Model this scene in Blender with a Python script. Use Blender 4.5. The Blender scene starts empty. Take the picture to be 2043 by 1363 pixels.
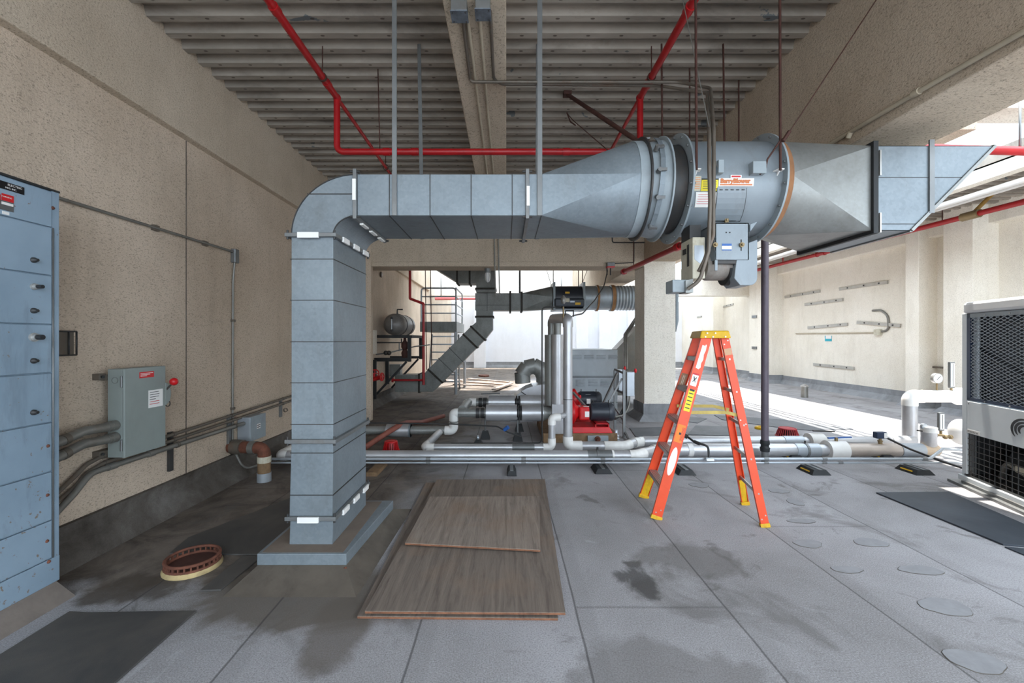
import bpy, bmesh, math, random
from mathutils import Vector as V, Matrix
R = math.radians
PI = math.pi
rng = random.Random(7)
SC = bpy.context.scene
COL = SC.collection
# ---- camera model (the photo's frame is 2043 x 1363): level, looking along +Y from a height of 1.64 m
F, CX, CY, H = 860.0, 1010.0, 678.0, 1.64

def P(px, py, Y):
    return V(((px - CX) / F * Y, Y, H + (CY - py) / F * Y))

def G(px, py, z=0.0):
    Y = (H - z) * F / (py - CY)
    return V(((px - CX) / F * Y, Y, z))

def W(px, py, X):
    Y = X * F / (px - CX)
    return V((X, Y, H + (CY - py) / F * Y))

# ---------------------------------------------------------------- objects
WO = {}

def tag(o, label=None, cat=None, group=None, kind=None):
    if label: o['label'] = label
    if cat: o['category'] = cat
    if group: o['group'] = group
    if kind: o['kind'] = kind
    return o

def thing(name, label, cat, loc, group=None):
    o = bpy.data.objects.new(name, None)
    o.empty_display_size = 0.1
    COL.objects.link(o)
    o.location = V(loc)
    WO[o.name] = V(loc)
    return tag(o, label, cat, group)

def children(o):
    return list(o.children)

def copy_tree(o, loc, rz=0.0, label=None, parent=None):
    c = o.copy()
    COL.objects.link(c)
    if parent is None:
        c.location = V(loc)
        c.rotation_euler = (0, 0, rz)
        if label: c['label'] = label
    else:
        c.parent = parent
    for ch in children(o):
        copy_tree(ch, None, 0, None, c)
    return c

def fillet(pts, rad, n=6):
    pts = [V(p) for p in pts]
    if rad <= 0 or len(pts) < 3: return pts
    out = [pts[0]]
    for i in range(1, len(pts) - 1):
        a, b, c = pts[i - 1], pts[i], pts[i + 1]
        d1, d2 = (a - b), (c - b)
        l1, l2 = d1.length, d2.length
        if l1 < 1e-6 or l2 < 1e-6: continue
        d1 /= l1; d2 /= l2
        ang = d1.angle(d2)
        if ang > PI - 0.02:
            out.append(b); continue
        t = min(rad / math.tan(ang / 2), l1 * .49, l2 * .49)
        r = t * math.tan(ang / 2)
        bis = (d1 + d2).normalized()
        cen = b + bis * (r / math.sin(ang / 2))
        p1, p2 = b + d1 * t, b + d2 * t
        v1, v2 = p1 - cen, p2 - cen
        tot = v1.angle(v2)
        for k in range(n + 1):
            f = k / n
            w = (v1 * math.sin((1 - f) * tot) + v2 * math.sin(f * tot)) / math.sin(tot)
            out.append(cen + w)
    out.append(pts[-1])
    return out

class MB:
    def __init__(s):
        s.v = []; s.f = []; s.sm = []
    def add(s, vs, fs, smooth=False):
        n = len(s.v)
        s.v += [V(p) for p in vs]
        for q in fs:
            s.f.append(tuple(i + n for i in q)); s.sm.append(smooth)
        return s
    def box(s, a, b, M=None):
        x0, x1 = sorted((a[0], b[0])); y0, y1 = sorted((a[1], b[1])); z0, z1 = sorted((a[2], b[2]))
        vs = [V(p) for p in ((x0,y0,z0),(x1,y0,z0),(x1,y1,z0),(x0,y1,z0),(x0,y0,z1),(x1,y0,z1),(x1,y1,z1),(x0,y1,z1))]
        if M is not None: vs = [M @ p for p in vs]
        return s.add(vs, [(0,3,2,1),(4,5,6,7),(0,1,5,4),(1,2,6,5),(2,3,7,6),(3,0,4,7)])
    def cbox(s, c, size, M=None):
        c = V(c); h = V(size) / 2
        if M is None: return s.box(c - h, c + h)
        return s.box(-h, h, Matrix.Translation(c) @ M)
    def bar(s, a, b, w, t, up=(0,0,1)):
        """rectangular bar from a to b, w across, t along up"""
        a, b = V(a), V(b)
        d = (b - a).normalized()
        u = V(up)
        if abs(d.dot(u)) > .98: u = V((0,1,0)) if abs(d.y) < .9 else V((1,0,0))
        sd = d.cross(u).normalized(); u = sd.cross(d).normalized()
        vs = []
        for p in (a, b):
            for (i, j) in ((-1,-1),(1,-1),(1,1),(-1,1)):
                vs.append(p + sd * (i * w / 2) + u * (j * t / 2))
        return s.add(vs, [(3,2,1,0),(4,5,6,7),(0,1,5,4),(1,2,6,5),(2,3,7,6),(3,0,4,7)])
    def tube(s, pts, r, n=10, rad=0.0, caps=True, seg=6):
        pts = fillet(pts, rad, seg) if rad else [V(p) for p in pts]
        N = len(pts)
        rs = r if isinstance(r, (list, tuple)) else [r] * N
        tang = []
        for i in range(N):
            if i == 0: t = pts[1] - pts[0]
            elif i == N - 1: t = pts[-1] - pts[-2]
            else: t = (pts[i+1] - pts[i]).normalized() + (pts[i] - pts[i-1]).normalized()
            tang.append(t.normalized())
        u = V((0,0,1))
        if abs(tang[0].dot(u)) > .9: u = V((1,0,0))
        vs = []; fs = []
        for i in range(N):
            t = tang[i]
            u = (u - t * u.dot(t)).normalized()
            w = t.cross(u)
            for k in range(n):
                a = 2 * PI * k / n
                vs.append(pts[i] + (u * math.cos(a) + w * math.sin(a)) * rs[i])
        for i in range(N - 1):
            for k in range(n):
                k2 = (k + 1) % n
                fs.append((i*n+k, i*n+k2, (i+1)*n+k2, (i+1)*n+k))
        s.add(vs, fs, True)
        if caps: s.caps(n, N)
        return s
    def caps(s, n, N):
        b = len(s.v) - n * N
        s.f.append(tuple(b + i for i in reversed(range(n)))); s.sm.append(False)
        e = len(s.v) - n
        s.f.append(tuple(e + i for i in range(n))); s.sm.append(False)
    def lathe(s, base, axis, prof, n=24, caps=True, smooth=True):
        """prof: list of (distance along axis, radius)"""
        base = V(base); ax = V(axis).normalized()
        u = V((0,0,1)) if abs(ax.z) < .9 else V((1,0,0))
        u = (u - ax * u.dot(ax)).normalized(); w = ax.cross(u)
        vs = []; fs = []
        for (d, r) in prof:
            for k in range(n):
                a = 2 * PI * k / n
                vs.append(base + ax * d + (u * math.cos(a) + w * math.sin(a)) * max(r, 1e-4))
        for i in range(len(prof) - 1):
            for k in range(n):
                k2 = (k + 1) % n
                fs.append((i*n+k, i*n+k2, (i+1)*n+k2, (i+1)*n+k))
        s.add(vs, fs, smooth)
        if caps: s.caps(n, len(prof))
        return s
    def cyl(s, a, b, r, n=16, caps=True):
        a, b = V(a), V(b)
        return s.lathe(a, b - a, [(0, r), ((b - a).length, r)], n, caps)
    def ball(s, c, r, n=12, m=8, sc=(1,1,1)):
        c = V(c); vs = []; fs = []
        for i in range(m + 1):
            th = PI * i / m
            for k in range(n):
                a = 2 * PI * k / n
                vs.append(c + V((max(math.sin(th),1e-3)*math.cos(a)*r*sc[0], max(math.sin(th),1e-3)*math.sin(a)*r*sc[1], math.cos(th)*r*sc[2])))
        for i in range(m):
            for k in range(n):
                k2 = (k+1) % n
                fs.append((i*n+k, (i+1)*n+k, (i+1)*n+k2, i*n+k2))
        return s.add(vs, fs, True)
    def prism(s, poly, ext):
        poly = [V(p) for p in poly]; e = V(ext); n = len(poly)
        nrm = V((0,0,0))
        for i in range(n):
            nrm += poly[i].cross(poly[(i+1) % n])
        if nrm.dot(e) < 0: poly.reverse()
        vs = poly + [p + e for p in poly]
        fs = [tuple(reversed(range(n))), tuple(range(n, 2*n))]
        for i in range(n):
            j = (i+1) % n
            fs.append((i, j, n+j, n+i))
        return s.add(vs, fs)
    def ring(s, c, axis, r0, r1, w, n=40):
        """flat annulus from r0 to r1, w thick, centred at c"""
        c = V(c); ax = V(axis).normalized()
        p = [(-w/2, r0), (-w/2, r1), (w/2, r1), (w/2, r0), (-w/2, r0)]
        return s.lathe(c, ax, p, n, False, False)
    def loft(s, loops, caps=True, smooth=False):
        n = len(loops[0]); vs = []; fs = []
        for L in loops: vs += [V(p) for p in L]
        for i in range(len(loops) - 1):
            for k in range(n):
                k2 = (k+1) % n
                fs.append((i*n+k, i*n+k2, (i+1)*n+k2, (i+1)*n+k))
        s.add(vs, fs, smooth)
        if caps: s.caps(n, len(loops))
        return s
    def pieces(s):
        par = list(range(len(s.v)))
        def find(i):
            while par[i] != i:
                par[i] = par[par[i]]; i = par[i]
            return i
        for q in s.f:
            a = find(q[0])
            for i in q[1:]: par[find(i)] = a
        groups = {}
        for q, sm in zip(s.f, s.sm): groups.setdefault(find(q[0]), []).append((q, sm))
        out = []
        for g in groups.values():
            m = MB(); idx = {}
            for q, sm in g:
                t = []
                for i in q:
                    if i not in idx: idx[i] = len(m.v); m.v.append(s.v[i])
                    t.append(idx[i])
                m.f.append(tuple(t)); m.sm.append(sm)
            out.append(m)
        return out
    def each(s, name, m, parent, bevel=0.0):
        '''every separate piece becomes a part of its own'''
        return [q.build(name, m, parent, bevel) for q in s.pieces()]
    def build(s, name, m, parent=None, bevel=0.0, label=None, cat=None, group=None, kind=None, origin=None):
        me = bpy.data.meshes.new(name)
        if parent is not None:
            off = WO[parent.name]
        elif origin is not None:
            off = V(origin)
        else:
            xs = [p.x for p in s.v]; ys = [p.y for p in s.v]; zs = [p.z for p in s.v]
            off = V(((min(xs)+max(xs))/2, (min(ys)+max(ys))/2, min(zs)))
        me.from_pydata([tuple(p - off) for p in s.v], [], s.f)
        for i, pl in enumerate(me.polygons): pl.use_smooth = s.sm[i]
        bm = bmesh.new(); bm.from_mesh(me)
        bmesh.ops.recalc_face_normals(bm, faces=bm.faces)
        for e in bm.edges:
            if len(e.link_faces) == 2 and (e.link_faces[0].smooth != e.link_faces[1].smooth or (e.link_faces[0].smooth and e.calc_face_angle(0) > 0.9)): e.smooth = False
        bm.to_mesh(me); bm.free()
        me.materials.append(m)
        o = bpy.data.objects.new(name, me)
        COL.objects.link(o)
        if parent is not None:
            o.parent = parent
        else:
            o.location = off
        WO[o.name] = V(off)
        if bevel > 0:
            b = o.modifiers.new('bevel', 'BEVEL'); b.width = bevel; b.segments = 2
            b.limit_method = 'ANGLE'; b.angle_limit = R(50); b.harden_normals = False
        tag(o, label, cat, group, kind)
        return o

def struct(name, mb, m, parent=None, bevel=0.0):
    return mb.build(name, m, parent, bevel, kind='structure' if parent is None else None)

def text(name, body, m, parent, loc, size, ex, ey, depth=.001, align='LEFT', bold=0.0):
    """lettering as a real flat mesh part lying in the plane of ex, ey"""
    cu = bpy.data.curves.new(name, 'FONT')
    cu.body = body; cu.size = size; cu.extrude = depth; cu.align_x = align; cu.resolution_u = 3; cu.offset = bold
    tmp = bpy.data.objects.new('tmp', cu)
    COL.objects.link(tmp)
    bpy.context.view_layer.update()
    me = bpy.data.meshes.new_from_object(tmp.evaluated_get(bpy.context.evaluated_depsgraph_get()))
    bpy.data.objects.remove(tmp); bpy.data.curves.remove(cu)
    ex, ey = V(ex).normalized(), V(ey).normalized(); ez = ex.cross(ey)
    M = Matrix((ex, ey, ez)).transposed().to_4x4()
    M.translation = V(loc) - WO[parent.name]
    me.transform(M)
    me.materials.clear(); me.materials.append(m)
    o = bpy.data.objects.new(name, me); COL.objects.link(o); o.parent = parent
    WO[o.name] = WO[parent.name]
    return o

# ---------------------------------------------------------------- materials
def srgb(*c):
    def l(x):
        x /= 255.0
        return x / 12.92 if x <= .04045 else ((x + .055) / 1.055) ** 2.4
    return (l(c[0]), l(c[1]), l(c[2]), 1.0)

class NT:
    def __init__(s, name):
        s.m = bpy.data.materials.new(name); s.m.use_nodes = True
        s.t = s.m.node_tree; s.n = s.t.nodes
        s.b = s.n['Principled BSDF']
        s.tc = s.n.new('ShaderNodeTexCoord')
    def link(s, a, b): s.t.links.new(a, b)
    def obj(s): return s.tc.outputs['Object']
    def pos(s):
        g = s.n.new('ShaderNodeNewGeometry'); return g.outputs['Position']
    def map(s, vec, scale=(1,1,1), loc=(0,0,0), rot=(0,0,0)):
        m = s.n.new('ShaderNodeMapping'); s.link(vec, m.inputs['Vector'])
        m.inputs['Scale'].default_value = scale; m.inputs['Location'].default_value = loc; m.inputs['Rotation'].default_value = rot
        return m.outputs['Vector']
    def noise(s, vec, scale, detail=4, rough=.6, dist=0.0):
        n = s.n.new('ShaderNodeTexNoise'); s.link(vec, n.inputs['Vector'])
        n.inputs['Scale'].default_value = scale; n.inputs['Detail'].default_value = detail
        n.inputs['Roughness'].default_value = rough; n.inputs['Distortion'].default_value = dist
        return n.outputs['Fac']
    def voro(s, vec, scale, feature='F1', out='Distance'):
        n = s.n.new('ShaderNodeTexVoronoi'); s.link(vec, n.inputs['Vector']); n.feature = feature
        n.inputs['Scale'].default_value = scale
        return n.outputs[out]
    def ramp(s, fac, stops):
        r = s.n.new('ShaderNodeValToRGB'); s.link(fac, r.inputs['Fac'])
        e = r.color_ramp.elements
        while len(e) < len(stops): e.new(.5)
        for i, (p, c) in enumerate(stops):
            e[i].position = p
            e[i].color = c if isinstance(c, tuple) else (c, c, c, 1)
        return r.outputs['Color']
    def mix(s, fac, a, b, mode='MIX'):
        m = s.n.new('ShaderNodeMix'); m.data_type = 'RGBA'; m.blend_type = mode; m.clamp_factor = True
        for sock, val in ((m.inputs[0], fac), (m.inputs[6], a), (m.inputs[7], b)):
            if isinstance(val, (int, float)): sock.default_value = val
            elif isinstance(val, tuple): sock.default_value = val
            else: s.link(val, sock)
        return m.outputs[2]
    def math(s, op, a, b=None, c=None):
        m = s.n.new('ShaderNodeMath'); m.operation = op
        for i, val in enumerate((a, b, c)):
            if val is None: continue
            if isinstance(val, (int, float)): m.inputs[i].default_value = val
            else: s.link(val, m.inputs[i])
        return m.outputs[0]
    def sep(s, vec):
        m = s.n.new('ShaderNodeSeparateXYZ'); s.link(vec, m.inputs[0])
        return m.outputs[0], m.outputs[1], m.outputs[2]
    def bump(s, h, strength=.3, dist=.01):
        b = s.n.new('ShaderNodeBump'); s.link(h, b.inputs['Height'])
        b.inputs['Strength'].default_value = strength; b.inputs['Distance'].default_value = dist
        s.link(b.outputs['Normal'], s.b.inputs['Normal'])
    def col(s, c):
        if isinstance(c, tuple): s.b.inputs['Base Color'].default_value = c
        else: s.link(c, s.b.inputs['Base Color'])
    def set(s, rough=.6, metal=0.0, spec=.5):
        if isinstance(rough, (int, float)): s.b.inputs['Roughness'].default_value = rough
        else: s.link(rough, s.b.inputs['Roughness'])
        s.b.inputs['Metallic'].default_value = metal
        s.b.inputs['Specular IOR Level'].default_value = spec
        return s.m

def paint(name, c, rough=.5, metal=0.0, var=.12, dirt=None, dirt_amt=.35, scale=3.0, bump=0.0, spec=.5):
    """plain painted or coated surface with slight mottling and wear"""
    t = NT(name); o = t.pos()
    n = t.noise(o, scale, 5, .65)
    c2 = tuple(max(0, x * (1 - var * 2)) for x in c[:3]) + (1,)
    k = t.ramp(n, [(.3, c2), (.65, c)])
    if dirt:
        d = t.noise(t.map(o, (1, 1, .5)), scale * 1.7, 6, .7, .4)
        k = t.mix(t.ramp(d, [(.52, 0.0), (.72, dirt_amt)]), k, dirt)
    t.col(k)
    if bump:
        t.bump(t.noise(o, 160, 3), bump, .004)
    return t.set(rough, metal, spec)

def stucco(name, c_hi, c_lo, c_dark, streak=.25, bumpy=.55):
    t = NT(name); o = t.pos()
    n = t.noise(o, .9, 5, .65)
    k = t.ramp(n, [(.3, c_lo), (.7, c_hi)])
    st = t.noise(t.map(o, (2.2, 2.2, .35)), 1.6, 5, .7)
    k = t.mix(t.ramp(st, [(.5, 0.0), (.8, streak)]), k, c_dark)
    pits = t.noise(t.map(o, (1, 1, 2.2)), 62, 4, .75)
    k = t.mix(t.ramp(pits, [(.36, .75), (.47, 0.0)]), k, c_dark)
    t.col(k)
    f = t.noise(o, 48, 4, .75)
    t.bump(f, bumpy, .012)
    return t.set(.92, 0, .2)

def galv(name, c_hi, c_lo, c_dirt, metal=.35, rough=.42, dirt=.35):
    t = NT(name); o = t.pos()
    v = t.voro(o, 55, 'F1', 'Color')
    sp = t.n.new('ShaderNodeSeparateColor'); t.link(v, sp.inputs[0])
    n = t.noise(o, 2.2, 5, .6)
    k = t.ramp(n, [(.3, c_lo), (.7, c_hi)])
    k = t.mix(t.math('MULTIPLY', sp.outputs[0], .05), k, (.7, .75, .8, 1))
    d = t.noise(t.map(o, (1.2, 1.2, .5)), 3.2, 6, .72, .3)
    k = t.mix(t.ramp(d, [(.5, 0.0), (.75, dirt)]), k, c_dirt)
    t.col(k)
    return t.set(rough, metal)

M = {}
M['stucco'] = stucco('stucco_cream', srgb(213, 195, 175), srgb(191, 173, 153), srgb(110, 100, 86))
M['beam'] = stucco('stucco_beam', srgb(209, 194, 174), srgb(188, 172, 152), srgb(112, 102, 88), .2, .6)
M['white_wall'] = stucco('stucco_pale', srgb(246, 240, 229), srgb(233, 226, 212), srgb(168, 157, 140), .25, .3)
M['far_wall'] = stucco('stucco_white', srgb(240, 243, 250), srgb(230, 232, 238), srgb(186, 184, 180), .15, .2)
M['galv'] = galv('galvanised_duct', srgb(130, 140, 146), srgb(111, 120, 126), srgb(88, 87, 82), .3, .45)
M['galv_warm'] = galv('galvanised_warm', srgb(150, 151, 147), srgb(126, 127, 124), srgb(92, 86, 78))
M['jacket'] = galv('aluminium_jacket', srgb(200, 200, 202), srgb(178, 178, 180), srgb(120, 114, 106), .55, .38, .25)
M['pvc'] = paint('white_fitting', srgb(232, 230, 226), .45, 0, .06, srgb(150, 142, 130), .25)
M['grey_paint'] = paint('grey_paint', srgb(150, 160, 165), .45, 0, .08, srgb(96, 92, 86), .3)
M['fan_paint'] = paint('blower_paint', srgb(138, 147, 153), .42, .1, .1, srgb(108, 104, 97), .45, 2.2)
M['dark_steel'] = paint('dark_steel', srgb(62, 62, 62), .5, .3, .15, srgb(90, 70, 52), .4)
M['black'] = paint('black_rubber', srgb(34, 36, 38), .65, 0, .15, srgb(80, 78, 74), .25)
M['strut'] = paint('strut_metal', srgb(128, 130, 130), .45, .5, .12, srgb(100, 84, 68), .4)
M['conduit'] = paint('conduit_metal', srgb(136, 134, 128), .42, .45, .12, srgb(110, 92, 74), .45)
M['conduit_brown'] = paint('conduit_weathered', srgb(112, 104, 94), .5, .3, .15, srgb(104, 72, 50), .6)
M['conduit_cream'] = paint('conduit_painted', srgb(190, 178, 156), .7, 0, .1, srgb(120, 108, 92), .3)
M['conduit_new'] = paint('conduit_bright', srgb(176, 182, 188), .35, .4, .08)
M['rust'] = paint('rusted_iron', srgb(122, 74, 56), .85, .1, .3, srgb(72, 44, 36), .7, 9)
M['rust_rod'] = paint('rusted_rod', srgb(78, 46, 38), .8, .1, .2, srgb(54, 34, 30), .5, 9)
M['red_pipe'] = paint('red_pipe_paint', srgb(172, 20, 26), .42, 0, .12, srgb(110, 30, 26), .35)
M['red'] = paint('red_enamel', srgb(205, 24, 30), .4, 0, .08, srgb(120, 20, 20), .3)
M['red_faded'] = paint('faded_red', srgb(190, 60, 66), .6, 0, .15, srgb(140, 70, 66), .4, 8)
M['orange'] = paint('orange_fibreglass', srgb(232, 76, 28), .42, 0, .08, srgb(190, 70, 40), .25, 5)
M['yellow'] = paint('yellow_plastic', srgb(226, 178, 22), .5, 0, .1, srgb(120, 90, 30), .5, 8)
M['yellow_label'] = paint('yellow_label', srgb(232, 214, 30), .5, 0, .03)
M['alum'] = paint('aluminium', srgb(190, 188, 184), .35, .6, .1, srgb(120, 112, 104), .4, 6)
M['white'] = paint('white_label', srgb(236, 234, 230), .5, 0, .03)
M['off_white'] = paint('weathered_white', srgb(206, 200, 180), .6, 0, .1, srgb(150, 130, 90), .5, 12)
M['blue_label'] = paint('blue_label', srgb(40, 90, 160), .5, 0, .03)
M['red_label'] = paint('red_label', srgb(200, 36, 40), .5, 0, .03)
M['black_label'] = paint('black_label', srgb(24, 24, 26), .4, 0, .03)
M['orange_label'] = paint('orange_label', srgb(240, 128, 30), .5, 0, .03)
M['orange_ink'] = paint('orange_ink', srgb(198, 112, 58), .5, 0, .03)
M['teal'] = paint('teal_label', srgb(40, 170, 190), .5, 0, .03)
M['ink'] = paint('black_ink', srgb(30, 30, 32), .5, 0, .0)
M['blue_metal'] = paint('unit_blue_metal', srgb(30, 48, 76), .45, .1, .06)
M['unit'] = paint('unit_pale_panel', srgb(210, 217, 221), .4, 0, .04)
M['unit_lid'] = paint('unit_white_lid', srgb(228, 230, 232), .4, 0, .04)
M['motor'] = paint('motor_black', srgb(52, 56, 64), .4, .1, .1)
M['brass'] = paint('brass', srgb(146, 126, 92), .45, .5, .15)
M['wood'] = paint('timber_block', srgb(140, 112, 82), .85, 0, .2, srgb(70, 54, 42), .6, 8)
M['hose'] = paint('red_brown_hose', srgb(150, 88, 74), .7, 0, .12, srgb(96, 58, 50), .5, 6)
M['purple_pole'] = paint('weathered_purple_pole', srgb(98, 88, 98), .55, .1, .12, srgb(70, 60, 58), .5, 4)
M['glass'] = None
M['rail_bright'] = paint('rail_bright', srgb(186, 182, 174), .45, .3, .1, srgb(130, 116, 100), .3)
M['ahu'] = paint('air_handler_paint', srgb(184, 192, 198), .45, 0, .06, srgb(120, 120, 120), .2)
M['bleached'] = paint('bleached_board', srgb(206, 186, 172), .85, 0, .15, srgb(150, 110, 96), .4, 6)
M['pink_pipe'] = paint('sun_faded_red_pipe', srgb(214, 110, 108), .6, 0, .1)
M['patch'] = paint('patch_membrane', srgb(147, 147, 150), .8, 0, .1, srgb(120, 118, 118), .3, 9)
# ---- special materials
def m_glass():
    t = NT('clear_glass'); t.col((.9, .93, .93, 1)); t.b.inputs['Transmission Weight'].default_value = .9
    t.b.inputs['IOR'].default_value = 1.45
    return t.set(.08, 0, .5)
M['glass'] = m_glass()

def m_floor():
    t = NT('roof_membrane'); o = t.pos(); x, y, z = t.sep(o)
    base = t.ramp(t.noise(o, .55, 6, .62, .3), [(.3, srgb(134, 131, 131)), (.68, srgb(174, 172, 175))])
    gran = t.noise(o, 125, 3, .8)
    base = t.mix(t.ramp(gran, [(.36, .55), (.5, 0.0)]), base, srgb(92, 90, 90))
    base = t.mix(t.ramp(gran, [(.54, 0.0), (.68, .5)]), base, srgb(200, 200, 204))
    # brown silt along the left wall and round the duct kerb
    e = t.math('ADD', x, t.math('MULTIPLY', t.math('SUBTRACT', t.noise(o, .9, 6, .65, .6), .5), 2.4))
    ydep = t.math('MULTIPLY', t.math('SUBTRACT', y, 3.0), .16)
    silt = t.ramp(t.math('SUBTRACT', e, ydep), [(0.0, 1.0), (.02, 1.0)])
    m = t.n.new('ShaderNodeMapRange'); t.link(t.math('SUBTRACT', e, ydep), m.inputs[0])
    m.inputs[1].default_value = -.75; m.inputs[2].default_value = -1.7; m.inputs[3].default_value = 0; m.inputs[4].default_value = 1
    near = t.n.new('ShaderNodeMapRange'); t.link(t.math('ADD', y, t.math('MULTIPLY', t.math('SUBTRACT', t.noise(o, 2.2, 5, .6), .5), 1.2)), near.inputs[0])
    near.inputs[1].default_value = 2.75; near.inputs[2].default_value = 3.0; near.inputs[3].default_value = 0; near.inputs[4].default_value = 1
    silt = t.math('MULTIPLY', m.outputs[0], near.outputs[0])
    sc = t.ramp(t.noise(o, 2.4, 6, .68, .8), [(.38, srgb(70, 60, 50)), (.6, srgb(112, 101, 90))])
    base = t.mix(t.math('MULTIPLY', silt, .9), base, sc)
    # water-mark blotches on the open floor
    bl = t.noise(o, 1.15, 6, .62, 1.1)
    base = t.mix(t.ramp(bl, [(.56, 0.0), (.66, .55)]), base, srgb(98, 95, 92))
    bl2 = t.noise(t.map(o, (1, 1, 1), (7, 3, 0)), 2.4, 6, .6, 1.4)
    base = t.mix(t.ramp(bl2, [(.62, 0.0), (.7, .5)]), base, srgb(86, 82, 78))
    base = t.mix(t.ramp(bl2, [(.26, .35), (.36, 0.0)]), base, srgb(186, 186, 190))
    # dark wet patch round the kerb and a black smear by the ladder
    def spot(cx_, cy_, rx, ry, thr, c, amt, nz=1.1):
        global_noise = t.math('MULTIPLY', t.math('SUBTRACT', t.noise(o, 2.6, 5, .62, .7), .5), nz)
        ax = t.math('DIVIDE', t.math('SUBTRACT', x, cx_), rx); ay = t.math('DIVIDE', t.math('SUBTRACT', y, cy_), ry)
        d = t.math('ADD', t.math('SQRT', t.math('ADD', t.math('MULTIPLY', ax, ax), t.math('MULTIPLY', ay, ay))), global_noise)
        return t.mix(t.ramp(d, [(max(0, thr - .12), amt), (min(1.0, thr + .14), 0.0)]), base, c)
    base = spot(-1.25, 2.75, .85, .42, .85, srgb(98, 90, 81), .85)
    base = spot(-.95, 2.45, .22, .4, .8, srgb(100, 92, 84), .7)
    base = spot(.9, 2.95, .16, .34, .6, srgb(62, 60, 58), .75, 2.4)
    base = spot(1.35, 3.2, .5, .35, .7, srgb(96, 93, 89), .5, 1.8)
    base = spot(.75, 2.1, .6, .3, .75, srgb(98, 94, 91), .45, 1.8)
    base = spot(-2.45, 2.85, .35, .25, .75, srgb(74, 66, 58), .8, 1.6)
    # roll seams every .92 m along y, staggered end laps
    wob = t.math('MULTIPLY', t.math('SUBTRACT', t.noise(o, .7, 3), .5), .05)
    sx = t.math('FRACT', t.math('DIVIDE', t.math('ADD', t.math('ADD', x, wob), 20 * .92 - .42), .92))
    dx = t.math('ABSOLUTE', t.math('SUBTRACT', sx, .5))
    seam = t.ramp(dx, [(.4915, 0.0), (.4955, 1.0)])
    lap = t.ramp(sx, [(.0, .16), (.1, .16), (.13, 0.0)])
    row = t.math('FLOOR', t.math('DIVIDE', t.math('ADD', x, 20 * .92 - .42), .92))
    yo = t.math('FRACT', t.math('MULTIPLY', row, .37))
    sy = t.math('FRACT', t.math('ADD', t.math('DIVIDE', t.math('ADD', y, wob), 4.4), yo))
    seam2 = t.ramp(t.math('ABSOLUTE', t.math('SUBTRACT', sy, .5)), [(.4975, 0.0), (.499, 1.0)])
    base = t.mix(lap, base, srgb(108, 106, 106))
    base = t.mix(t.math('MULTIPLY', t.math('MAXIMUM', seam, t.math('MULTIPLY', seam2, .55)), .6), base, srgb(58, 56, 56))
    t.col(base)
    h = t.math('ADD', t.math('MULTIPLY', gran, .35), t.math('MULTIPLY', t.math('MAXIMUM', seam, seam2), -.6))
    t.bump(h, .35, .006)
    return t.set(.82, 0, .3)
M['floor'] = m_floor()

def m_flash():
    t = NT('dirty_flashing'); o = t.pos()
    n = t.noise(o, 1.6, 6, .7, .4)
    k = t.ramp(n, [(.3, srgb(62, 56, 50)), (.55, srgb(100, 94, 88)), (.75, srgb(132, 128, 124))])
    g = t.noise(o, 180, 2)
    k = t.mix(t.ramp(g, [(.3, .4), (.5, 0.0)]), k, srgb(50, 46, 44))
    t.col(k); t.bump(g, .3, .005)
    return t.set(.85, 0, .3)
M['flash'] = m_flash()
M['wet'] = paint('wet_brown_membrane', srgb(98, 89, 79), .75, 0, .25, srgb(58, 50, 44), .6, 2.2, .2)
def m_flash2():
    t = NT('grey_flashing'); o = t.pos()
    n = t.noise(o, 1.3, 6, .7, .4)
    k = t.ramp(n, [(.3, srgb(112, 112, 114)), (.6, srgb(150, 152, 156))])
    t.col(k); t.bump(t.noise(o, 150, 2), .25, .005)
    return t.set(.8, 0, .3)
M['flash_grey'] = m_flash2()

def m_deck():
    t = NT('ribbed_deck_paint'); o = t.pos(); x, y, z = t.sep(o)
    k = t.ramp(t.noise(t.map(o, (.5, 2.0, 1)), 1.6, 5, .65), [(.3, srgb(134, 126, 116)), (.65, srgb(164, 155, 144))])
    d = t.noise(t.map(o, (.7, 3.0, 1)), 1.1, 6, .7, .5)
    k = t.mix(t.ramp(d, [(.5, 0.0), (.72, .6)]), k, srgb(84, 74, 68))
    # peeled paint flecks
    pe = t.noise(t.map(o, (1.0, 2.4, 1)), 2.6, 6, .55, .3)
    k = t.mix(t.ramp(pe, [(.675, 0.0), (.685, .85)]), k, srgb(84, 92, 96))
    # weld spots along the low flutes
    fx = t.math('FRACT', t.math('DIVIDE', t.math('ADD', x, 40.0), .31))
    dx = t.math('MULTIPLY', t.math('SUBTRACT', fx, .5), .31 / .022)
    fy = t.math('FRACT', t.math('DIVIDE', t.math('SUBTRACT', y, -2.0), .214))
    dy = t.math('MULTIPLY', t.math('SUBTRACT', fy, .16), .214 / .012)
    dd = t.math('ADD', t.math('MULTIPLY', dx, dx), t.math('MULTIPLY', dy, dy))
    k = t.mix(t.ramp(dd, [(.5, .8), (1.0, 0.0)]), k, srgb(60, 48, 40))
    t.col(k)
    return t.set(.7, 0, .3)
M['deck'] = m_deck()

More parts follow.
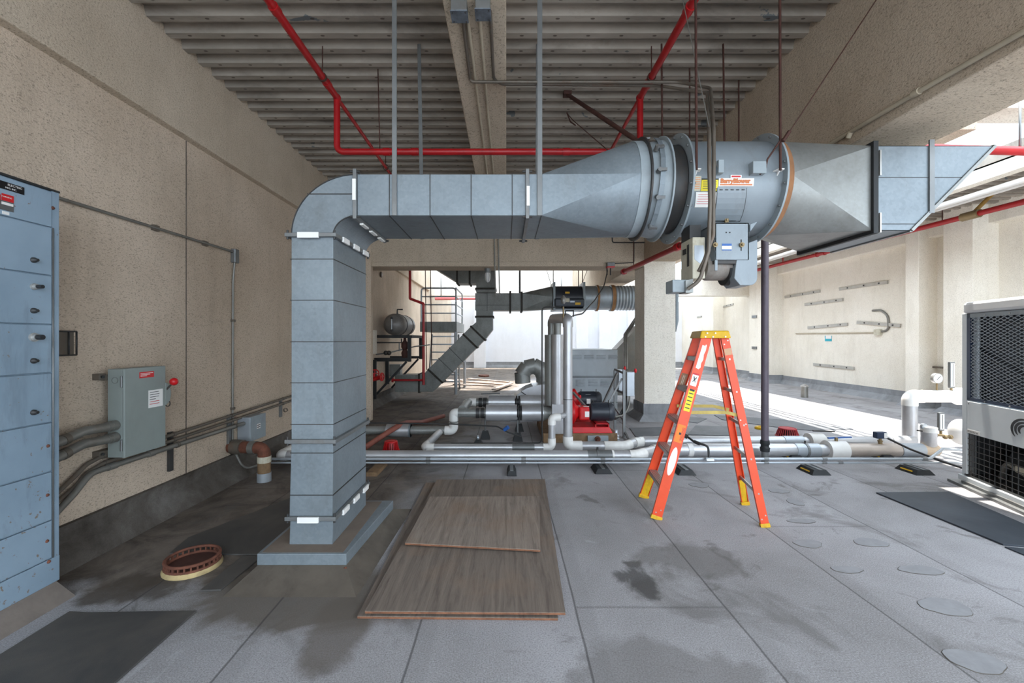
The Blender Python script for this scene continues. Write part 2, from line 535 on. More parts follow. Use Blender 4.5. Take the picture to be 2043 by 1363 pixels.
def m_ply(g=1.0):
    t = NT('weathered_plywood'); o = t.pos()
    st = t.map(o, (14, .9, 1))
    n = t.noise(st, 1.6, 7, .7, .9)
    k = t.ramp(n, [(.28, srgb(92*g, 82*g, 75*g)), (.5, srgb(120*g, 109*g, 100*g)), (.72, srgb(136*g, 124*g, 113*g))])
    f = t.noise(t.map(o, (60, 2.2, 1)), 1.4, 5, .7, 1.5)
    k = t.mix(t.ramp(f, [(.58, 0.0), (.7, .55)]), k, srgb(76, 62, 56))
    b = t.noise(o, 1.7, 5, .6)
    k = t.mix(t.ramp(b, [(.5, 0.0), (.7, .4)]), k, srgb(140, 112, 88))
    t.col(k); t.bump(f, .35, .006)
    return t.set(.85, 0, .25)
M['ply'] = m_ply()
M['ply_edge'] = paint('plywood_edge', srgb(142, 96, 70), .9, 0, .25, srgb(66, 48, 40), .7, 14)

def m_mat(name, c, c2):
    t = NT(name); o = t.pos()
    k = t.ramp(t.noise(o, 1.6, 6, .65, .5), [(.3, c), (.7, c2)])
    g = t.noise(o, 160, 2)
    t.col(k); t.bump(g, .25, .004)
    return t.set(.62, 0, .4)
M['mat'] = m_mat('walkway_mat_dusty', srgb(60, 60, 61), srgb(92, 87, 82))
M['mat_dark'] = m_mat('walkway_mat_black', srgb(46, 52, 60), srgb(66, 72, 80))
M['mat_grey'] = m_mat('walkway_mat_grey', srgb(92, 94, 98), srgb(120, 122, 126))

def m_cabinet():
    t = NT('cabinet_blue_enamel'); o = t.pos(); x, y, z = t.sep(o)
    k = t.ramp(t.noise(o, 1.3, 5, .6), [(.3, srgb(118, 138, 154)), (.7, srgb(146, 166, 182))])
    d = t.noise(t.map(o, (1, 3, .6)), 2.0, 6, .7, .4)
    k = t.mix(t.ramp(d, [(.54, 0.0), (.75, .5)]), k, srgb(92, 100, 106))
    low = t.n.new('ShaderNodeMapRange'); t.link(z, low.inputs[0])
    low.inputs[1].default_value = 1.4; low.inputs[2].default_value = .5; low.inputs[3].default_value = 0; low.inputs[4].default_value = .05
    ch = t.math('ADD', t.noise(o, 30, 5, .6), low.outputs[0])
    k = t.mix(t.ramp(ch, [(.68, 0.0), (.7, .9)]), k, srgb(124, 108, 88))
    t.col(k)
    return t.set(.42, .05, .5)
M['cabinet'] = m_cabinet()
M['box_green'] = paint('switch_box_grey_green', srgb(138, 146, 142), .5, 0, .06, srgb(110, 112, 106), .2)
M['screen'] = paint('coil_dark', srgb(58, 64, 74), .5, .2, .1)

# ---------------------------------------------------------------- setting
XL, XR = -3.25, 10.4
ZC = 4.48
YB = 25.5
f = MB(); f.box((-3.6, -7, -.2), (11.2, YB + .3, 0)); floor = struct('floor', f, M['floor'])
# round repair patches on the floor membrane
def blob(c, rx, ry, seed, n=28):
    r = random.Random(seed); ph = [r.uniform(0, 6.28) for _ in range(4)]
    out = []
    for k in range(n):
        a = 2 * PI * k / n
        w = 1 + .07 * math.sin(2*a + ph[0]) + .06 * math.sin(3*a + ph[1]) + .03 * math.sin(7*a + ph[2])
        out.append(V((c.x + rx * w * math.cos(a), c.y + ry * w * math.sin(a), c.z)))
    return out
for i, (px, py, rx, ry) in enumerate([(1586,1002,.07,.09),(1600,1040,.12,.05),(1612,1085,.11,.07),(1737,1083,.12,.08),(1690,1137,.1,.05),(1837,1138,.15,.06),
                                      (1885,1211,.15,.085),(1945,1320,.12,.09),(1395,968,.1,.09),(1553,980,.1,.07)]):
    p = G(px, py); mb = MB(); bl_ = blob(p, rx, ry, i); mb.prism(bl_, (0, 0, .004)); pt_ = mb.build('membrane_patch', M['patch'], floor)
    mb = MB(); mb.tube(bl_ + [bl_[0]], .0035, 6, 0, False); mb.build('patch_edge', M['flash'], pt_)

# left wall: wall, thicker band above, flashing below
w = MB(); w.box((XL - .35, -7, -.1), (XL, YB + .3, 4.9)); wall_left = struct('wall_left', w, M['stucco'])
for (px, z0, z1) in ((371, .28, 3.66), (210, 3.66, 3.66)):
    if z1 > z0:
        Y = XL * F / (px - CX); mb = MB(); mb.box((XL - .01, Y - .004, z0), (XL + .004, Y + .004, z1)); mb.build('control_joint', M['flash'], wall_left)
w = MB(); w.box((XL - .1, -7, 3.66), (-3.16, 17.9, 4.75)); struct('trim_1', w, M['beam'], None, .01)
b = MB()
b.prism([(XL - .02, -7, .27), (XL + .03, -7, .27), (XL + .03, -7, .158), (XL + .17, -7, -.01), (XL - .02, -7, -.01)], (0, YB + 7, 0))
b.box((XL - .01, -7, .265), (XL + .04, YB, .285))
struct('baseboard_left', b, M['flash'])
# ribbed deck: flutes run across (x), profile along y
def deck(name, x0, x1, y0, y1):
    mb = MB(); p = .214; prof = []
    k0 = math.floor((y0 + 2.0) / p)
    y = -2.0 + k0 * p
    while y < y1:
        for (dy, z) in ((0, 0), (.07, 0), (.09, .075), (.194, .075)):
            prof.append((y + dy, ZC + z))
        y += p
    prof = [(min(max(a, y0), y1), z) for a, z in prof]
    n = len(prof)
    vs = [V((x0, a, z)) for a, z in prof] + [V((x1, a, z)) for a, z in prof]
    mb.add(vs, [(i, i + 1, n + i + 1, n + i) for i in range(n - 1)])
    mb.box((x0, y0, ZC + .1), (x1, y1, ZC + .35))
    return struct(name, mb, M['deck'])
XB0, XB1, ZB = 2.80, 3.44, 3.23
deck('ceiling', -3.25, XB0 + .1, -2.4, 14.7)
XS0, XS1 = 5.85, 8.15
deck('ceiling_bay', XB1 - .1, XS0, 5.6, 14.7)
deck('ceiling_bay', XB1 - .1, 4.9, -2.4, 5.6)
s = MB(); s.box((XL - .3, 18.4, 6.6), (XR + .4, 25.2, 6.8)); struct('ceiling_far', s, M['white_wall'])
deck('ceiling_outer', XS1, XR + .3, -2.4, 18.0)
# beams
b = MB(); b.box((XB0, -2.4, ZB), (XB1, 18.2, 4.72)); struct('beam_right', b, M['beam'], None, .012)
YX = 8.75
b = MB(); b.box((XL, YX, 3.13), (XB0, YX + .55, 4.72)); b.box((XL, YX - .02, 3.215), (XB0, YX, 3.225)); struct('beam_cross', b, M['beam'], None, .01)
b = MB(); b.box((-.46, -2.4, 4.08), (-.0, YX, 4.7)); struct('beam_centre', b, M['beam'], None, .012)
b = MB(); b.box((XL, 18.2, 3.5), (XR, 18.7, 4.62)); struct('beam_far', b, M['white_wall'], None, .012)
b = MB(); b.box((XB1, YX + .1, 4.2), (XS0, YX + .5, 4.6)); struct('beam_bay', b, M['beam'], None, .012)
b = MB(); b.box((XS0 - .25, 5.35, 4.25), (XS0, 18.2, 4.75)); bs_ = struct('beam_slot', b, M['beam'], None, .012)
for dx in (.14, .34, .5):
    b = MB(); b.box((XS0 + dx, 5.6, 4.7), (XS0 + dx + .07, 18.2, 4.78)); b.build('shadow_rail', M['beam'], bs_)  # unseen rails, added to cast shadow streaks across the sunlit floor
b = MB(); b.box((XS0 - .25, 5.25, 4.47), (XR, 5.65, 4.8)); struct('beam_slot_end', b, M['white_wall'], None, .012)
b = MB(); b.box((XS1, 5.3, 4.36), (XS1 + .2, 18.2, 4.62)); struct('beam_slot_edge', b, M['white_wall'], None, .012)
# column with its flashing skirt
c = MB(); c.box((XB0, YX, 0), (XB1, YX + .65, ZB + .05)); col = struct('column', c, M['white_wall'], None, .012)  # pale stucco stands in for skylight falling on the column
def skirt(mb, x0, y0, x1, y1, h=.3, out=.02, toe=.16):
    for (lo, hi, o0, o1) in ((.13, h, out, out), (-.01, .13, toe, out)):
        A = [V((x0-o0, y0-o0, lo)), V((x1+o0, y0-o0, lo)), V((x1+o0, y1+o0, lo)), V((x0-o0, y1+o0, lo))]
        B = [V((x0-o1, y0-o1, hi)), V((x1+o1, y0-o1, hi)), V((x1+o1, y1+o1, hi)), V((x0-o1, y1+o1, hi))]
        mb.loft([A, B])
s = MB(); skirt(s, XB0, YX, XB1, YX + .65, .34); s.build('column_flashing', M['flash_grey'], col)
# pilaster on the left wall under the cross beam
p = MB(); p.box((XL - .05, YX - .02, -.05), (-2.74, YX + .12, 4.6)); struct('pilaster_left', p, M['stucco'], None, .012)
# right wall with its pilasters, cornice band and flashing
w = MB(); w.box((XR, -2, -.1), (XR + .4, YB + .3, 4.9)); wall_right = struct('wall_right', w, M['white_wall'])
w = MB(); w.box((XR - .22, -2, 4.1), (XR + .1, 18.2, 4.75)); struct('trim_2', w, M['white_wall'], None, .01)
b = MB(); b.prism([(XR + .02, -2, .3), (XR - .03, -2, .3), (XR - .03, -2, .15), (XR - .2, -2, -.01), (XR + .02, -2, -.01)], (0, YB + 2, 0))
struct('baseboard_right', b, M['flash_grey'])
for (Y0, Y1, X0) in ((16.2, 17.3, 9.75), (20.6, 21.8, 9.9), (10.4, 10.75, 9.95), (9.1, 9.72, 9.85)):
    p = MB(); p.box((X0, Y0, -.05), (XR + .05, Y1, 4.7)); o = struct('pilaster_right', p, M['white_wall'], None, .01)
    s = MB(); skirt(s, X0, Y0, XR, Y1, .32, .02, .14); s.build('pilaster_flashing', M['flash_grey'], o)
# far wall
w = MB(); w.box((XL - .3, YB, -.1), (XR + .4, YB + .3, 3.88)); wall_back = struct('wall_back', w, M['far_wall'])
b = MB(); b.prism([(XL, YB + .02, .34), (XL, YB - .03, .34), (XL, YB - .03, .16), (XL, YB - .22, -.01), (XL, YB + .02, -.01)], (XR - XL, 0, 0)); struct('baseboard_back', b, M['flash_grey'])
for px in (958, 1160, 1205, 1262):
    X = (px - CX) / F * YB; p = MB(); p.box((X - .35, YB - .35, -.05), (X + .35, YB + .05, 3.88)); struct('pilaster_back', p, M['far_wall'], None, .01)

# ---------------------------------------------------------------- light, sky, camera
wd = bpy.data.worlds.new('World'); SC.world = wd; wd.use_nodes = True
nt = wd.node_tree; bg = nt.nodes['Background']
bg.inputs['Color'].default_value = (.76, .88, 1.0, 1); bg.inputs['Strength'].default_value = 2.6
sd = bpy.data.lights.new('sun', 'SUN'); sd.energy = 6.5; sd.angle = R(.6); sd.color = (1.0, .95, .87)
so = bpy.data.objects.new('sun', sd); COL.objects.link(so)
so.rotation_euler = V((-.02, -.17, -1)).to_track_quat('-Z', 'Y').to_euler(); so.location = (7, 10, 9)
cam = bpy.data.cameras.new('camera'); co = bpy.data.objects.new('camera', cam); COL.objects.link(co)
co.location = (0, 0, H); co.rotation_euler = (PI / 2, 0, 0)
cam.sensor_width = 36.0; cam.lens = 36.0 * F / 2043.0
cam.shift_x = (1021.5 - CX) / 2043.0; cam.shift_y = -(681.5 - CY) / 2043.0
cam.clip_end = 200
SC.camera = co
SC.view_settings.view_transform = 'Standard'; SC.view_settings.look = 'None'; SC.view_settings.gamma = 1.0
SC.view_settings.use_curve_mapping = False; SC.view_settings.exposure = 1.15
SC.cycles.max_bounces = 10; SC.cycles.diffuse_bounces = 6; SC.cycles.sample_clamp_indirect = 8.0
SC.cycles.use_denoising = True
# ================================================================ main duct
D0, D1 = 3.10, 3.82           # duct front and back
DX0, DX1 = -1.545, -1.245     # vertical leg
HZ0, HZ1 = 2.534, 2.83        # horizontal leg
FYC, FZC, FR = 3.46, 2.835, .362
pl = MB()
pl.loft([[V((-1.82, 2.72, -.01)), V((-.94, 2.72, -.01)), V((-.90, 4.2, -.01)), V((-1.82, 4.2, -.01))],
         [V((-1.70, 2.985, .095)), V((-1.115, 2.985, .095)), V((-1.05, 3.93, .095)), V((-1.70, 3.93, .095))]])
struct('duct_plinth', pl, M['wet'])
duct = thing('ventilation_duct', 'tall grey galvanised duct that rises from the floor, bends and runs across to the blower', 'duct', (-1.4, 3.46, .09))
c = MB(); c.prism([(-1.715, 2.965, .088), (-1.10, 2.965, .088), (-1.035, 3.95, .088), (-1.715, 3.95, .088)], (0, 0, .079))
cp = c.build('base_cap', M['galv'], duct, .004)
d = MB(); d.box((-1.69, 2.985, .167), (-1.13, 3.925, .1685)); d.build('dust_film', paint('brown_dust', srgb(122, 108, 96), .9, 0, .15), cp)
h = MB(); h.tube([(-1.10, 2.95, .085), (-1.085, 2.94, .06), (-1.10, 2.935, .045), (-1.115, 2.94, .06), (-1.105, 2.95, .08)], .007, 6); h.build('lifting_ring', M['rust'], cp)

def rect(x0, x1, y0, y1, z):
    return [V((x0, y0, z)), V((x1, y0, z)), V((x1, y1, z)), V((x0, y1, z))]

def flange_rect(mb, axis, c, a0, a1, b0, b1, w=.03, t=.028):
    """angle-iron collar around a rectangular duct; axis 'z' or 'x' at coordinate c"""
    if axis == 'z':
        mb.box((a0 - w, b0 - w, c - t/2), (a1 + w, b0, c + t/2)); mb.box((a0 - w, b1, c - t/2), (a1 + w, b1 + w, c + t/2))
        mb.box((a0 - w, b0, c - t/2), (a0, b1, c + t/2)); mb.box((a1, b0, c - t/2), (a1 + w, b1, c + t/2))
    else:
        mb.box((c - t/2, a0 - w, b0 - w), (c + t/2, a0, b1 + w)); mb.box((c - t/2, a1, b0 - w), (c + t/2, a1 + w, b1 + w))
        mb.box((c - t/2, a0, b0 - w), (c + t/2, a1, b0)); mb.box((c - t/2, a0, b1), (c + t/2, a1, b1 + w))

def zf(y, Y=D0): return H + (CY - y) / F * Y
flz = [zf(1033), zf(880), zf(470)]
sections = [(.167, flz[0], []), (flz[0], flz[1], [zf(988), zf(904)]), (flz[1], flz[2], [zf(847), zf(764), zf(682), zf(599), zf(517)])]
for (z0, z1, seams) in sections:
    mb = MB(); x1 = DX1 if z0 > .2 else DX1
    mb.loft([rect(DX0 - (.015 if z0 < .5 else 0), DX1 - (.005 if z0 < .5 else 0), D0, D1 + .02, z0), rect(DX0 - (.008 if z0 < .3 else 0), DX1, D0, D1, z1)])
    sec = mb.build('vertical_section', M['galv'], duct, .003)
    if seams:
        sm = MB()
        for z in seams:
            e = .0035
            sm.loft([rect(DX0 - e - .004, DX1 + e, D0 - e, D1 + e, z - .0028), rect(DX0 - e - .004, DX1 + e, D0 - e, D1 + e, z + .0028)])
        sm.build('joint_seam', M['dark_steel'], sec)
for i, z in enumerate(flz):
    mb = MB(); flange_rect(mb, 'z', z, DX0 - .006, DX1, D0, D1)
    fl = mb.build('flange', M['strut'], duct, .003)
    cl = MB()
    if i != 1:
        for yy in ((D0 + .10, .12), (D0 + .33, .12), (D0 + .56, .12)):
            cl.box((DX1 + .026, yy[0], z - .024), (DX1 + .04, yy[0] + yy[1], z + .014))
        cl.box((DX0 + .06, D0 - .04, z - .024), (DX0 + .21, D0 - .026, z + .016))
        cl.each('drive_cleat', M['white'], fl)
    bo = MB()
    for xx in (DX0 - .02, DX1 + .015):
        for yy in (D0 - .015, D1 + .015):
            bo.cyl((xx, yy, z - .03), (xx, yy, z + .035), .008, 8)
    bo.each('corner_bolt', M['dark_steel'], fl)
# elbow
loops = []
cx, cz = -1.07, flz[2]
for k in range(15):
    a = PI - PI / 2 * k / 14
    xi, zi = cx + (cx - DX1) * math.cos(a), cz + (HZ0 - cz) * math.sin(a)
    xo, zo = cx + (cx - DX0) * math.cos(a), cz + (HZ1 - cz) * math.sin(a)
    loops.append([V((xo, D0, zo)), V((xi, D0, zi)), V((xi, D1, zi)), V((xo, D1, zo))])
mb = MB(); mb.loft(loops); el = mb.build('elbow', M['galv'], duct)
mb = MB(); p = P(620, 387, D0 - .003); mb.box((-1.43, D0 - .004, p.z - .003), (-1.075, D0, p.z + .003)); mb.build('joint_seam', M['dark_steel'], el)
mb = MB()
for q in (0, 1): mb.tube([L[q] for L in loops], .005, 6)
mb.each('folded_edge', M['dark_steel'], el)
# horizontal section
HX1 = P(1052, 400, D0).x
mb = MB(); mb.box((cx, D0, HZ0), (HX1, D1, HZ1)); hs = mb.build('horizontal_section', M['galv'], duct, .003)
sm = MB()
for px in (777, 858, 940, 1022):
    x = P(px, 400, D0).x; e = .004
    sm.box((x - .003, D0 - e, HZ0 - e), (x + .003, D1 + e, HZ1 + e))
sm.build('joint_seam', M['dark_steel'], hs)
for x, w in ((cx - .012, 1), (HX1, 0)):
    mb = MB(); flange_rect(mb, 'x', x, D0, D1, HZ0, HZ1, .03, .026)
    fl = mb.build('flange', M['strut'], duct, .003)
    cl = MB()
    if w:
        cl.box((x - .012, D0 - .04, HZ0 + .10), (x + .012, D0 - .028, HZ0 + .25))
        for yy in (.1, .32, .54): cl.box((x - .006, D0 + yy, HZ0 - .04), (x + .02, D0 + yy + .13, HZ0 - .028))
    else:
        cl.box((x - .006, D0 - .036, HZ0 + .06), (x + .016, D0 - .028, HZ0 + .2))
    cl.each('drive_cleat', M['white'], fl)
    bo = MB()
    for zz in (HZ0 - .015, HZ1 + .015): 
        for yy in (D0 - .015, D1 + .015): bo.cyl((x - .035, yy, zz), (x + .035, yy, zz), .008, 8)
    bo.each('corner_bolt', M['dark_steel'], fl)
# transition to round
def circ(x, r, n=32, yc=FYC, zc=FZC):
    return [V((x, yc + r * math.cos(2*PI*k/n + PI/4), zc + r * math.sin(2*PI*k/n + PI/4))) for k in range(n)]
def rloop(x, y0, y1, z0, z1, n=32):
    q = n // 4; out = []
    cs = [(y1, z1), (y0, z1), (y0, z0), (y1, z0)]
    for i in range(4):
        a, b = cs[i], cs[(i + 1) % 4]
        for k in range(q):
            t = k / q; out.append(V((x, a[0] + (b[0] - a[0]) * t, a[1] + (b[1] - a[1]) * t)))
    return out
TX = .97
def square_round(xa, y0, y1, z0, z1, xb, r, mb, yc=FYC, zc=FZC, n=12):
    cs = [(y1, z1), (y0, z1), (y0, z0), (y1, z0)]
    for i in range(4):
        c = V((xa, cs[i][0], cs[i][1])); arc = []
        for k in range(n + 1):
            a = PI / 2 * i + PI / 2 * k / n; arc.append(V((xb, yc + r * math.cos(a), zc + r * math.sin(a))))
        mb.add([c] + arc, [(0, k + 1, k + 2) for k in range(n)], True)
        c2 = V((xa, cs[(i + 1) % 4][0], cs[(i + 1) % 4][1]))
        mb.add([c, c2, arc[-1]], [(0, 1, 2)])
    return mb
mb = MB(); mb.box((HX1, D0, HZ0), (HX1 + .10, D1, HZ1)); square_round(HX1 + .1, D0, D1, HZ0, HZ1, TX, FR, mb)
tr = mb.build('round_transition', M['galv'], duct)
mb = MB(); mb.box((HX1 + .1, D0 - .003, HZ0 - .003), (HX1 + .104, D1 + .003, HZ1 + .003)); mb.build('joint_seam', M['dark_steel'], tr)
mb = MB(); mb.lathe((TX, FYC, FZC), (1, 0, 0), [(0, FR + .004), (.07, FR + .004)], 48); mb.build('round_collar', M['grey_paint'], duct)
mb = MB(); mb.ring((1.045, FYC, FZC), (1, 0, 0), FR, .395, .012, 48); mb.build('ring_flange', M['dark_steel'], duct)

# ================================================================ blower
fan = thing('inline_blower', 'large round grey inline blower with belt guard and motor slung beneath, hung from the deck', 'blower', (1.66, 3.46, 2.0))
mb = MB(); mb.lathe((1.05, FYC, FZC), (1, 0, 0), [(0, .345), (.12, .372), (.15, .372)], 48); mb.build('inlet_cone', M['grey_paint'], fan)
mb = MB(); mb.ring((1.20, FYC, FZC), (1, 0, 0), .33, .40, .012, 48); mb.build('inlet_ring', M['grey_paint'], fan)
mb = MB(); mb.lathe((1.20, FYC, FZC), (1, 0, 0), [(0, .335), (.12, .335)], 40); mb.build('inlet_throat', M['dark_steel'], fan)
for x in (1.33, 1.995):
    mb = MB(); mb.ring((x, FYC, FZC), (1, 0, 0), .34, .418, .014, 56)
    fl = mb.build('housing_flange', M['grey_paint'], fan)
    bo = MB()
    for k in range(16):
        a = 2 * PI * (k + .5) / 16; bo.cyl((x - .02, FYC + .395 * math.cos(a), FZC + .395 * math.sin(a)), (x + .02, FYC + .395 * math.cos(a), FZC + .395 * math.sin(a)), .008, 8)
    bo.each('flange_bolt', M['strut'], fl)
mb = MB(); mb.lathe((1.33, FYC, FZC), (1, 0, 0), [(0, FR), (.665, FR)], 64); hous = mb.build('housing', M['fan_paint'], fan)
mb = MB(); mb.lathe((2.004, FYC, FZC), (1, 0, 0), [(0, FR + .045), (.02, FR + .04), (.055, FR + .02), (.065, FR + .002)], 48); mb.build('sealant_band', paint('brown_sealant', srgb(150, 104, 68), .8, 0, .15, srgb(110, 80, 60), .5, 9), fan)
# inlet vane linkage straps and levers
mb = MB()
prev = None
for k in range(9):
    a = R(118 + 15 * k); p = V((1.12 + .02 * math.sin(a), FYC + .385 * math.cos(a), FZC + .385 * math.sin(a)))
    if prev is not None: mb.bar(prev, p, .035, .006, p - V((1.12, FYC, FZC)))
    prev = p
mb.build('vane_linkage', M['galv'], fan)
for a in (95, 150, 178, 205, 240):
    r_ = R(a); q = V((1.09, FYC + .372 * math.cos(r_), FZC + .372 * math.sin(r_))); n_ = V((0, math.cos(r_), math.sin(r_)))
    mb = MB(); mb.cyl(q, q + n_ * .04, .016, 10); mb.bar(q + n_ * .03, q + n_ * .035 + V((.05, 0, 0)), .02, .012, n_); mb.build('vane_lever', M['strut'], fan)
def on_cyl(x, z, off=.002):
    dz = z - FZC
    return V((x, FYC - math.sqrt((FR + off) ** 2 - dz * dz), z))
def cyl_patch(name, px0, py0, px1, py1, m, parent, off=.004, skew=0.0):
    """curved plate lying on the housing, edges taken between two heights"""
    Yf = FYC - FR
    xa, xb = (px0 - CX) / F * Yf, (px1 - CX) / F * Yf
    za, zb = H + (CY - py1) / F * (Yf + .004), H + (CY - py0) / F * (Yf + .004)
    mb = MB(); n = 6; lo = []; hi = []
    vs = []
    for k in range(n + 1):
        z = za + (zb - za) * k / n; s = skew * (k / n - 1)
        vs.append((on_cyl(xa - s, z, off), on_cyl(xb - s, z, off), on_cyl(xa - s, z, 0), on_cyl(xb - s, z, 0)))
    flat = [p for q in vs for p in q]; fs = []
    for k in range(n):
        i, j = 4 * k, 4 * k + 4
        fs += [(i, i+1, j+1, j), (i, j, j+2, i+2), (i+1, i+3, j+3, j+1)]
    fs += [(0, 2, 3, 1), (4*n, 4*n+1, 4*n+3, 4*n+2)]
    mb.add(flat, fs)
    return mb.build(name, m, parent)
door = cyl_patch('access_door', 1432, 374, 1490, 430, M['fan_paint'], fan, .008, .03)
cyl_patch('door_seam', 1431, 375, 1432.2, 431, M['ink'], fan, .009, .03); cyl_patch('door_seam', 1490, 375, 1490.8, 431, M['dark_steel'], fan, .009, .03); cyl_patch('door_seam', 1432, 429.6, 1490, 430.2, M['dark_steel'], fan, .009, .0)
mb = MB()
Yf = FYC - FR
for (xx, yy) in ((1437, 429), (1469, 429)):
    p = on_cyl((xx - CX) / F * Yf, H + (CY - yy) / F * Yf, .01)
    mb2 = MB(); mb2.cbox(p, (.026, .02, .036)); mb2.cbox(p + V((0, -.012, 0)), (.012, .012, .02)); mb2.build('latch', M['brass'], door, .003)
for xx in range(5):
    p = on_cyl((1440 + xx * 11 - CX) / F * Yf, H + (CY - 378) / F * Yf, .011); mb.cbox(p, (.02, .004, .005))
mb.each('hinge', M['dark_steel'], door)
sg = cyl_patch('maker_sign', 1434, 356.5, 1504, 371.5, M['white'], fan, .006)
za = H + (CY - 365.5) / F * (Yf + .004)
text('lettering', 'BarryBlower', M['orange_ink'], fan, on_cyl((1437 - CX) / F * Yf, za, .009), .0415, (1, 0, 0), (0, -.12, 1), .0008, 'LEFT', .0024)
cyl_patch('sign_stripe', 1437, 367.6, 1501, 370, M['orange_ink'], fan, .008)
st = cyl_patch('red_sticker', 1457, 350, 1479, 356, M['white'], fan, .005); cyl_patch('sticker_print', 1459, 351.5, 1477, 354.5, M['red_label'], fan, .0065)
a = cyl_patch('spec_label', 1385, 352, 1399, 380, M['off_white'], fan, .005)
for k in range(7): cyl_patch('print_line', 1387, 355 + 3.4 * k, 1397, 355.8 + 3.4 * k, M['orange_label'], fan, .006)
a = cyl_patch('warning_label', 1400, 358, 1433, 380, M['yellow_label'], fan, .005); cyl_patch('print_line', 1400, 357, 1433, 359.5, M['ink'], fan, .0065)
for k in range(4): cyl_patch('print_line', 1403, 363 + 4 * k, 1430, 363.8 + 4 * k, M['ink'], fan, .0062)
a = cyl_patch('notice_label', 1391, 382, 1434, 408, M['white'], fan, .005, .012)
for k in range(5): cyl_patch('print_line', 1395, 386 + 4 * k, 1428, 386.7 + 4 * k, M['red_label'], fan, .0062, .01)
# hanger lugs
for (px, py) in ((1391, 340), (1556, 340)):
    p = on_cyl((px - CX) / F * (Yf - .03), H + (CY - py) / F * (Yf - .03), .0)
    mb = MB(); mb.prism([p + V((-.035, .02, 0)), p + V((.035, .02, 0)), p + V((.02, -.05, 0)), p + V((-.02, -.05, 0))], (0, 0, .008))
    mb.prism([p + V((-.004, .03, 0)), p + V((-.004, -.03, 0)), p + V((-.004, .03, -.05))], (.008, 0, 0)); mb.build('hanger_lug', M['white'], fan)
for (px0, px1, py0, py1, sl) in ((1429, 1440, 322, 348, 0), (1497, 1524, 325, 349, 1)):
    a_, b_ = P(px0, py1, Yf - .02), P(px1, py0, Yf - .02)
    mb = MB(); mb.box((a_.x, Yf - .055, a_.z), (b_.x, FYC - .25, b_.z)); mb.build('cable_bracket', M['grey_paint'], fan, .004)
# motor base plate and guard
a_, b_ = P(1425, 519, 3.06), P(1493, 445, 3.06)
mb = MB(); mb.box((a_.x, 3.05, a_.z), (b_.x, 3.062, b_.z)); mb.box((a_.x, 3.05, b_.z - .012), (b_.x, 3.3, b_.z)); mb.box((b_.x - .012, 3.05, a_.z), (b_.x, 3.55, b_.z)); mb.box((a_.x, 3.05, a_.z), (a_.x + .012, 3.55, b_.z))
mb.box((a_.x, 3.05, zf(540, 3.05)), (a_.x + .02, 3.062, a_.z)); 
mp = mb.build('motor_plate', M['fan_paint'], fan, .003)
for (px, py) in ((1449, 464), (1456, 464)):
    p = P(px, py, 3.049); mb = MB(); mb.cyl(p, p + V((0, -.002, 0)), .005, 10); mb.build('bolt_hole', M['black'], mp)
for px in (1426, 1479):
    p = P(px, 489, 3.048); mb = MB(); mb.box((p.x - .004, 3.0485, p.z - .04), (p.x + .004, 3.05, p.z + .04)); sl = mb.build('adjusting_slot', M['black'], mp)
    mb = MB(); mb.cyl(p, p + V((0, -.012, 0)), .017, 12); mb.cyl(p, p + V((0, -.03, 0)), .009, 6); mb.build('adjusting_bolt', M['brass'], mp)
p = P(1450, 493, 3.048); mb = MB(); mb.box((p.x - .034, 3.0475, p.z - .024), (p.x + .034, 3.05, p.z + .024)); bl = mb.build('rating_label', M['white'], mp)
mb = MB(); mb.box((p.x - .034, 3.0465, p.z + .008), (p.x + .034, 3.0475, p.z + .024)); mb.box((p.x - .034, 3.0465, p.z - .024), (p.x + .034, 3.0475, p.z - .017)); mb.build('label_band', M['blue_label'], mp)
mb = MB(); q = P(1497, 448, 3.1); mb.prism([q, q + V((.05, 0, .02)), q + V((.0, 0, -.05))], (0, .15, 0)); mb.build('gusset', M['fan_paint'], fan)
# belt guard: rounded bottom box
gx0, gx1 = P(1470, 0, 3.05).x, P(1513, 0, 3.05).x
prof = []
zt, zb = zf(477, 3.05), zf(569, 3.05)
for k in range(9):
    a = -PI / 2 * (1 - k / 8); prof.append((gx1 - .055 + .055 * math.cos(a), zb + .055 + .055 * math.sin(a)))
poly = [V((gx0 + .02, 3.06, zt - .05)), V((gx0, 3.06, zb + .15)), V((gx0 - .012, 3.06, zb + .05)), V((gx0 + .03, 3.06, zb))] + [V((x, 3.06, z)) for x, z in prof] + [V((gx1, 3.06, zt))]
mb = MB(); mb.prism(poly, (0, .2, 0)); mb.build('belt_guard', M['fan_paint'], fan, .004)
mb = MB(); mb.lathe((gx0 - .02, 3.2, zb + .115), (1, 0, 0), [(0, .03), (0, .1), (.06, .1)], 20); mb.build('guard_opening', M['black'], fan)
mc = P(1440, 533, 3.2)
mb = MB(); mb.lathe((1.46, 3.2, mc.z), (1, 0, 0), [(0, .05), (.0, .085), (.02, .1), (.2, .1), (.215, .085), (.215, .04)], 28)
mo = mb.build('motor', paint('weathered_motor', srgb(150, 142, 134), .7, .1, .2, srgb(120, 80, 58), .6, 9), fan)
mb = MB()
for k in range(4): mb.box((1.63, 3.09, mc.z + .03 - .02 * k), (1.66, 3.13, mc.z + .038 - .02 * k))
mb.each('cooling_slot', M['black'], mo)
a_, b_ = P(1427, 523, 3.06), P(1475, 519, 3.06)
mb = MB(); mb.box((a_.x, 3.065, a_.z - .01), (b_.x, 3.5, b_.z + .01)); mb.build('motor_rail', M['dark_steel'], fan)
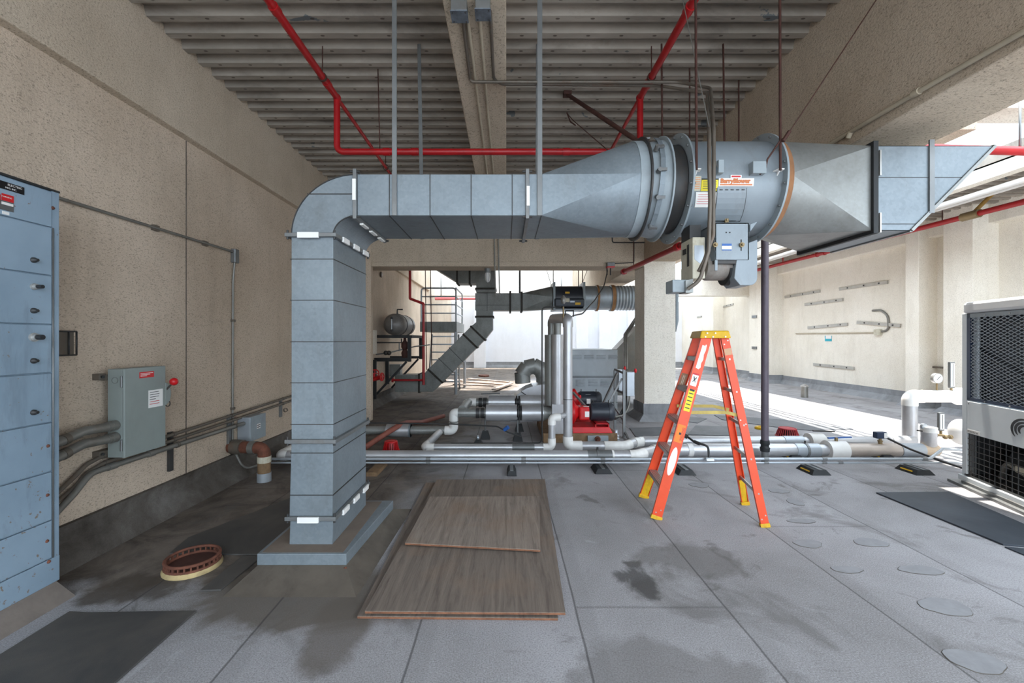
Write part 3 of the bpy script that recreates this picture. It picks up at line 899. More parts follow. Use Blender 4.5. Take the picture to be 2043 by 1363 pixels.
# disconnect box at the blower's left, with junction box below it
a_, b_ = P(1382, 556, 3.1), P(1407, 473, 3.1)
mb = MB(); mb.box((a_.x, 3.1, a_.z), (b_.x, 3.31, b_.z)); bx = mb.build('switch_box', M['off_white'], fan, .006)
mb = MB(); mb.prism([V((a_.x + .012, 3.098, b_.z - .06)), V((b_.x - .012, 3.098, b_.z - .06)), V((b_.x - .008, 3.098, b_.z - .16)), V((a_.x + .05, 3.098, b_.z - .19)), V((a_.x + .012, 3.098, b_.z - .16))], (0, .003, 0)); mb.build('switch_plate', M['conduit_new'], bx)
mb = MB(); mb.box((a_.x - .004, 3.16, a_.z + .1), (a_.x, 3.19, b_.z - .04)); mb.box((a_.x - .004, 3.21, b_.z - .1), (a_.x, 3.27, b_.z - .06)); mb.each('side_slot', M['ink'], bx)
a2, b2 = P(1342, 583, 3.12), P(1374, 558, 3.12)
mb = MB(); mb.box((a2.x, 3.12, a2.z), (b2.x, 3.26, b2.z)); mb.build('junction_box', M['grey_paint'], fan, .006)
mb = MB(); mb.prism([P(1368, 584, 3.1), P(1383, 584, 3.1), P(1383, 556, 3.1), P(1368, 560, 3.1)], (0, .12, 0)); mb.build('box_bracket', M['galv_warm'], fan)
mb = MB(); mb.box((a_.x + .0, 3.15, b_.z), (b_.x - .01, 3.3, b_.z + .1)); mb.build('box_mount', M['dark_steel'], fan)

# ================================================================ outlet duct with scoop
out = thing('outlet_duct', 'grey galvanised outlet duct right of the blower, ending in a slanted blue-tinted scoop', 'duct', (2.7, 3.46, 2.4))
E0, E1 = 3.08, 3.84
OZ0, OZ1, OX = zf(460, E0), zf(291, E0), P(1742, 400, E0).x
mb = MB(); square_round(OX, E0, E1, OZ0, OZ1, 2.045, FR, mb); ot = mb.build('round_transition', M['galv_warm'], out)
SXT, SXB = P(1985, 302, E0).x, P(1818, 456, E0).x
def sx(z): return SXB + (SXT - SXB) * (z - OZ0) / (OZ1 - OZ0)
mb = MB()
def panel(a, b, c_, d_): mb.add([a, b, c_, d_], [(0, 1, 2, 3)])
XA = P(1852, 400, E0).x
for (y, o) in ((E0, 0), (E1, 0)):
    mb.prism([V((OX, y, OZ0)), V((SXB, y, OZ0)), V((SXT, y, OZ1)), V((OX, y, OZ1))], (0, .004 if y == E0 else -.004, 0))
mb.prism([V((OX, E0, OZ1)), V((SXT, E0, OZ1)), V((SXT, E1, OZ1)), V((OX, E1, OZ1))], (0, 0, -.004))
mb.prism([V((OX, E0, OZ0)), V((SXB, E0, OZ0)), V((SXB, E1, OZ0)), V((OX, E1, OZ0))], (0, 0, .004))
scp = mb.build('scoop', M['galv'], out)
mb = MB(); flange_rect(mb, 'x', OX, E0, E1, OZ0, OZ1, .026, .036); mb.build('flange', M['black'], out, .003)
mb = MB(); mb.box((OX + .026, E0 - .028, OZ0 - .02), (OX + .036, E0 - .004, OZ0 + .12)); mb.box((OX + .026, E0 - .028, OZ1 - .22), (OX + .036, E0 - .004, OZ1 - .04)); mb.each('drive_cleat', M['alum'], out)
mb = MB(); mb.box((XA, E0 - .012, sx(0) * 0 + OZ0 + (XA - SXB) / (SXT - SXB) * (OZ1 - OZ0)), (XA + .035, E0 - .001, OZ1 + .04)); mb.build('side_stiffener', M['strut'], out)
mb = MB()
for z in (H + (CY - 354) / F * E0, H + (CY - 447) / F * E0): mb.box((OX + .03, E0 - .003, z - .002), (sx(z), E0, z + .002))
mb.build('joint_seam', M['dark_steel'], scp)
mb = MB()
mb.bar((SXB, E0, OZ0), (SXT, E0, OZ1), .02, .02, (0, 1, 0)); mb.bar((SXB, E1, OZ0), (SXT, E1, OZ1), .02, .02, (0, 1, 0))
mb.bar((SXB, E0, OZ0), (SXB, E1, OZ0), .02, .02); mb.bar((SXT, E0, OZ1), (SXT, E1, OZ1), .02, .02)
mb.build('scoop_rim', M['galv_warm'], out)
mb = MB()
a, b_ = V((SXB, E0, OZ0)), V((SXT, E0, OZ1))
for k in range(1, 34):
    p = a.lerp(b_, k / 34) - V((.02, 0, 0)); mb.bar(p, p + V((0, E1 - E0, 0)), .003, .003)
for k in range(1, 34):
    y = (E1 - E0) * k / 34; mb.bar(a + V((-.02, y, 0)), b_ + V((-.02, y, 0)), .003, .003)
mb.build('bird_screen', M['black'], out)

# ================================================================ hangers
def strap(name, lab, a, b, w, t, m, up=(0, 1, 0), grp=None, foot=None):
    mb = MB(); mb.bar(a, b, w, t, up)
    if foot: mb.box(V(a) - V(foot), V(a) + V(foot))
    return mb.build(name, m, None, .002, lab, 'hanger', grp)
strap('strap_hanger', 'grey flat strap holding the front face of the horizontal duct just past the elbow', V((-.80, 3.085, 4.5)), V((-.80, 3.085, HZ0 - .005)), .034, .01, M['strut'])
strap('strap_hanger', 'grey flat strap behind the horizontal duct, near the red corner pipe', P(836, 88, 4.13), V((-.745, 3.83, HZ0)), .034, .01, M['strut'])
strap('strap_hanger', 'long grey flat strap holding the front of the duct beside its taper', V((.24, 3.085, 4.5)), V((.24, 3.085, HZ0 - .005)), .036, .01, M['strut'])
strap('strap_hanger', 'grey flat strap mostly hidden behind the long strap by the duct taper', P(1073, 88, 4.13), V((.275, 3.83, HZ0)), .034, .01, M['strut'])
def rod(name, lab, pts, r, m, cat='rod', grp=None, rad=0):
    mb = MB(); mb.tube(pts, r, 7, rad); return mb.build(name, m, None, 0, lab, cat, grp)
rod('threaded_rod', 'rusty rod down to the lug at the front inlet end of the blower', [P(1388, -6, 3.03), V((1.345, 3.045, zf(338, 3.04)))], .009, M['rust_rod'])
rod('threaded_rod', 'rusty rod down to the front outlet end of the blower, beside the stay cable', [P(1556, -6, 3.03), P(1557, 340, 3.04)], .009, M['rust_rod'])
rod('threaded_rod', 'thin rusty rod behind the ring flanges at the blower inlet', [P(1320, 88, 4.13), V((1.40, 3.86, 2.9))], .009, M['rust_rod'])
rod('threaded_rod', 'thin rusty rod behind the blower, running down in front of the concrete beam', [P(1443, 88, 4.13), V((1.96, 3.86, 2.9))], .009, M['rust_rod'])
tz = thing('trapeze_hanger', 'pair of short rods carrying a bar hidden behind the blower', 'hanger', (2.2, 4.6, 2.9))
for (px, py, Y) in ((1376, 136, 4.5), (1474, 160, 4.7)):
    p = P(px, py, Y); mb = MB(); mb.tube([p, V((p.x, p.y, 2.88))], .008, 7); mb.build('threaded_rod', M['rust_rod'], tz)
a, b_ = P(1376, 136, 4.5), P(1474, 160, 4.7); mb = MB(); mb.bar((a.x - .1, a.y, 2.88), (b_.x + .1, b_.y, 2.88), .04, .04); mb.build('strut_bar', M['strut'], tz)
mb = MB(); mb.tube([P(1752, -6, 2.9), P(1572, 268, 3.0), P(1557, 280, 3.02)], .0035, 6); mb.tube([P(1557, 280, 3.02), P(1531, 318, 3.04), P(1527, 340, 3.06), P(1516, 348, 3.06)], .006, 6)
mb.tube([P(1575, 262, 3.0), P(1562, 282, 3.0)], .013, 6)
mb.build('stay_cable', M['rust_rod'], None, 0, 'dark stay cable slanting from the blower up across the big beam', 'cable')
mb = MB(); mb.tube([P(1361, -6, 3.3), P(1412, 240, 3.1), P(1424, 300, 3.07), P(1430, 330, 3.06), P(1437, 346, 3.06)], .0035, 6)
mb.tube([P(1416, 262, 3.09), P(1421, 290, 3.07)], .012, 6)
mb.build('stay_cable', M['conduit'], None, 0, 'pale stay cable dropping past the red pipe to the blower', 'cable')
mb = MB(); mb.tube([P(1133, 228, 5.0), P(1143, 240, 4.85), P(1215, 302, 4.0), P(1250, 315, 3.75)], .005, 6); mb.tube([P(1131, 225, 5.0), P(1138, 243, 4.95), P(1148, 250, 4.85)], .008, 6)
mb.build('stay_cable', M['rust_rod'], None, 0, 'short stay cable beside the brown brace, hooked to the deck', 'cable')
mb = MB(); mb.tube([P(1134, 190, 4.93), P(1300, 300, 3.72)], .022, 8); mb.cbox(P(1132, 187, 4.95), (.09, .09, .05))
mb.build('brace_pipe', M['rust_rod'], None, 0, 'brown diagonal brace pipe from the deck to the blower inlet', 'brace')

# ================================================================ sprinkler pipes
def zY(y, z): return (z - H) * F / (CY - y)
sp = thing('sprinkler_pipe', 'bright red pipe on the deck that drops and loops across above the duct', 'pipe', (-.2, 4.56, 3.6))
xa, xb, zp, yd = -1.79, 1.415, 4.2, zY(195, 4.2)
zl = H + (CY - 303) / F * yd
for nm, x in (('branch', xa), ('branch', xb)):
    mb = MB(); mb.tube([(x, -1.0, zp), (x, yd + .03, zp)], .033, 14)
    for yy in (3.3, yd - .28): mb.tube([(x, yy, zp), (x, yy + .07, zp)], .04, 14)
    mb.build('main_branch', M['red_pipe'], sp)
    mb = MB(); mb.tube([(x, yd, zp), (x, 8.74, zp)], .021, 12); mb.build('thin_branch', M['red_pipe'], sp)
mb = MB(); mb.tube([(xa, yd, zp), (xa, yd, zl), (xb, yd, zl), (xb, yd, zp)], .033, 14, .07)
for x in (-1.30, -1.0, .6): mb.tube([(x, yd, zl), (x + .07, yd, zl)], .039, 14)
for x in (xa, xb): mb.ball((x, yd, zp), .042)
mb.build('crossover', M['red_pipe'], sp)
for (x, yy) in ((xa, 4.2), (xb, 4.2), (xa, 6.4)):
    mb = MB(); mb.tube([(x, yy, 4.5), (x, yy, zp)], .006, 6); mb.ring((x, yy, zp), (0, 1, 0), .034, .042, .025, 20); mb.build('pipe_hanger', M['rust_rod'], sp)
mb = MB(); x = (758 - CX) / F * yd; mb.tube([P(754, 138, zY(138, 4.5)), (x, yd, zl)], .006, 6); mb.build('pipe_hanger', M['rust_rod'], sp)

# ================================================================ conduits under the centre beam
def beamp(px, py, z=4.065): 
    return P(px, py, zY(py, z))
def box_thing(lab, px0, px1, py0, py1):
    a, b = beamp(px0, py0), beamp(px1, py1)
    y0, y1 = sorted((a.y, b.y))
    t = thing('junction_box', lab, 'box', ((a.x + b.x) / 2, (y0 + y1) / 2, 3.98))
    mb = MB(); mb.box((a.x, y0, 4.0), (b.x, y1, 4.085)); mb.build('body', M['strut'], t, .004)
    mb = MB(); mb.box((a.x - .005, y0 - .005, 3.992), (b.x + .005, y1 + .005, 4.0)); lid = mb.build('cover_plate', paint('box_cover', srgb(120, 128, 138), .5, .4, .25, srgb(60, 64, 70), .5, 12), t, .002)
    mb = MB()
    for x in (a.x + .012, b.x - .012):
        for y in (y0 + .012, y1 - .012): mb.cyl((x, y, 3.988), (x, y, 3.992), .005, 8)
    mb.each('cover_screw', M['dark_steel'], lid)
box_thing('grey metal junction box under the pale centre beam, by its dark side edge', 899, 934, 2, 26)
box_thing('grey metal junction box under the middle of the pale centre beam', 948, 979, -2, 22)
def conduit(lab, pts, r, m, rad=.1, cat='conduit', grp=None, straps=()):
    t = MB(); t.tube(pts, r, 10, rad); o = t.build('conduit', m, None, 0, lab, cat, grp)
    for s_ in straps:
        mb = MB(); mb.cbox(V(s_) , (.03, .03, .02)); mb.build('pipe_clip', M['conduit_brown'], o)
    return o
def bp(px, py): return beamp(px, py, 4.066)
def sub(o, mb, nm, m): 
    return mb.build(nm, m, o)
conduit('cream conduit beside the first junction box, running straight along the centre beam', [bp(932, 27), bp(963, 274), bp(981, 420)], .013, M['conduit_cream'], 0)
conduit('cream conduit from the second junction box, running straight along the centre beam', [bp(956, 23), bp(978, 274), bp(991, 420)], .013, M['conduit_cream'], 0)
A0, A1 = bp(922, 27), bp(942, 157)
up = [V((1.62, A1.y, 4.05)), P(1418, 176, 3.72), P(1424, 262, 3.05), P(1424, 330, 3.0), P(1423, 470, 3.0), P(1405, 520, 3.02), P(1394, 542, 3.06)]
conduit('conduit bent off the beam by the first junction box, ending at the blower switch box', [A0, A1 + V((-.02, 0, 0)), A1 + V((.0, 0, -.03)), V((1.60, A1.y, 4.034))] + up[1:], .0135, M['conduit_brown'], .12)
B0, B1 = bp(978, 23), bp(985.5, 168)
conduit('conduit bent off the beam by the second junction box, ending at the blower junction box', [B0, B1, V((1.46, B1.y, 4.05)), P(1411, 186, 3.72), P(1415, 268, 3.02), P(1415, 330, 2.98), P(1417, 400, 2.98), P(1414, 500, 3.0), P(1396, 560, 3.04), P(1372, 577, 3.08)], .0135, M['conduit_brown'], .12)
o = conduit('cream conduit clipped along the side of the big beam above the outlet duct', [W(2080, 41, 2.775), W(1835, 181, 2.775), W(1656, 287, 2.775)], .017, M['conduit_cream'], 0)
mb = MB(); mb.cyl(W(1697, 264, 2.775), W(1692, 275, 2.775), .02, 8); mb.tube([W(1835, 181, 2.775), W(1822, 188, 2.775)], .024, 10); sub(o, mb, 'coupling', M['conduit_cream'])
# ================================================================ electrical cabinet on the left
CXF = -2.86
cab = thing('electrical_cabinet', 'tall blue-grey enamelled electrical cabinet against the left wall with round latches', 'cabinet', (-3.03, 1.9, 0))
YE = CXF * F / (118 - CX)
ztop, zbot = W(118, 386, CXF).z, W(109, 1161, CXF).z
mb = MB(); mb.box((-3.235, .8, zbot), (CXF - .012, YE, ztop)); mb.build('body', M['cabinet'], cab, .004)
mb = MB(); mb.box((-3.24, .79, ztop), (CXF + .004, YE + .002, ztop + .012)); mb.build('top_cap', M['dark_steel'], cab)
mb = MB(); mb.box((CXF - .012, W(104, 600, CXF).y, zbot), (CXF, YE, ztop)); mb.build('corner_post', M['cabinet'], cab, .002)
YD = W(103, 600, CXF).y
zs = [ztop - .006] + [W(100, y, CXF).z for y in (454, 550.5, 648, 744, 842.6, 941, 1038)] + [W(105, 1112, CXF).z]
knob = {1: [(519, 0)], 2: [(572, 1), (620, 0)], 3: [(673, 2), (720, 0)], 4: [(823, 0)]}
for i in range(len(zs) - 1):
    z1, z0 = zs[i] - .004, zs[i + 1] + .004
    mb = MB(); mb.box((CXF - .008, 1.72, z0), (CXF + .006, YD - .004, z1)); d = mb.build('door_panel', M['cabinet'], cab, .003)
    for (py, kd) in knob.get(i, []):
        p = W(66, py, CXF + .006); mb = MB()
        if kd == 0:
            mb.lathe(p, (1, 0, 0), [(0, .017), (.012, .016), (.018, .009), (.03, .009)], 14); mb.build('latch_stud', M['dark_steel'], d)
        else:
            r = .016 if kd == 1 else .022
            mb.lathe(p, (1, 0, 0), [(0, r * 1.2), (.012, r * 1.2), (.012, r), (.028, r * .9)], 16); k_ = mb.build('latch', M['alum'], d)
            mb = MB(); mb.cyl(p + V((.028, 0, 0)), p + V((.06, 0, 0)), r * .7, 12); mb.build('push_button', M['black'], d)
mb = MB(); mb.box((CXF - .008, 1.72, zbot), (CXF + .004, YE, W(105, 1112, CXF).z - .004)); mb.build('kick_panel', M['cabinet'], cab, .003)
mb = MB(); mb.tube([(CXF + .006, YD + .003, zs[1]), (CXF + .006, YD + .003, zs[-1])], .005, 6); mb.build('piano_hinge', M['strut'], cab)
def plate(nm, px0, py0, px1, py1, m, par, off=.007):
    y0, y1 = W(px0, py0, CXF + off).y, W(px1, py1, CXF + off).y
    zc = W(px1, py0, CXF + off).z; h_ = zc - W(px1, py1, CXF + off).z
    mb = MB(); mb.box((CXF + off, y0, zc - h_), (CXF + off + .002, y1, zc)); return mb.build(nm, m, par), y0, y1, zc - h_, zc
o, y0, y1, z0, z1 = plate('name_plate', -60, 374.5, 48, 389.5, M['black_label'], cab)
text('lettering', 'ELECTRIC', M['white'], cab, (CXF + .0095, y1 - .012, z1 - .018), .017, (0, 1, 0), (0, 0, 1), .0003, 'RIGHT')
text('lettering', 'MFG. INC.', M['white'], cab, (CXF + .0095, y1 - .04, z1 - .036), .013, (0, 1, 0), (0, 0, 1), .0003, 'RIGHT')
o, y0, y1, z0, z1 = plate('warning_label', 3, 392, 27, 405.5, M['red_label'], cab)
text('lettering', 'WARNING', M['white'], cab, (CXF + .0095, y1 - .01, z1 - .02), .011, (0, 1, 0), (0, 0, 1), .0003, 'RIGHT')
plate('warning_label', -20, 388, 1, 400, M['red_label'], cab)
plate('data_plate', -20, 406, 27, 424, M['strut'], cab); plate('data_strip', 3, 408, 26, 413, M['white'], cab, .0092)
plate('small_tag', 4, 424, 18, 430, M['white'], cab)
for (px, py) in ((105, 415), (95, 890), (94, 988), (93, 1080), (97, 1121)):
    p = W(px, py, CXF + .004); mb = MB(); mb.ball(p, .011, 8, 6); mb.build('rusty_bolt', M['rust'], cab)
mb = MB(); mb.prism([(CXF - .01, .8, zbot), (CXF - .01, 2.735, zbot), (CXF + .1, 2.76, -.008), (CXF + .1, .8, -.008), ], (-.01, 0, 0.0)) if False else None
mb = MB(); mb.loft([[V((-3.23, .8, -.01)), V((CXF + .11, .8, -.01)), V((CXF + .11, 2.765, -.01)), V((-3.23, 2.78, -.01))], [V((-3.23, .8, zbot)), V((CXF + .004, .8, zbot)), V((CXF + .004, YE - .02, zbot)), V((-3.23, YE - .02, zbot))]])
mb.build('base_kerb', paint('kerb_membrane', srgb(122, 112, 104), .85, 0, .15, srgb(96, 90, 86), .4, 5, .2), cab)

# small caged box on the wall beside the cabinet
t = thing('meter_box', 'small dark wire-fronted box on the wall at the edge of the blue cabinet', 'box', (-3.2, 3.06, 1.5))
mb = MB(); mb.box((-3.25, 2.9, 1.53), (-3.14, 3.13, 1.70)); mb.build('back_box', M['conduit_brown'], t)
for z in (1.53, 1.70):
    mb = MB(); mb.tube([(-3.13, 2.9, z), (-3.13, 3.14, z)], .006, 6); mb.build('frame_bar', M['dark_steel'], t)
for y in (3.085, 3.14):
    mb = MB(); mb.tube([(-3.13, y, 1.53), (-3.13, y, 1.70)], .006, 6); mb.build('frame_bar', M['dark_steel'], t)

# ================================================================ grey switch box with the red-knobbed lever
BXF = -3.03
by0, by1 = W(249.4, 800, BXF).y, W(330, 800, BXF).y
bz1, bz0 = W(249.4, 736.6, BXF).z, W(249.4, 913.7, BXF).z
sb = thing('disconnect_switch', 'grey-green steel switch box on the left wall with a red-knobbed lever', 'switch box', (-3.1, (by0 + by1) / 2, bz0))
mb = MB(); mb.box((-3.17, by0, bz0), (BXF - .022, by1, bz1)); mb.build('enclosure', M['box_green'], sb, .005)
mb = MB(); mb.box((BXF - .022, by0 - .004, bz0 - .003), (BXF, by1 + .004, bz1 + .003)); dr = mb.build('door', M['box_green'], sb, .006)
for z in (bz1 - .1, bz0 + .1):
    mb = MB(); mb.cyl((BXF - .02, by0 - .01, z - .045), (BXF - .02, by0 - .01, z + .045), .008, 10); mb.build('hinge', M['strut'], dr)
mb = MB(); mb.box((BXF, W(278, 743, BXF).y, W(300, 749, BXF).z - .016), (BXF + .0015, W(307, 743, BXF).y, W(300, 741, BXF).z)); l_ = mb.build('danger_label', M['red_label'], dr)
for k in range(3):
    mb = MB(); z = W(300, 741.5, BXF).z - .012 - .011 * k; mb.box((BXF + .0015, W(280, 743, BXF).y, z), (BXF + .002, W(305 - 6 * k, 743, BXF).y, z + .004)); mb.build('print_line', M['white'], dr)
ya, yb, za, zb = W(296, 790, BXF).y, W(324.5, 790, BXF).y, W(310, 812, BXF).z, W(310, 777.5, BXF).z
mb = MB(); mb.box((BXF, ya, za), (BXF + .0015, yb, zb)); mb.build('instruction_label', M['white'], dr)
for k, (f0, f1, m) in enumerate(((.1, .7, 'ink'), (.1, .75, 'ink'), (.1, .72, 'ink'), (.08, .5, 'ink'), (.12, .75, 'red_label'), (.08, .75, 'red_label'))):
    z = zb - .018 - .02 * k; mb = MB(); mb.box((BXF + .0015, ya + (yb - ya) * f0, z - .003), (BXF + .002, ya + (yb - ya) * f1, z + .002)); mb.build('print_line', M[m], dr)
mb = MB(); mb.ring((BXF - .022, by0 - .001, 0) if False else (-3.11, by0 - .0015, bz1 - .09), (0, 1, 0), .022, .026, .002, 20); mb.build('knockout', M['strut'], sb)
poly = []
pc = V((-3.06, by1, W(330, 786, BXF).z))
for k in range(13):
    a = -PI / 2 + PI * k / 12; poly.append(V((pc.x, by1 + .004 + .062 * math.cos(a), pc.z + .10 * math.sin(a))))
mb = MB(); mb.prism(poly, (.03, 0, 0)); mb.build('lever_plate', M['box_green'], sb, .003)
kb = W(347, 761.5, -2.98)
mb = MB(); mb.tube([V((-3.035, by1 + .02, W(333, 777, BXF).z)), kb], .008, 8); lv = mb.build('lever', M['dark_steel'], sb)
mb = MB(); mb.ball(kb, .034, 16, 12); mb.build('red_knob', M['red'], lv)
mb = MB(); mb.ring((-3.035, by1 + .035, za + .006), (1, 0, 0), .022, .027, .006, 20); mb.build('lock_ring', M['dark_steel'], sb)
for (z) in (bz1 - .06, bz0 + .035):
    for y in (by0 - .045,):
        mb = MB(); mb.box((-3.25, y, z - .025), (-3.19, y + .055, z + .025)); st = mb.build('mounting_tab', M['conduit_brown'], sb, .003)
        mb = MB(); mb.cyl((-3.19, y + .02, z), (-3.175, y + .02, z), .012, 6); mb.build('tab_bolt', M['dark_steel'], st)
mb = MB(); mb.box((-3.25, by0, bz1 - .09), (-3.17, by1, bz1 - .05)); mb.build('mounting_channel', M['conduit_brown'], sb); mb = MB(); mb.box((-3.25, by0, bz0 + .02), (-3.17, by1, bz0 + .06)); mb.build('mounting_channel', M['conduit_brown'], sb)
# two fat conduits from the cabinet
for i, (pts, lab) in enumerate((([(112, 908), (150, 888), (188, 860), (205, 853)], 'upper of two fat conduits from the blue cabinet into the switch box'),
                               ([(112, 938), (150, 918), (190, 885), (205, 875)], 'lower of two fat conduits from the blue cabinet into the switch box'))):
    ys = [2.74, 2.95, 3.2, by0 - .09]; P_ = []
    for (q, y) in zip(pts, ys): P_.append(P(q[0], q[1], y))
    P_[0] = V((-2.98, 2.745, P_[0].z))
    zz = (.962, .868)[i]
    P_[2] = V((-3.11, 3.17, zz + .005)); P_[3] = V((-3.10, by0 - .1, zz)); P_[1] = V((-3.09, 2.92, P_[1].z))
    mb = MB(); mb.tube(P_ + [V((-3.10, by0 - .002, zz))], .034, 16, .1); o = mb.build('conduit', M['conduit'], None, 0, lab, 'conduit', 'fat conduits into the switch box')
    mb = MB(); mb.lathe((-3.10, by0 - .085, zz), (0, 1, 0), [(0, .038), (.03, .038), (.03, .042), (.045, .042), (.045, .038), (.08, .04)], 16); mb.build('compression_fitting', M['conduit'], o)
    q = V((-3.075, 2.985, P_[1].z + .012)); mb = MB(); mb.lathe(V(P_[1]).lerp(P_[2], .35), (P_[2] - P_[1]), [(0, .039), (.04, .039)], 14); mb.build('coupling', M['conduit_brown'], o)

# ================================================================ conduits running low along the left wall
XW = -3.2
def wl(px, py, X=XW): return W(px, py, X)
low = [('upper weathered conduit of the row along the left wall skirting', [wl(106, 992), wl(150, 950), wl(172, 927), wl(200, 912), wl(349, 866), wl(700, 752)], .016, 'conduit_brown'),
       ('middle weathered conduit of the row along the left wall skirting', [wl(106, 1008), wl(150, 972), wl(172, 945), wl(205, 925), wl(349, 877), wl(690, 764)], .016, 'conduit_brown'),
       ('thickest and lowest grey conduit along the left wall, ending at the small grey box', [wl(106, 1030, -3.17), wl(148, 985, -3.17), wl(180, 945, -3.17), wl(215, 933, -3.17), wl(349, 889, -3.17), wl(486, 845, -3.165)], .023, 'conduit')]
for lab, pts, r, m in low:
    mb = MB(); mb.tube(pts, r, 12, .12); o = mb.build('conduit', M[m], None, 0, lab, 'conduit')
    a, b = pts[3], pts[4]
    for f_ in ((.02, .62) if r < .02 else (.0, .55)):
        q = a.lerp(b, f_); mb = MB(); mb.lathe(q, b - a, [(0, r * 1.25), (.07, r * 1.25)], 12); mb.build('coupling', M[m], o)
for lab, px, y0, y1 in (('vertical strut rail behind the wall conduits, just right of the switch box', 340, 862, 940), ('vertical strut rail behind the wall conduits at the thin vertical conduit', 457, 828, 894), ('vertical strut rail behind the wall conduits beside the tall duct', 560, 799, 832)):
    a, b = W(px, y0, -3.235), W(px, y1, -3.235)
    t = thing('strut_rail', lab, 'bracket', (-3.235, a.y, b.z))
    mb = MB(); mb.box((-3.25, a.y - .025, b.z), (-3.222, a.y + .025, a.z)); mb.build('channel', M['dark_steel'] if px < 400 else M['strut'], t, .003)
    for pts in (low[0][1], low[1][1], low[2][1]):
        p0, p1 = pts[4] - pts[3], None
        f_ = (a.y - pts[3].y) / (pts[4].y - pts[3].y)
        if f_ > 1: q = pts[4].lerp(pts[5], min(1, (a.y - pts[4].y) / (pts[5].y - pts[4].y)))
        else: q = pts[3].lerp(pts[4], f_)
        mb = MB(); mb.ring((q.x, a.y, q.z), (0, 1, 0), .0235 if pts is low[2][1] else .0165, .0285 if pts is low[2][1] else .0215, .03, 16); mb.build('pipe_clamp', M['conduit_brown'], t)
gb = thing('pull_box', 'small grey box low on the left wall above the rusty pipe elbow', 'box', (-3.13, 5.35, .4))
a, b = W(500.7, 833, -3.08), W(530, 833, -3.08)
zt_, zb_ = W(500.7, 833, -3.08).z, W(500.7, 881, -3.08).z
mb = MB(); mb.box((-3.245, a.y, zb_), (-3.09, b.y, zt_)); mb.build('body', M['conduit_new'], gb, .004)
mb = MB(); mb.box((-3.09, a.y - .004, zb_ - .004), (-3.08, b.y + .004, zt_ + .004)); lid = mb.build('cover', M['grey_paint'], gb, .003)
mb = MB(); ym = (a.y + b.y) / 2; zm = (zt_ + zb_) / 2 + .01; mb.box((-3.08, ym - .035, zm - .03), (-3.0785, ym + .04, zm + .03)); mb.build('label', M['white'], lid)
for dz in (-.012, .012):
    mb = MB(); mb.box((-3.0785, ym - .03, zm + dz - .005), (-3.078, ym + .035, zm + dz + .005)); mb.build('print_line', M['ink'], lid)
# thin conduit across the upper wall and down
t = thing('wall_conduit', 'thin grey conduit sloping away high on the left wall, then dropping to the rusty elbow', 'conduit', (-3.2, 4.2, .3))
hi = [W(116, 396, -3.225), W(464, 502, -3.225)]
mb = MB(); mb.tube([V((-3.225, 2.6, hi[0].z)), hi[1]], .013, 10); mb.build('long_run', M['conduit'], t)
a = W(468, 499, -3.225); mb = MB(); mb.box((-3.25, a.y - .04, W(468, 525, -3.225).z), (-3.19, a.y + .04, a.z + .01)); mb.build('elbow_fitting', M['strut'], t, .01)
rb = G(527, 960); 
mb = MB(); mb.tube([W(468, 524, -3.215), W(465, 560, -3.232), W(464, 893, -3.232), W(464, 893, -3.232) + V((.16, -.05, -.25)), V((rb.x - .06, rb.y, .19))], .0125, 10, .15); mb.build('drop_run', M['conduit'], t)
for (px, py) in ((310, 455), (409, 486)):
    p = W(px, py, -3.235); mb = MB(); mb.cbox(p, (.035, .06, .05)); mb.build('pipe_clip', M['conduit_brown'], t)
for (px, py) in ((465, 640), (464.5, 815)):
    p = W(px, py, -3.235); mb = MB(); mb.cbox(p, (.03, .05, .03)); mb.build('pipe_clip', M['conduit_brown'], t)
# rusty elbow
t = thing('vent_elbow', 'rusty brown pipe elbow coming out of the left wall and down into the floor', 'pipe', (rb.x, rb.y, 0))
zc_ = zf(894, rb.y)
mb = MB(); mb.tube([(-3.26, rb.y + .06, zc_), (rb.x, rb.y, zc_), (rb.x, rb.y, .24)], .068, 18, .16, True, 9); mb.build('bent_pipe', M['rust'], t)
for nm, z0, z1, r, m in (('white_band', .22, .29, .075, 'off_white'), ('wrap', .1, .22, .07, 'wood'), ('base_sleeve', -.005, .1, .077, 'conduit_new')):
    mb = MB(); mb.lathe((rb.x, rb.y, z0), (0, 0, 1), [(0, r), (z1 - z0, r)], 18); mb.build(nm, M[m], t)
mb = MB(); mb.lathe((-3.2, rb.y + .05, zc_), (1, -.1, 0), [(0, .085), (.12, .085)], 16); mb.build('wall_coupling', M['conduit_brown'], t)
mb = MB(); mb.lathe((-2.98, rb.y + .02, zc_), (1, -.1, 0), [(0, .076), (.07, .076)], 16); mb.build('hub_band', M['conduit'], t)

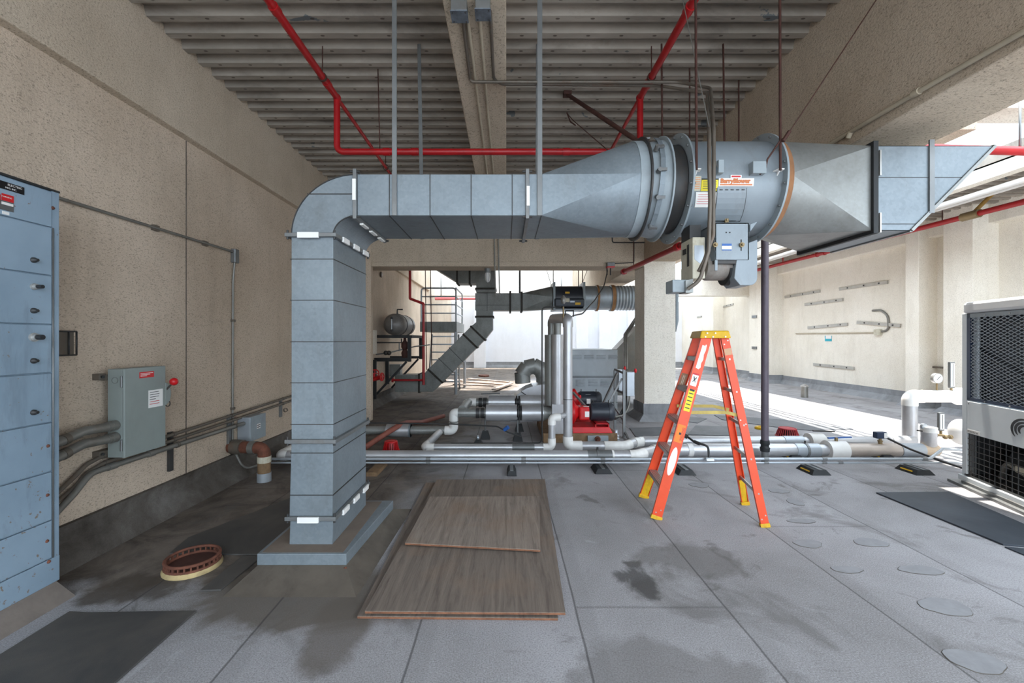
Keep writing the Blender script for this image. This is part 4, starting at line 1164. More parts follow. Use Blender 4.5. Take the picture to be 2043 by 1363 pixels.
# ================================================================ roof drains
def drain_basket(name, lab, c, r, h, m, grp=None, open_top=False, base=None, top=.72):
    t = thing(name, lab, 'drain', c)
    c = V(c)
    if base:
        mb = MB(); mb.lathe(c, (0, 0, 1), [(-.01, r * 1.1), (.012, r * 1.12), (.03, r * 1.05), (.03, r * .96), (-.01, r * .9)], 36, False); mb.build('base_ring', base, t)
    n = 28; rt = r * top
    if not open_top:
        mb = MB(); mb.lathe(c, (0, 0, 1), [(0, r * .9), (h, rt * .88)], 24); mb.build('inner_core', paint('strainer_core', srgb(70, 12, 14), .7), t)
    for z, rr in ((.035, r), (h, rt)):
        mb = MB(); pts = [c + V((rr * math.cos(2*PI*k/28), rr * math.sin(2*PI*k/28), z)) for k in range(29)]; mb.tube(pts, .011, 8, 0, False); mb.build('rim', m, t)
    for k in range(n):
        a = 2 * PI * (k + .5) / n; d = V((math.cos(a), math.sin(a), 0)); s_ = V((-math.sin(a), math.cos(a), 0))
        mb = MB(); mb.bar(c + d * r + V((0, 0, .02)), c + d * rt + V((0, 0, h)), .0095, .014, d); mb.build('basket_bar', m, t)
    if not open_top:
        mb = MB(); mb.lathe(c, (0, 0, 1), [(h - .006, rt), (h + .008, rt * .8), (h + .012, .001)], 28); mb.build('cap', m, t)
    else:
        mb = MB(); mb.lathe(c, (0, 0, 1), [(.03, r * .97), (.034, .001)], 28); mb.build('drain_floor', M['rust_rod'], t)
    return t
p = G(385, 1131)
drain_basket('roof_drain', 'open rusty drain strainer with a yellowed ring, left of the tall duct', p, .165, .075, M['rust'], None, True, paint('yellowed_ring', srgb(186, 164, 118), .8, 0, .15, srgb(110, 90, 66), .5, 8), 1.0)
p = G(780, 903); drain_basket('roof_drain', 'red domed drain strainer half hidden behind the silver floor pipe, by the tall duct', p, .115, .16, M['red'], None, False)
p = G(1571, 874); drain_basket('roof_drain', 'faded red domed drain strainer beyond the ladder, near the purple pole', p, .17, .16, M['red_faded'], None, False)
p = G(1519, 856); mb = MB(); mb.lathe(p, (0, 0, 1), [(-.002, .11), (.03, .11), (.045, .095), (.045, .06), (-.002, .06)], 24, False); mb.build('floor_ring', M['yellow'], None, 0, 'small yellow ring on the floor behind the purple pole', 'ring')
p = G(1605, 793); t = thing('vent_stub', 'short grey vent stub standing on the far floor before the pale wall', 'vent', p); mb = MB(); mb.lathe(p, (0, 0, 1), [(-.005, .09), (.3, .085)], 16); mb.build('pipe', M['conduit'], t); mb = MB(); mb.lathe(p, (0, 0, 1), [(.3, .1), (.33, .1), (.38, .02)], 16); mb.build('cap', M['alum'], t)

# ================================================================ floor mats and plywood
def sheet(name, lab, cat, pts, z0, th, m, grp=None):
    mb = MB(); mb.prism([V((p[0], p[1], z0)) for p in pts], (0, 0, th)); return mb.build(name, m, None, .002, lab, cat, grp)
sheet('floor_mat', 'large dusty black mat on the floor in front of the blue cabinet', 'mat', [(-2.62, 1.2), (-1.86, 1.2), (-1.862, 2.592), (-2.5, 2.575), (-2.62, 2.585)], .001, .012, M['mat'])
sheet('floor_mat', 'dark mat behind the rusty drain, running under the tall duct', 'mat', [(-2.57, 3.29), (-1.84, 3.27), (-1.84, 4.9), (-2.0, 4.95), (-2.62, 3.55)], .001, .012, M['mat'])
sheet('floor_mat', 'narrow dark mat strip between the rusty drain and the duct base', 'mat', [(-1.99, 2.8), (-1.86, 2.81), (-1.835, 3.25), (-1.99, 3.25)], .001, .012, M['mat'])
q = [G(1748, 985), G(1893, 983.5), G(2075, 1062), G(2060, 1094), G(2001, 1089)]
sheet('floor_mat', 'black mat lying on the floor beside the white module unit', 'mat', [(p.x, p.y) for p in q], .001, .014, M['mat_dark'])
q = [G(2004, 1093), G(2060, 1098), G(2100, 1130), G(2040, 1108)]
sheet('floor_mat', 'corner of a second black mat at the edge of the picture below the module unit', 'mat', [(p.x, p.y) for p in q], .001, .01, M['mat_dark'])
for lab, q in (('grey walkway mat on the floor right of the concrete column', [(1268, 872), (1256, 855), (1322, 853), (1345, 866), (1300, 871)]),
               ('long dark mat behind the ladder in front of the sunlit strip', [(1425, 829), (1560, 838), (1703, 857), (1618, 860), (1540, 852), (1440, 838)]),
               ('grey walkway mat seen through the ladder legs', [(1372, 868), (1388, 850), (1475, 853), (1500, 872)]),
               ('grey walkway mat between ladder and column, with a black edge', [(1370, 842), (1392, 845), (1410, 836), (1372, 832)])):
    q = [G(*p) for p in q]; sheet('floor_mat', lab, 'mat', [(p.x, p.y) for p in q], .001, .012, M['mat_grey'])
def zpt(px, py, z): return G(px, py, z)
def ply(lab, q, z):
    q = [zpt(px, py, z + .016) for px, py in q]
    t = thing('plywood_sheet', lab, 'plywood', (sum(p.x for p in q) / 4, sum(p.y for p in q) / 4, z), 'plywood sheets lying in front of the tall duct')
    mb = MB(); mb.prism([V((p.x, p.y, z + .012)) for p in q], (0, 0, .004)); mb.build('face_veneer', M['ply'], t)
    mb = MB(); mb.prism([V((p.x, p.y, z)) for p in q], (0, 0, .012)); mb.build('core_plies', M['ply_edge'], t)
ply('bottom weathered plywood sheet, sticking out at the left edge of the pile', [(713, 1229), (1113, 1233), (1084, 960), (850, 963)], .002)
ply('large middle plywood sheet with raised wavy grain and a split front edge', [(728, 1219), (1128, 1222), (1087, 956), (872, 957)], .032)
M['ply'] = m_ply(1.16)
ply('smaller topmost plywood sheet lying across the large one', [(808, 1083), (1078, 1097), (1076, 990), (858, 991)], .062)

# ================================================================ stepladder
LF, LN = G(1283, 992), G(1309, 1037)
RF, RN = G(1486, 1006), G(1528, 1053)
cen = (LF + LN + RF + RN) / 4
lad = thing('stepladder', 'orange fibreglass stepladder with a yellow top cap, standing open on the floor', 'ladder', (cen.x, cen.y, 0))
e1 = ((RF + RN) / 2 - (LF + LN) / 2).normalized(); e2 = ((LF - LN) + (RF - RN)).normalized()
e2 = (e2 - e1 * e2.dot(e1)).normalized()
top = P(1413, 668, 4.13); top = V((top.x, top.y, top.z)); zu = V((0, 0, 1))
capz = top.z + .038
tops = {}
def rail(nm, foot, tp, inward, wd, out_dir):
    foot = V(foot); d = (tp - foot).normalized()
    web_u = (out_dir - d * out_dir.dot(d)).normalized()     # across the rail
    n_ = d.cross(web_u).normalized()
    if n_.dot(inward) < 0: n_ = -n_
    a = foot + d * .03
    prof = [(-wd/2, 0), (wd/2, 0), (wd/2, .032), (wd/2 - .006, .032), (wd/2 - .006, .006), (-wd/2 + .006, .006), (-wd/2 + .006, .032), (-wd/2, .032)]
    mb = MB(); mb.prism([a + web_u * u + n_ * v for u, v in prof], tp - a)
    o = mb.build(nm, M['orange'], lad)
    mb = MB(); b0 = foot + zu * .004
    mb.prism([foot + web_u * u + n_ * v + d * .0 for u, v in ((-wd/2 - .006, -.006), (wd/2 + .006, -.006), (wd/2 + .006, .036), (-wd/2 - .006, .036))], d * .035)
    ft = mb.build('foot_pad', M['yellow'], lad, .003)
    # yellow spur plate inside the rail
    mb = MB(); mb.prism([foot + web_u * (-wd/2 + .008) + n_ * .008, foot + web_u * (wd/2 - .008) + n_ * .008, foot + web_u * (wd/2 - .008) + n_ * .03 + d * .26, foot + web_u * (-wd/2 + .008) + n_ * .03 + d * .26], n_ * .01)
    mb.build('foot_brace', M['yellow'], lad, .002)
    return a, tp, web_u, n_, o, d
ftn = top - e1 * .05 - e2 * .175; ftf = top - e1 * .05 + e2 * .175
rtn = top + e1 * .10 - e2 * .15; rtf = top + e1 * .10 + e2 * .15
fn = rail('front_rail', LN, ftn, e2, .088, e1); ff = rail('front_rail', LF, ftf, -e2, .088, e1)
rn = rail('rear_rail', RN, rtn, e2, .066, e1); rf = rail('rear_rail', RF, rtf, -e2, .066, e1)
# cap
A = [top - e1 * .125 - e2 * .205 - zu * .035, top + e1 * .145 - e2 * .205 - zu * .035, top + e1 * .145 + e2 * .205 - zu * .035, top - e1 * .125 + e2 * .205 - zu * .035]
B = [top - e1 * .105 - e2 * .19 + zu * .035, top + e1 * .13 - e2 * .19 + zu * .035, top + e1 * .13 + e2 * .19 + zu * .035, top - e1 * .105 + e2 * .19 + zu * .035]
mb = MB(); mb.loft([A, B]); cap = mb.build('top_cap', M['yellow'], lad, .01)
nb = MB()
for (u, v) in ((-.06, .012), (.01, .012), (.095, -.02), (-.075, -.022), (-.01, -.022)):
    q = top - e2 * .2 + e1 * u + zu * v; nb.cyl(q, q - e2 * .008, .007, 8)
nb.each('cap_rivet', M['alum'], cap)
def at_h(rl, z):
    a, t_, *_ = rl; f_ = (z - a.z) / (t_.z - a.z); return a.lerp(t_, f_)
for k in range(5):
    z = .295 * (k + 1) * (1.70 / 1.70)
    a, b = at_h(fn, z), at_h(ff, z)
    if k < 5:
        mb = MB(); c_ = (a + b) / 2; w_ = (b - a).length / 2 - .004
        d_ = (b - a).normalized()
        M3 = Matrix((e1, d_, zu)).transposed().to_4x4(); M3.translation = c_
        mb.box((-.042, -w_, -.006), (.042, w_, .0), M3)
        mb.box((-.044, -w_, -.034), (-.038, w_, .0), M3); mb.box((.038, -w_, -.034), (.044, w_, .0), M3)
        for r_ in range(5): mb.box((-.036 + .016 * r_, -w_, -.001), (-.028 + .016 * r_, w_, .005), M3)
        tr_ = mb.build('tread', M['alum'], lad)
    a, b = at_h(rn, z - .02), at_h(rf, z - .02); mb = MB(); mb.bar(a, b, .03, .012, e1); mb.build('rear_brace_bar', M['alum'], lad)
# spreader straps
zs_ = .97
for (r1, r2, s_) in ((fn, rn, -1), (ff, rf, 1)):
    a, b = at_h(r1, zs_) + e1 * .02, at_h(r2, zs_ - .02); m_ = (a + b) / 2 + e1 * .1 + zu * .02
    mb = MB(); mb.bar(a + e2 * (.025 * -s_), m_ + e2 * (.025 * -s_), .006, .03); mb.bar(m_ + e2 * (.025 * -s_), b + e2 * (.025 * -s_), .006, .03)
    mb.each('spreader', paint('spreader_tan', srgb(196, 172, 92), .6, 0, .15, srgb(150, 120, 60), .5, 8), lad)
# labels on the near front rail
def rail_label(nm, rl, z0, z1, m, fw=.86, dx=0.0, thick=.0012, inside=False, poly=None):
    a, t_, wu, n_, o, d = rl
    p0, p1 = at_h(rl, z0), at_h(rl, z1); wd = (.088 if rl in (fn, ff) else .066) * fw / 2
    nn = n_ if inside else -n_
    base = .0065 if inside else .0003
    mb = MB()
    if poly is None: poly = [(-1, 0), (1, 0), (1, 1), (-1, 1)]
    mb.prism([p0.lerp(p1, v) + wu * (u * wd + dx) + nn * base for u, v in poly], nn * thick)
    return mb.build(nm, m, o)
rail_label('torn_label', fn, 1.37, 1.60, M['white'], .5, .0, .0012, False, [(-1, .03), (.2, 0), (.8, .08), (.6, .25), (1, .4), (.7, .6), (1, .75), (.9, .97), (.5, 1), (.3, .93), (-.8, .95), (-.9, .5)])
rail_label('safety_label', fn, 1.215, 1.325, M['white'], .62, -.004)
rail_label('label_stripe', fn, 1.315, 1.33, M['red_label'], .62, -.004, .0014)
rail_label('label_figure', fn, 1.25, 1.30, M['ink'], .34, -.004, .0016, False, [(-1, 0), (-.4, .4), (-1, 1), (-.5, 1), (0, .6), (.8, 1), (1, .8), (.3, .4), (.9, 0), (.5, 0), (0, .3), (-.6, 0)])
rail_label('warning_label', fn, .985, 1.185, M['yellow_label'], .62)
for k in range(5): rail_label('print_line', fn, 1.01 + .033 * k, 1.018 + .033 * k, M['ink'], .46, 0, .0015)
rail_label('label_band', fn, 1.168, 1.185, M['ink'], .5, 0, .0015)
rail_label('rating_label', fn, .70, .86, M['orange_label'], .78, -.002)
rail_label('print_line', fn, .77, .79, M['ink'], .2, 0, .0015)
for k in range(3): rail_label('print_line', fn, .72, .84, M['red_label'], .05, .012 + .008 * k, .0015)
ov = [(math.cos(2*PI*k/28), .5 + .5 * math.sin(2*PI*k/28)) for k in range(28)]
rail_label('oval_label', fn, .40, .655, M['white'], .68, 0, .0012, False, ov)
rail_label('brown_label', ff, 1.13, 1.30, paint('brown_label', srgb(150, 112, 84), .6, 0, .1), .7, 0, .0012, True)
for k in range(2): rail_label('print_line', ff, 1.15, 1.28, M['off_white'], .06, -.008 + .014 * k, .0015, True)
rail_label('tan_label', rn, 1.50, 1.56, paint('tan_label', srgb(206, 160, 124), .6, 0, .1), .9)
nb = MB()
for rl, zz in ((fn, (.06, .09)), (rn, (.07, .1, 1.60, 1.63, .92, .88))):
    a, t_, wu, n_, o, d = rl; nb = MB()
    for i, z in enumerate(zz):
        q = at_h(rl, z) + wu * (.018 if i % 2 else -.018); nb.cyl(q, q - n_ * .003, .006, 8)
    nb.each('rivet', M['alum'], o)
# ================================================================ floor pipes
def tubepart(nm, pts, r, m, par, rad=0.0, n=16, seg=6):
    mb = MB(); mb.tube(pts, r, n, rad, True, seg); return mb.build(nm, m, par)
def sleeve(nm, a, b, r, m, par, n=20):
    mb = MB(); mb.cyl(a, b, r, n); return mb.build(nm, m, par)
def xz(px, py, Y): return P(px, py, Y)
# front silver pipe
YP, zP, rP = 5.62, P(0, 909, 5.62).z, .066
fp = thing('floor_pipe', 'frontmost long silver pipe along the floor, ending at a capped tee by the module unit', 'pipe', (1.0, YP, zP - rP))
def xat(px, Y): return (px - CX) / F * Y
tubepart('jacketed_run', [(xat(572, YP), YP, zP), (xat(1172, YP), YP, zP)], rP, M['jacket'], fp, 0, 20)
mb = MB(); mb.tube([(xat(574, YP), YP, zP), (xat(560, YP), YP, zP), (xat(560, YP), YP + .35, zP)], rP + .004, 16, .11); mb.build('elbow_fitting', M['pvc'], fp)
sleeve('insulation_shield', (xat(1172, YP), YP, zP), (xat(1220, YP), YP, zP), rP + .006, M['strut'], fp)
sleeve('white_band', (xat(1220, YP), YP, zP), (xat(1224, YP), YP, zP), rP + .008, M['pvc'], fp)
tubepart('jacketed_run', [(xat(1224, YP), YP, zP), (xat(1258, YP), YP, zP)], rP + .002, M['jacket'], fp, 0, 20)
Y2, r2 = 5.98, .088
z2 = P(0, 898, Y2).z
k1, k2 = V((xat(1270, YP), YP, zP)), V((xat(1308, Y2), Y2, z2))
tubepart('elbow_fitting', [V((xat(1256, YP), YP, zP)), k1, k1.lerp(k2, .35)], rP + .006, M['pvc'], fp, .1)
tubepart('jacketed_run', [k1.lerp(k2, .3), k1.lerp(k2, .9)], rP + .004, M['jacket'], fp)
tubepart('elbow_fitting', [k1.lerp(k2, .85), k2, V((xat(1322, Y2), Y2, z2))], rP + .012, M['pvc'], fp, .08)
xs = [1312, 1372, 1382, 1582, 1606, 1640]
tubepart('jacketed_run', [(xat(1316, Y2), Y2, z2), (xat(1372, Y2), Y2, z2)], r2 - .004, M['jacket'], fp, 0, 22)
sleeve('white_band', (xat(1370, Y2), Y2, z2), (xat(1380, Y2), Y2, z2), r2 + .002, M['pvc'], fp)
tubepart('jacketed_run', [(xat(1380, Y2), Y2, z2), (xat(1584, Y2), Y2, z2)], r2, M['jacket'], fp, 0, 22)
sleeve('insulation_shield', (xat(1584, Y2), Y2, z2), (xat(1606, Y2), Y2, z2), r2 + .006, M['conduit_new'], fp)
sleeve('insulation_shield', (xat(1606.6, Y2), Y2, z2), (xat(1631, Y2), Y2, z2), r2 + .006, M['conduit_new'], fp)
tubepart('jacketed_run', [(xat(1631, Y2), Y2, z2), (xat(1652, Y2), Y2, z2)], r2 - .01, M['jacket'], fp, 0, 20)
sleeve('valve_jacket', (xat(1648, Y2), Y2, z2), (xat(1684, Y2), Y2, z2), r2 + .045, M['pvc'], fp, 28)
tubepart('jacketed_run', [(xat(1684, Y2), Y2, z2), (xat(1792, Y2), Y2, z2)], r2, paint('dusty_jacket', srgb(196, 184, 174), .4, .4, .1, srgb(150, 130, 110), .4), fp, 0, 22)
sleeve('insulation_shield', (xat(1792, Y2), Y2, z2), (xat(1838, Y2), Y2, z2), r2 + .006, M['conduit_new'], fp)
mb = MB(); mb.lathe((xat(1838, Y2), Y2, z2), (1, 0, 0), [(0, r2), (.20, r2 - .005), (.235, r2 - .03), (.24, .02)], 22); mb.build('tee_end', paint('tan_fitting', srgb(198, 176, 150), .5, .1, .1), fp)
xt = xat(1853, Y2); mb = MB(); mb.lathe((xt, Y2, z2), (0, 0, 1), [(0, .02), (.07, r2), (.25, r2)], 22); mb.build('tee_branch', M['jacket'], fp)
mb = MB(); mb.lathe((xt, Y2, z2 + .25), (0, 0, 1), [(0, r2 + .005), (.07, r2 + .005), (.075, .01)], 22); mb.build('branch_cap', M['pvc'], fp)
for px in (1192, 1606): 
    Yc, zc_, rc = (YP, zP, rP) if px < 1300 else (Y2, z2, r2)
    mb = MB(); mb.ring((xat(px, Yc), Yc, zc_), (1, 0, 0), rc + .006, rc + .014, .03, 24); cl = mb.build('pipe_clamp', M['strut'], fp)
    mb = MB(); mb.cyl((xat(px, Yc), Yc, zc_ + rc), (xat(px, Yc), Yc, zc_ + rc + .04), .012, 8); mb.build('clamp_bolt', M['dark_steel'], cl)
mb = MB(); mb.cbox((xat(1666, Y2), Y2 - .02, z2 + r2 + .065), (.03, .03, .05)); mb.build('valve_stem', M['brass'], fp)
mb = MB(); mb.bar((xat(1652, Y2), Y2, z2 + .165), (xat(1700, Y2), Y2 + .02, z2 + .175), .03, .016); mb.build('valve_handle', M['blue_label'], fp)
# second pipe right behind it
Y3, r3 = 6.2, .066
z3 = P(0, 890, Y3).z
X3 = xat(1133, Y3)
riser = thing('riser_pipe', 'tall silver riser pipe beside the twin grey cylinders, turning right along the floor', 'pipe', (X3, Y3, .04))
zt3 = P(0, 650, Y3).z
tubepart('jacketed_run', [(X3, Y3, z3 + .1), (X3, Y3, zt3)], r3, M['jacket'], riser, 0, 22)
sleeve('jacket_seam', (X3, Y3, P(0, 797, Y3).z), (X3, Y3, P(0, 797, Y3).z + .008), r3 + .002, M['dark_steel'], riser)
tubepart('elbow_fitting', [(X3, Y3, z3 + .14), (X3, Y3, z3), (X3 + .2, Y3, z3)], r3 + .008, M['pvc'], riser, .11, 18, 8)
tubepart('jacketed_run', [(X3 + .18, Y3, z3), (xat(1205, Y3), Y3, z3)], r3, M['jacket'], riser)
tubepart('elbow_fitting', [(xat(1205, Y3), Y3, z3), (xat(1247, Y3), Y3, z3), P(1258, 886, Y3 + .12)], r3 + .004, M['pvc'], riser, .08)
Y4 = 6.5; z4 = P(0, 881, Y4).z
tubepart('jacketed_run', [P(1252, 888, Y3 + .06), P(1273, 881, Y4 - .06)], r3 + .002, M['jacket'], riser)
tubepart('elbow_fitting', [P(1264, 884, Y4 - .14), V((xat(1280, Y4), Y4, z4)), V((xat(1290, Y4), Y4, z4))], r3 + .008, M['pvc'], riser, .05)
tubepart('jacketed_run', [(xat(1284, Y4), Y4, z4), (xat(1562, Y4), Y4, z4)], .078, M['jacket'], riser, 0, 20)
sleeve('insulation_shield', (xat(1562, Y4), Y4, z4), (xat(1600, Y4), Y4, z4), .084, M['conduit_new'], riser)
tubepart('jacketed_run', [(xat(1600, Y4), Y4, z4), (xat(1616, Y4), Y4, z4)], .07, M['jacket'], riser, 0, 20)
sleeve('valve_jacket', (xat(1612, Y4), Y4, z4), (xat(1640, Y4), Y4, z4), .125, M['pvc'], riser, 26)
tubepart('jacketed_run', [(xat(1640, Y4), Y4, z4), (xat(1775, Y4), Y4, z4)], .078, M['jacket'], riser, 0, 20)
mb = MB(); mb.bar((xat(1622, Y4), Y4, z4 + .16), (xat(1665, Y4), Y4, z4 + .15), .03, .016); mb.build('valve_handle', M['dark_steel'], riser)
Xr = xat(1815, 6.6); Yr = 6.6
zr = P(0, 791, Yr).z
tubepart('jacketed_run', [(xat(1775, Y4), Y4, z4), (Xr - .02, Yr - .06, z4), (Xr, Yr, z4 + .06)], .08, M['jacket'], riser, .05)
tubepart('jacketed_run', [(Xr, Yr, z4), (Xr, Yr, zr - .12)], .094, M['jacket'], riser, 0, 22)
tubepart('elbow_fitting', [(Xr, Yr, zr - .14), (Xr, Yr, zr), (Xr + .2, Yr, zr)], .1, M['pvc'], riser, .14, 20, 8)
tubepart('jacketed_run', [(Xr + .17, Yr, zr), (Xr + .72, Yr, zr)], .094, M['pvc'], riser, 0, 20)
mb = MB(); mb.lathe((Xr + .66, Yr, zr), (1, 0, 0), [(0, .094), (.06, .13), (.45, .13), (.45, .1)], 22); mb.build('end_bell', M['pvc'], riser)
# instruments standing on it
gx = xat(1869, Yr)
g = thing('pressure_gauge', 'round white pressure gauge standing on the upper silver pipe by the module unit', 'gauge', (gx, Yr, zr + .09))
gz = P(0, 755, Yr).z
tubepart('stem', [(gx, Yr, zr + .09), (gx, Yr, gz - .06)], .012, M['brass'], g)
mb = MB(); mb.lathe((gx, Yr - .02, gz), (0, 1, 0), [(0, .078), (.045, .078), (.05, .04)], 26); cs = mb.build('case', M['alum'], g)
mb = MB(); mb.lathe((gx, Yr - .023, gz), (0, 1, 0), [(0, .068), (.004, .068)], 26); mb.build('dial', M['white'], cs)
mb = MB(); mb.bar((gx - .02, Yr - .025, gz - .02), (gx + .035, Yr - .025, gz + .035), .006, .002, (0, 1, 0)); mb.build('needle', M['ink'], cs)
def thermo(lab, px, py0, py1, Y, grp=None):
    a, b = P(px, py1, Y), P(px, py0, Y)
    t = thing('pipe_thermometer', lab, 'thermometer', a)
    z0 = a.z + .12 if py1 - py0 > 60 else a.z + .06
    tubepart('stem', [a, V((a.x, a.y, z0))], .016, M['brass'], t)
    mb = MB(); mb.box((a.x - .038, Y - .02, z0), (a.x + .038, Y + .02, b.z)); mb.build('case', M['strut'], t, .008)
    mb = MB(); mb.box((a.x - .028, Y - .023, z0 + .02), (a.x + .028, Y - .02, b.z - .02)); fc = mb.build('scale_face', M['white'], t)
    mb = MB(); mb.box((a.x - .003, Y - .025, z0 + .03), (a.x + .003, Y - .023, b.z - .03)); mb.build('glass_tube', M['black_label'], t)
thermo('tall white stick thermometer standing on the upper silver pipe against the module unit', 1898, 722, 782, Yr)
thermo('blue-grey stick thermometer lower down, above the short conical tee', 1877, 823, 868, 6.05)
cr = thing('valve_cross', 'brass fittings with a small dial gauge on the capped tee by the module unit', 'valve', P(1853, 872, Y2 + .02))
c0 = P(1846, 866, Y2); c1 = P(1910, 884, Y2 + .02)
tubepart('nipple_run', [V((xt, Y2, z2 + .32)), V((xt, Y2, c0.z)), P(1880, 869, Y2), P(1900, 873, Y2)], .018, M['brass'], cr, .02, 10)
mb = MB(); mb.lathe(P(1843, 851, Y2) + V((0, -.02, 0)), (0, 1, 0), [(0, .04), (.035, .04)], 18); mb.build('small_dial', M['conduit_new'], cr)
tubepart('lever_handle', [P(1830, 859, Y2), P(1852, 862, Y2)], .009, M['dark_steel'], cr)
for px in (1866, 1886, 1896): mb = MB(); mb.ball(P(px, 869 if px < 1880 else 872, Y2), .032, 10, 8); mb.build('valve_body', M['brass'], cr)
q = P(1917, 862, 6.2); mb = MB(); mb.ball(q, .16, 22, 14, (.7, 1, 1.15)); mb.build('round_tank_end', M['pvc'], None, 0, 'rounded white tank end peeking out beside the module unit', 'tank')
# thin rear pipe with the small elbowed riser
Y5, r5 = 6.0, .05
z5 = P(0, 893, Y5).z
tp = thing('floor_pipe', 'thin grey pipe behind the long silver one, rising to an elbow beside the tall riser', 'pipe', (0, Y5, z5 - r5))
xv = xat(1101, Y5)
tubepart('jacketed_run', [(xat(850, Y5), Y5, z5), (xv - .08, Y5, z5)], r5, M['jacket'], tp)
sleeve('insulation_shield', (xat(1022, Y5), Y5, z5), (xat(1066, Y5), Y5, z5), r5 + .004, M['strut'], tp)
tubepart('elbow_fitting', [(xv - .12, Y5, z5), (xv, Y5, z5), (xv, Y5, z5 + .13)], r5 + .006, M['pvc'], tp, .07)
zv = P(0, 833, Y5).z
tubepart('jacketed_run', [(xv, Y5, z5 + .1), (xv, Y5, zv - .08)], r5, M['jacket'], tp)
tubepart('elbow_fitting', [(xv, Y5, zv - .1), (xv, Y5, zv), (xv + .12, Y5, zv)], r5 + .006, M['pvc'], tp, .07)
tubepart('jacketed_run', [(xv + .1, Y5, zv), (X3 - .06, Y3 - .02, zv)], r5 * .8, M['jacket'], tp)
tubepart('elbow_fitting', [(xat(852, Y5) + .1, Y5, z5), (xat(846, Y5), Y5, z5), (xat(848, Y5), Y5 + .2, z5)], r5 + .006, M['pvc'], tp, .07)
q = P(879, 852, 7.0); tubepart('jacketed_run', [(xat(848, Y5), Y5 + .15, z5), V((xat(879, 7.0), 6.88, z5 + .02))], r5 + .004, M['jacket'], tp)
# two floor conduits
for lab, py, r, m in (('thicker of two bright conduits running low along the floor before the silver pipes', 914, .018, 'conduit_new'), ('thinner, lower conduit running along the floor before the silver pipes', 921.5, .0125, 'conduit_new')):
    Yc = 5.44; z = P(0, py, Yc).z - .012
    t = thing('floor_conduit', lab, 'conduit', (1, Yc, z - r))
    end = [(xat(1855, Yc), Yc, z), (xat(1885, Yc + .1), Yc + .12, z + .1), (xat(1945, 5.7), 5.75, z + .02)] if r > .015 else [(xat(1850, Yc), Yc, z), (xat(1905, Yc), Yc + .05, z - .01), (xat(1950, 5.5), 5.5, z - .04)]
    tubepart('conduit_run', [(xat(540, Yc), Yc, z)] + end, r, M[m], t, .15, 10)
    for px in (850, 1040, 1198, 1524, 1640, 1672 if r < .015 else 1840):
        sleeve('coupling', (xat(px, Yc), Yc, z), (xat(px + 9, Yc), Yc, z), r + .005, M['strut'], t, 10)
bx = P(1416, 917, 5.38); t = thing('oval_fitting', 'white oval conduit fitting on the floor conduits, seen through the ladder legs', 'fitting', bx)
mb = MB(); mb.box(bx + V((-.058, -.02, -.02)), bx + V((.058, .03, .024))); mb.build('body', M['conduit_new'], t, .015)
mb = MB(); mb.box(bx + V((-.045, -.024, -.012)), bx + V((.045, -.02, .014))); mb.build('cover', M['white'], t, .004)
mb = MB(); mb.tube([bx + V((0, .02, .02)), P(1413, 890, 5.45), P(1398, 886, 5.5), P(1388, 884, 5.55), P(1372, 872, 5.7)], .014, 10, .06); t2 = mb.build('flexible_conduit', M['dark_steel'], None, 0, 'dark flexible conduit rising from the white oval fitting behind the ladder', 'conduit')
mb = MB(); mb.cyl(P(1372, 872, 5.7), P(1366, 869, 5.72), .03, 10); mb.build('connector', M['dark_steel'], t2); mb = MB(); mb.cyl(P(1396, 886, 5.5), P(1385, 881, 5.56), .022, 10); mb.build('connector', M['dark_steel'], t2)
# flow switch and its cable
q = V((xat(1756, Y2), Y2, z2 + r2))
t = thing('flow_switch', 'small black flow switch on top of the silver floor pipe near the module unit', 'switch', q)
mb = MB(); mb.lathe(q, (0, 0, 1), [(-.01, .025), (.03, .025), (.03, .032), (.045, .032), (.045, .018), (.08, .018)], 12); mb.build('base', M['brass'], t)
mb = MB(); mb.box(q + V((-.075, -.04, .075)), q + V((.07, .04, .165))); bd = mb.build('housing', M['blue_metal'], t, .012)
mb = MB(); mb.box(q + V((.02, -.043, .085)), q + V((.066, -.04, .155))); mb.build('label', M['white'], bd)
mb = MB(); mb.tube([q + V((.07, .0, .09)), P(1815, 896, 5.75), P(1880, 921, 5.45), P(1955, 945, 5.2)], .014, 10, .3); mb.build('flow_switch_cable', M['dark_steel'], None, 0, 'grey cable sloping from the black flow switch to the floor by the module unit', 'cable')
# rubber support blocks
def block(lab, px, Yc, L=.28, stripe=True, w=.075, strut=True):
    x = xat(px, Yc); h = .06
    t = thing('pipe_support_block', lab, 'support block', (x, Yc + L / 2, 0))
    A = [V((x - w, Yc, 0)), V((x + w, Yc, 0)), V((x + w, Yc + L, 0)), V((x - w, Yc + L, 0))]
    B = [V((x - w * .62, Yc + .03, h)), V((x + w * .62, Yc + .03, h)), V((x + w * .62, Yc + L - .03, h)), V((x - w * .62, Yc + L - .03, h))]
    mb = MB(); mb.loft([A, B]); b = mb.build('rubber_base', M['black'], t, .004)
    if stripe:
        for sgn in (-1, 1):
            a0 = V((x + sgn * (w * .82 + .002), Yc + .07, h * .5)); mb = MB(); u = V((-sgn * w * .38, 0, h)).normalized()
            mb.prism([a0 - u * .008, a0 + u * .008, a0 + u * .008 + V((0, L - .14, 0)), a0 - u * .008 + V((0, L - .14, 0))], (sgn * .003, 0, .001)); mb.build('reflective_stripe', M['yellow'], b)
    if strut:
        mb = MB(); mb.box((x - .021, Yc + .02, h), (x + .021, Yc + L - .02, h + .006)); mb.build('strut_plate', M['strut'], t)
    return t
G_ = 'rubber blocks under the floor pipes'
block('black pipe support block with pale strut plate in front of the plywood corner', 1021, 5.17, .3, False, .06)
block('wide black support block under the silver pipe, left of the ladder', 1205, 5.25, .3, False, .11)
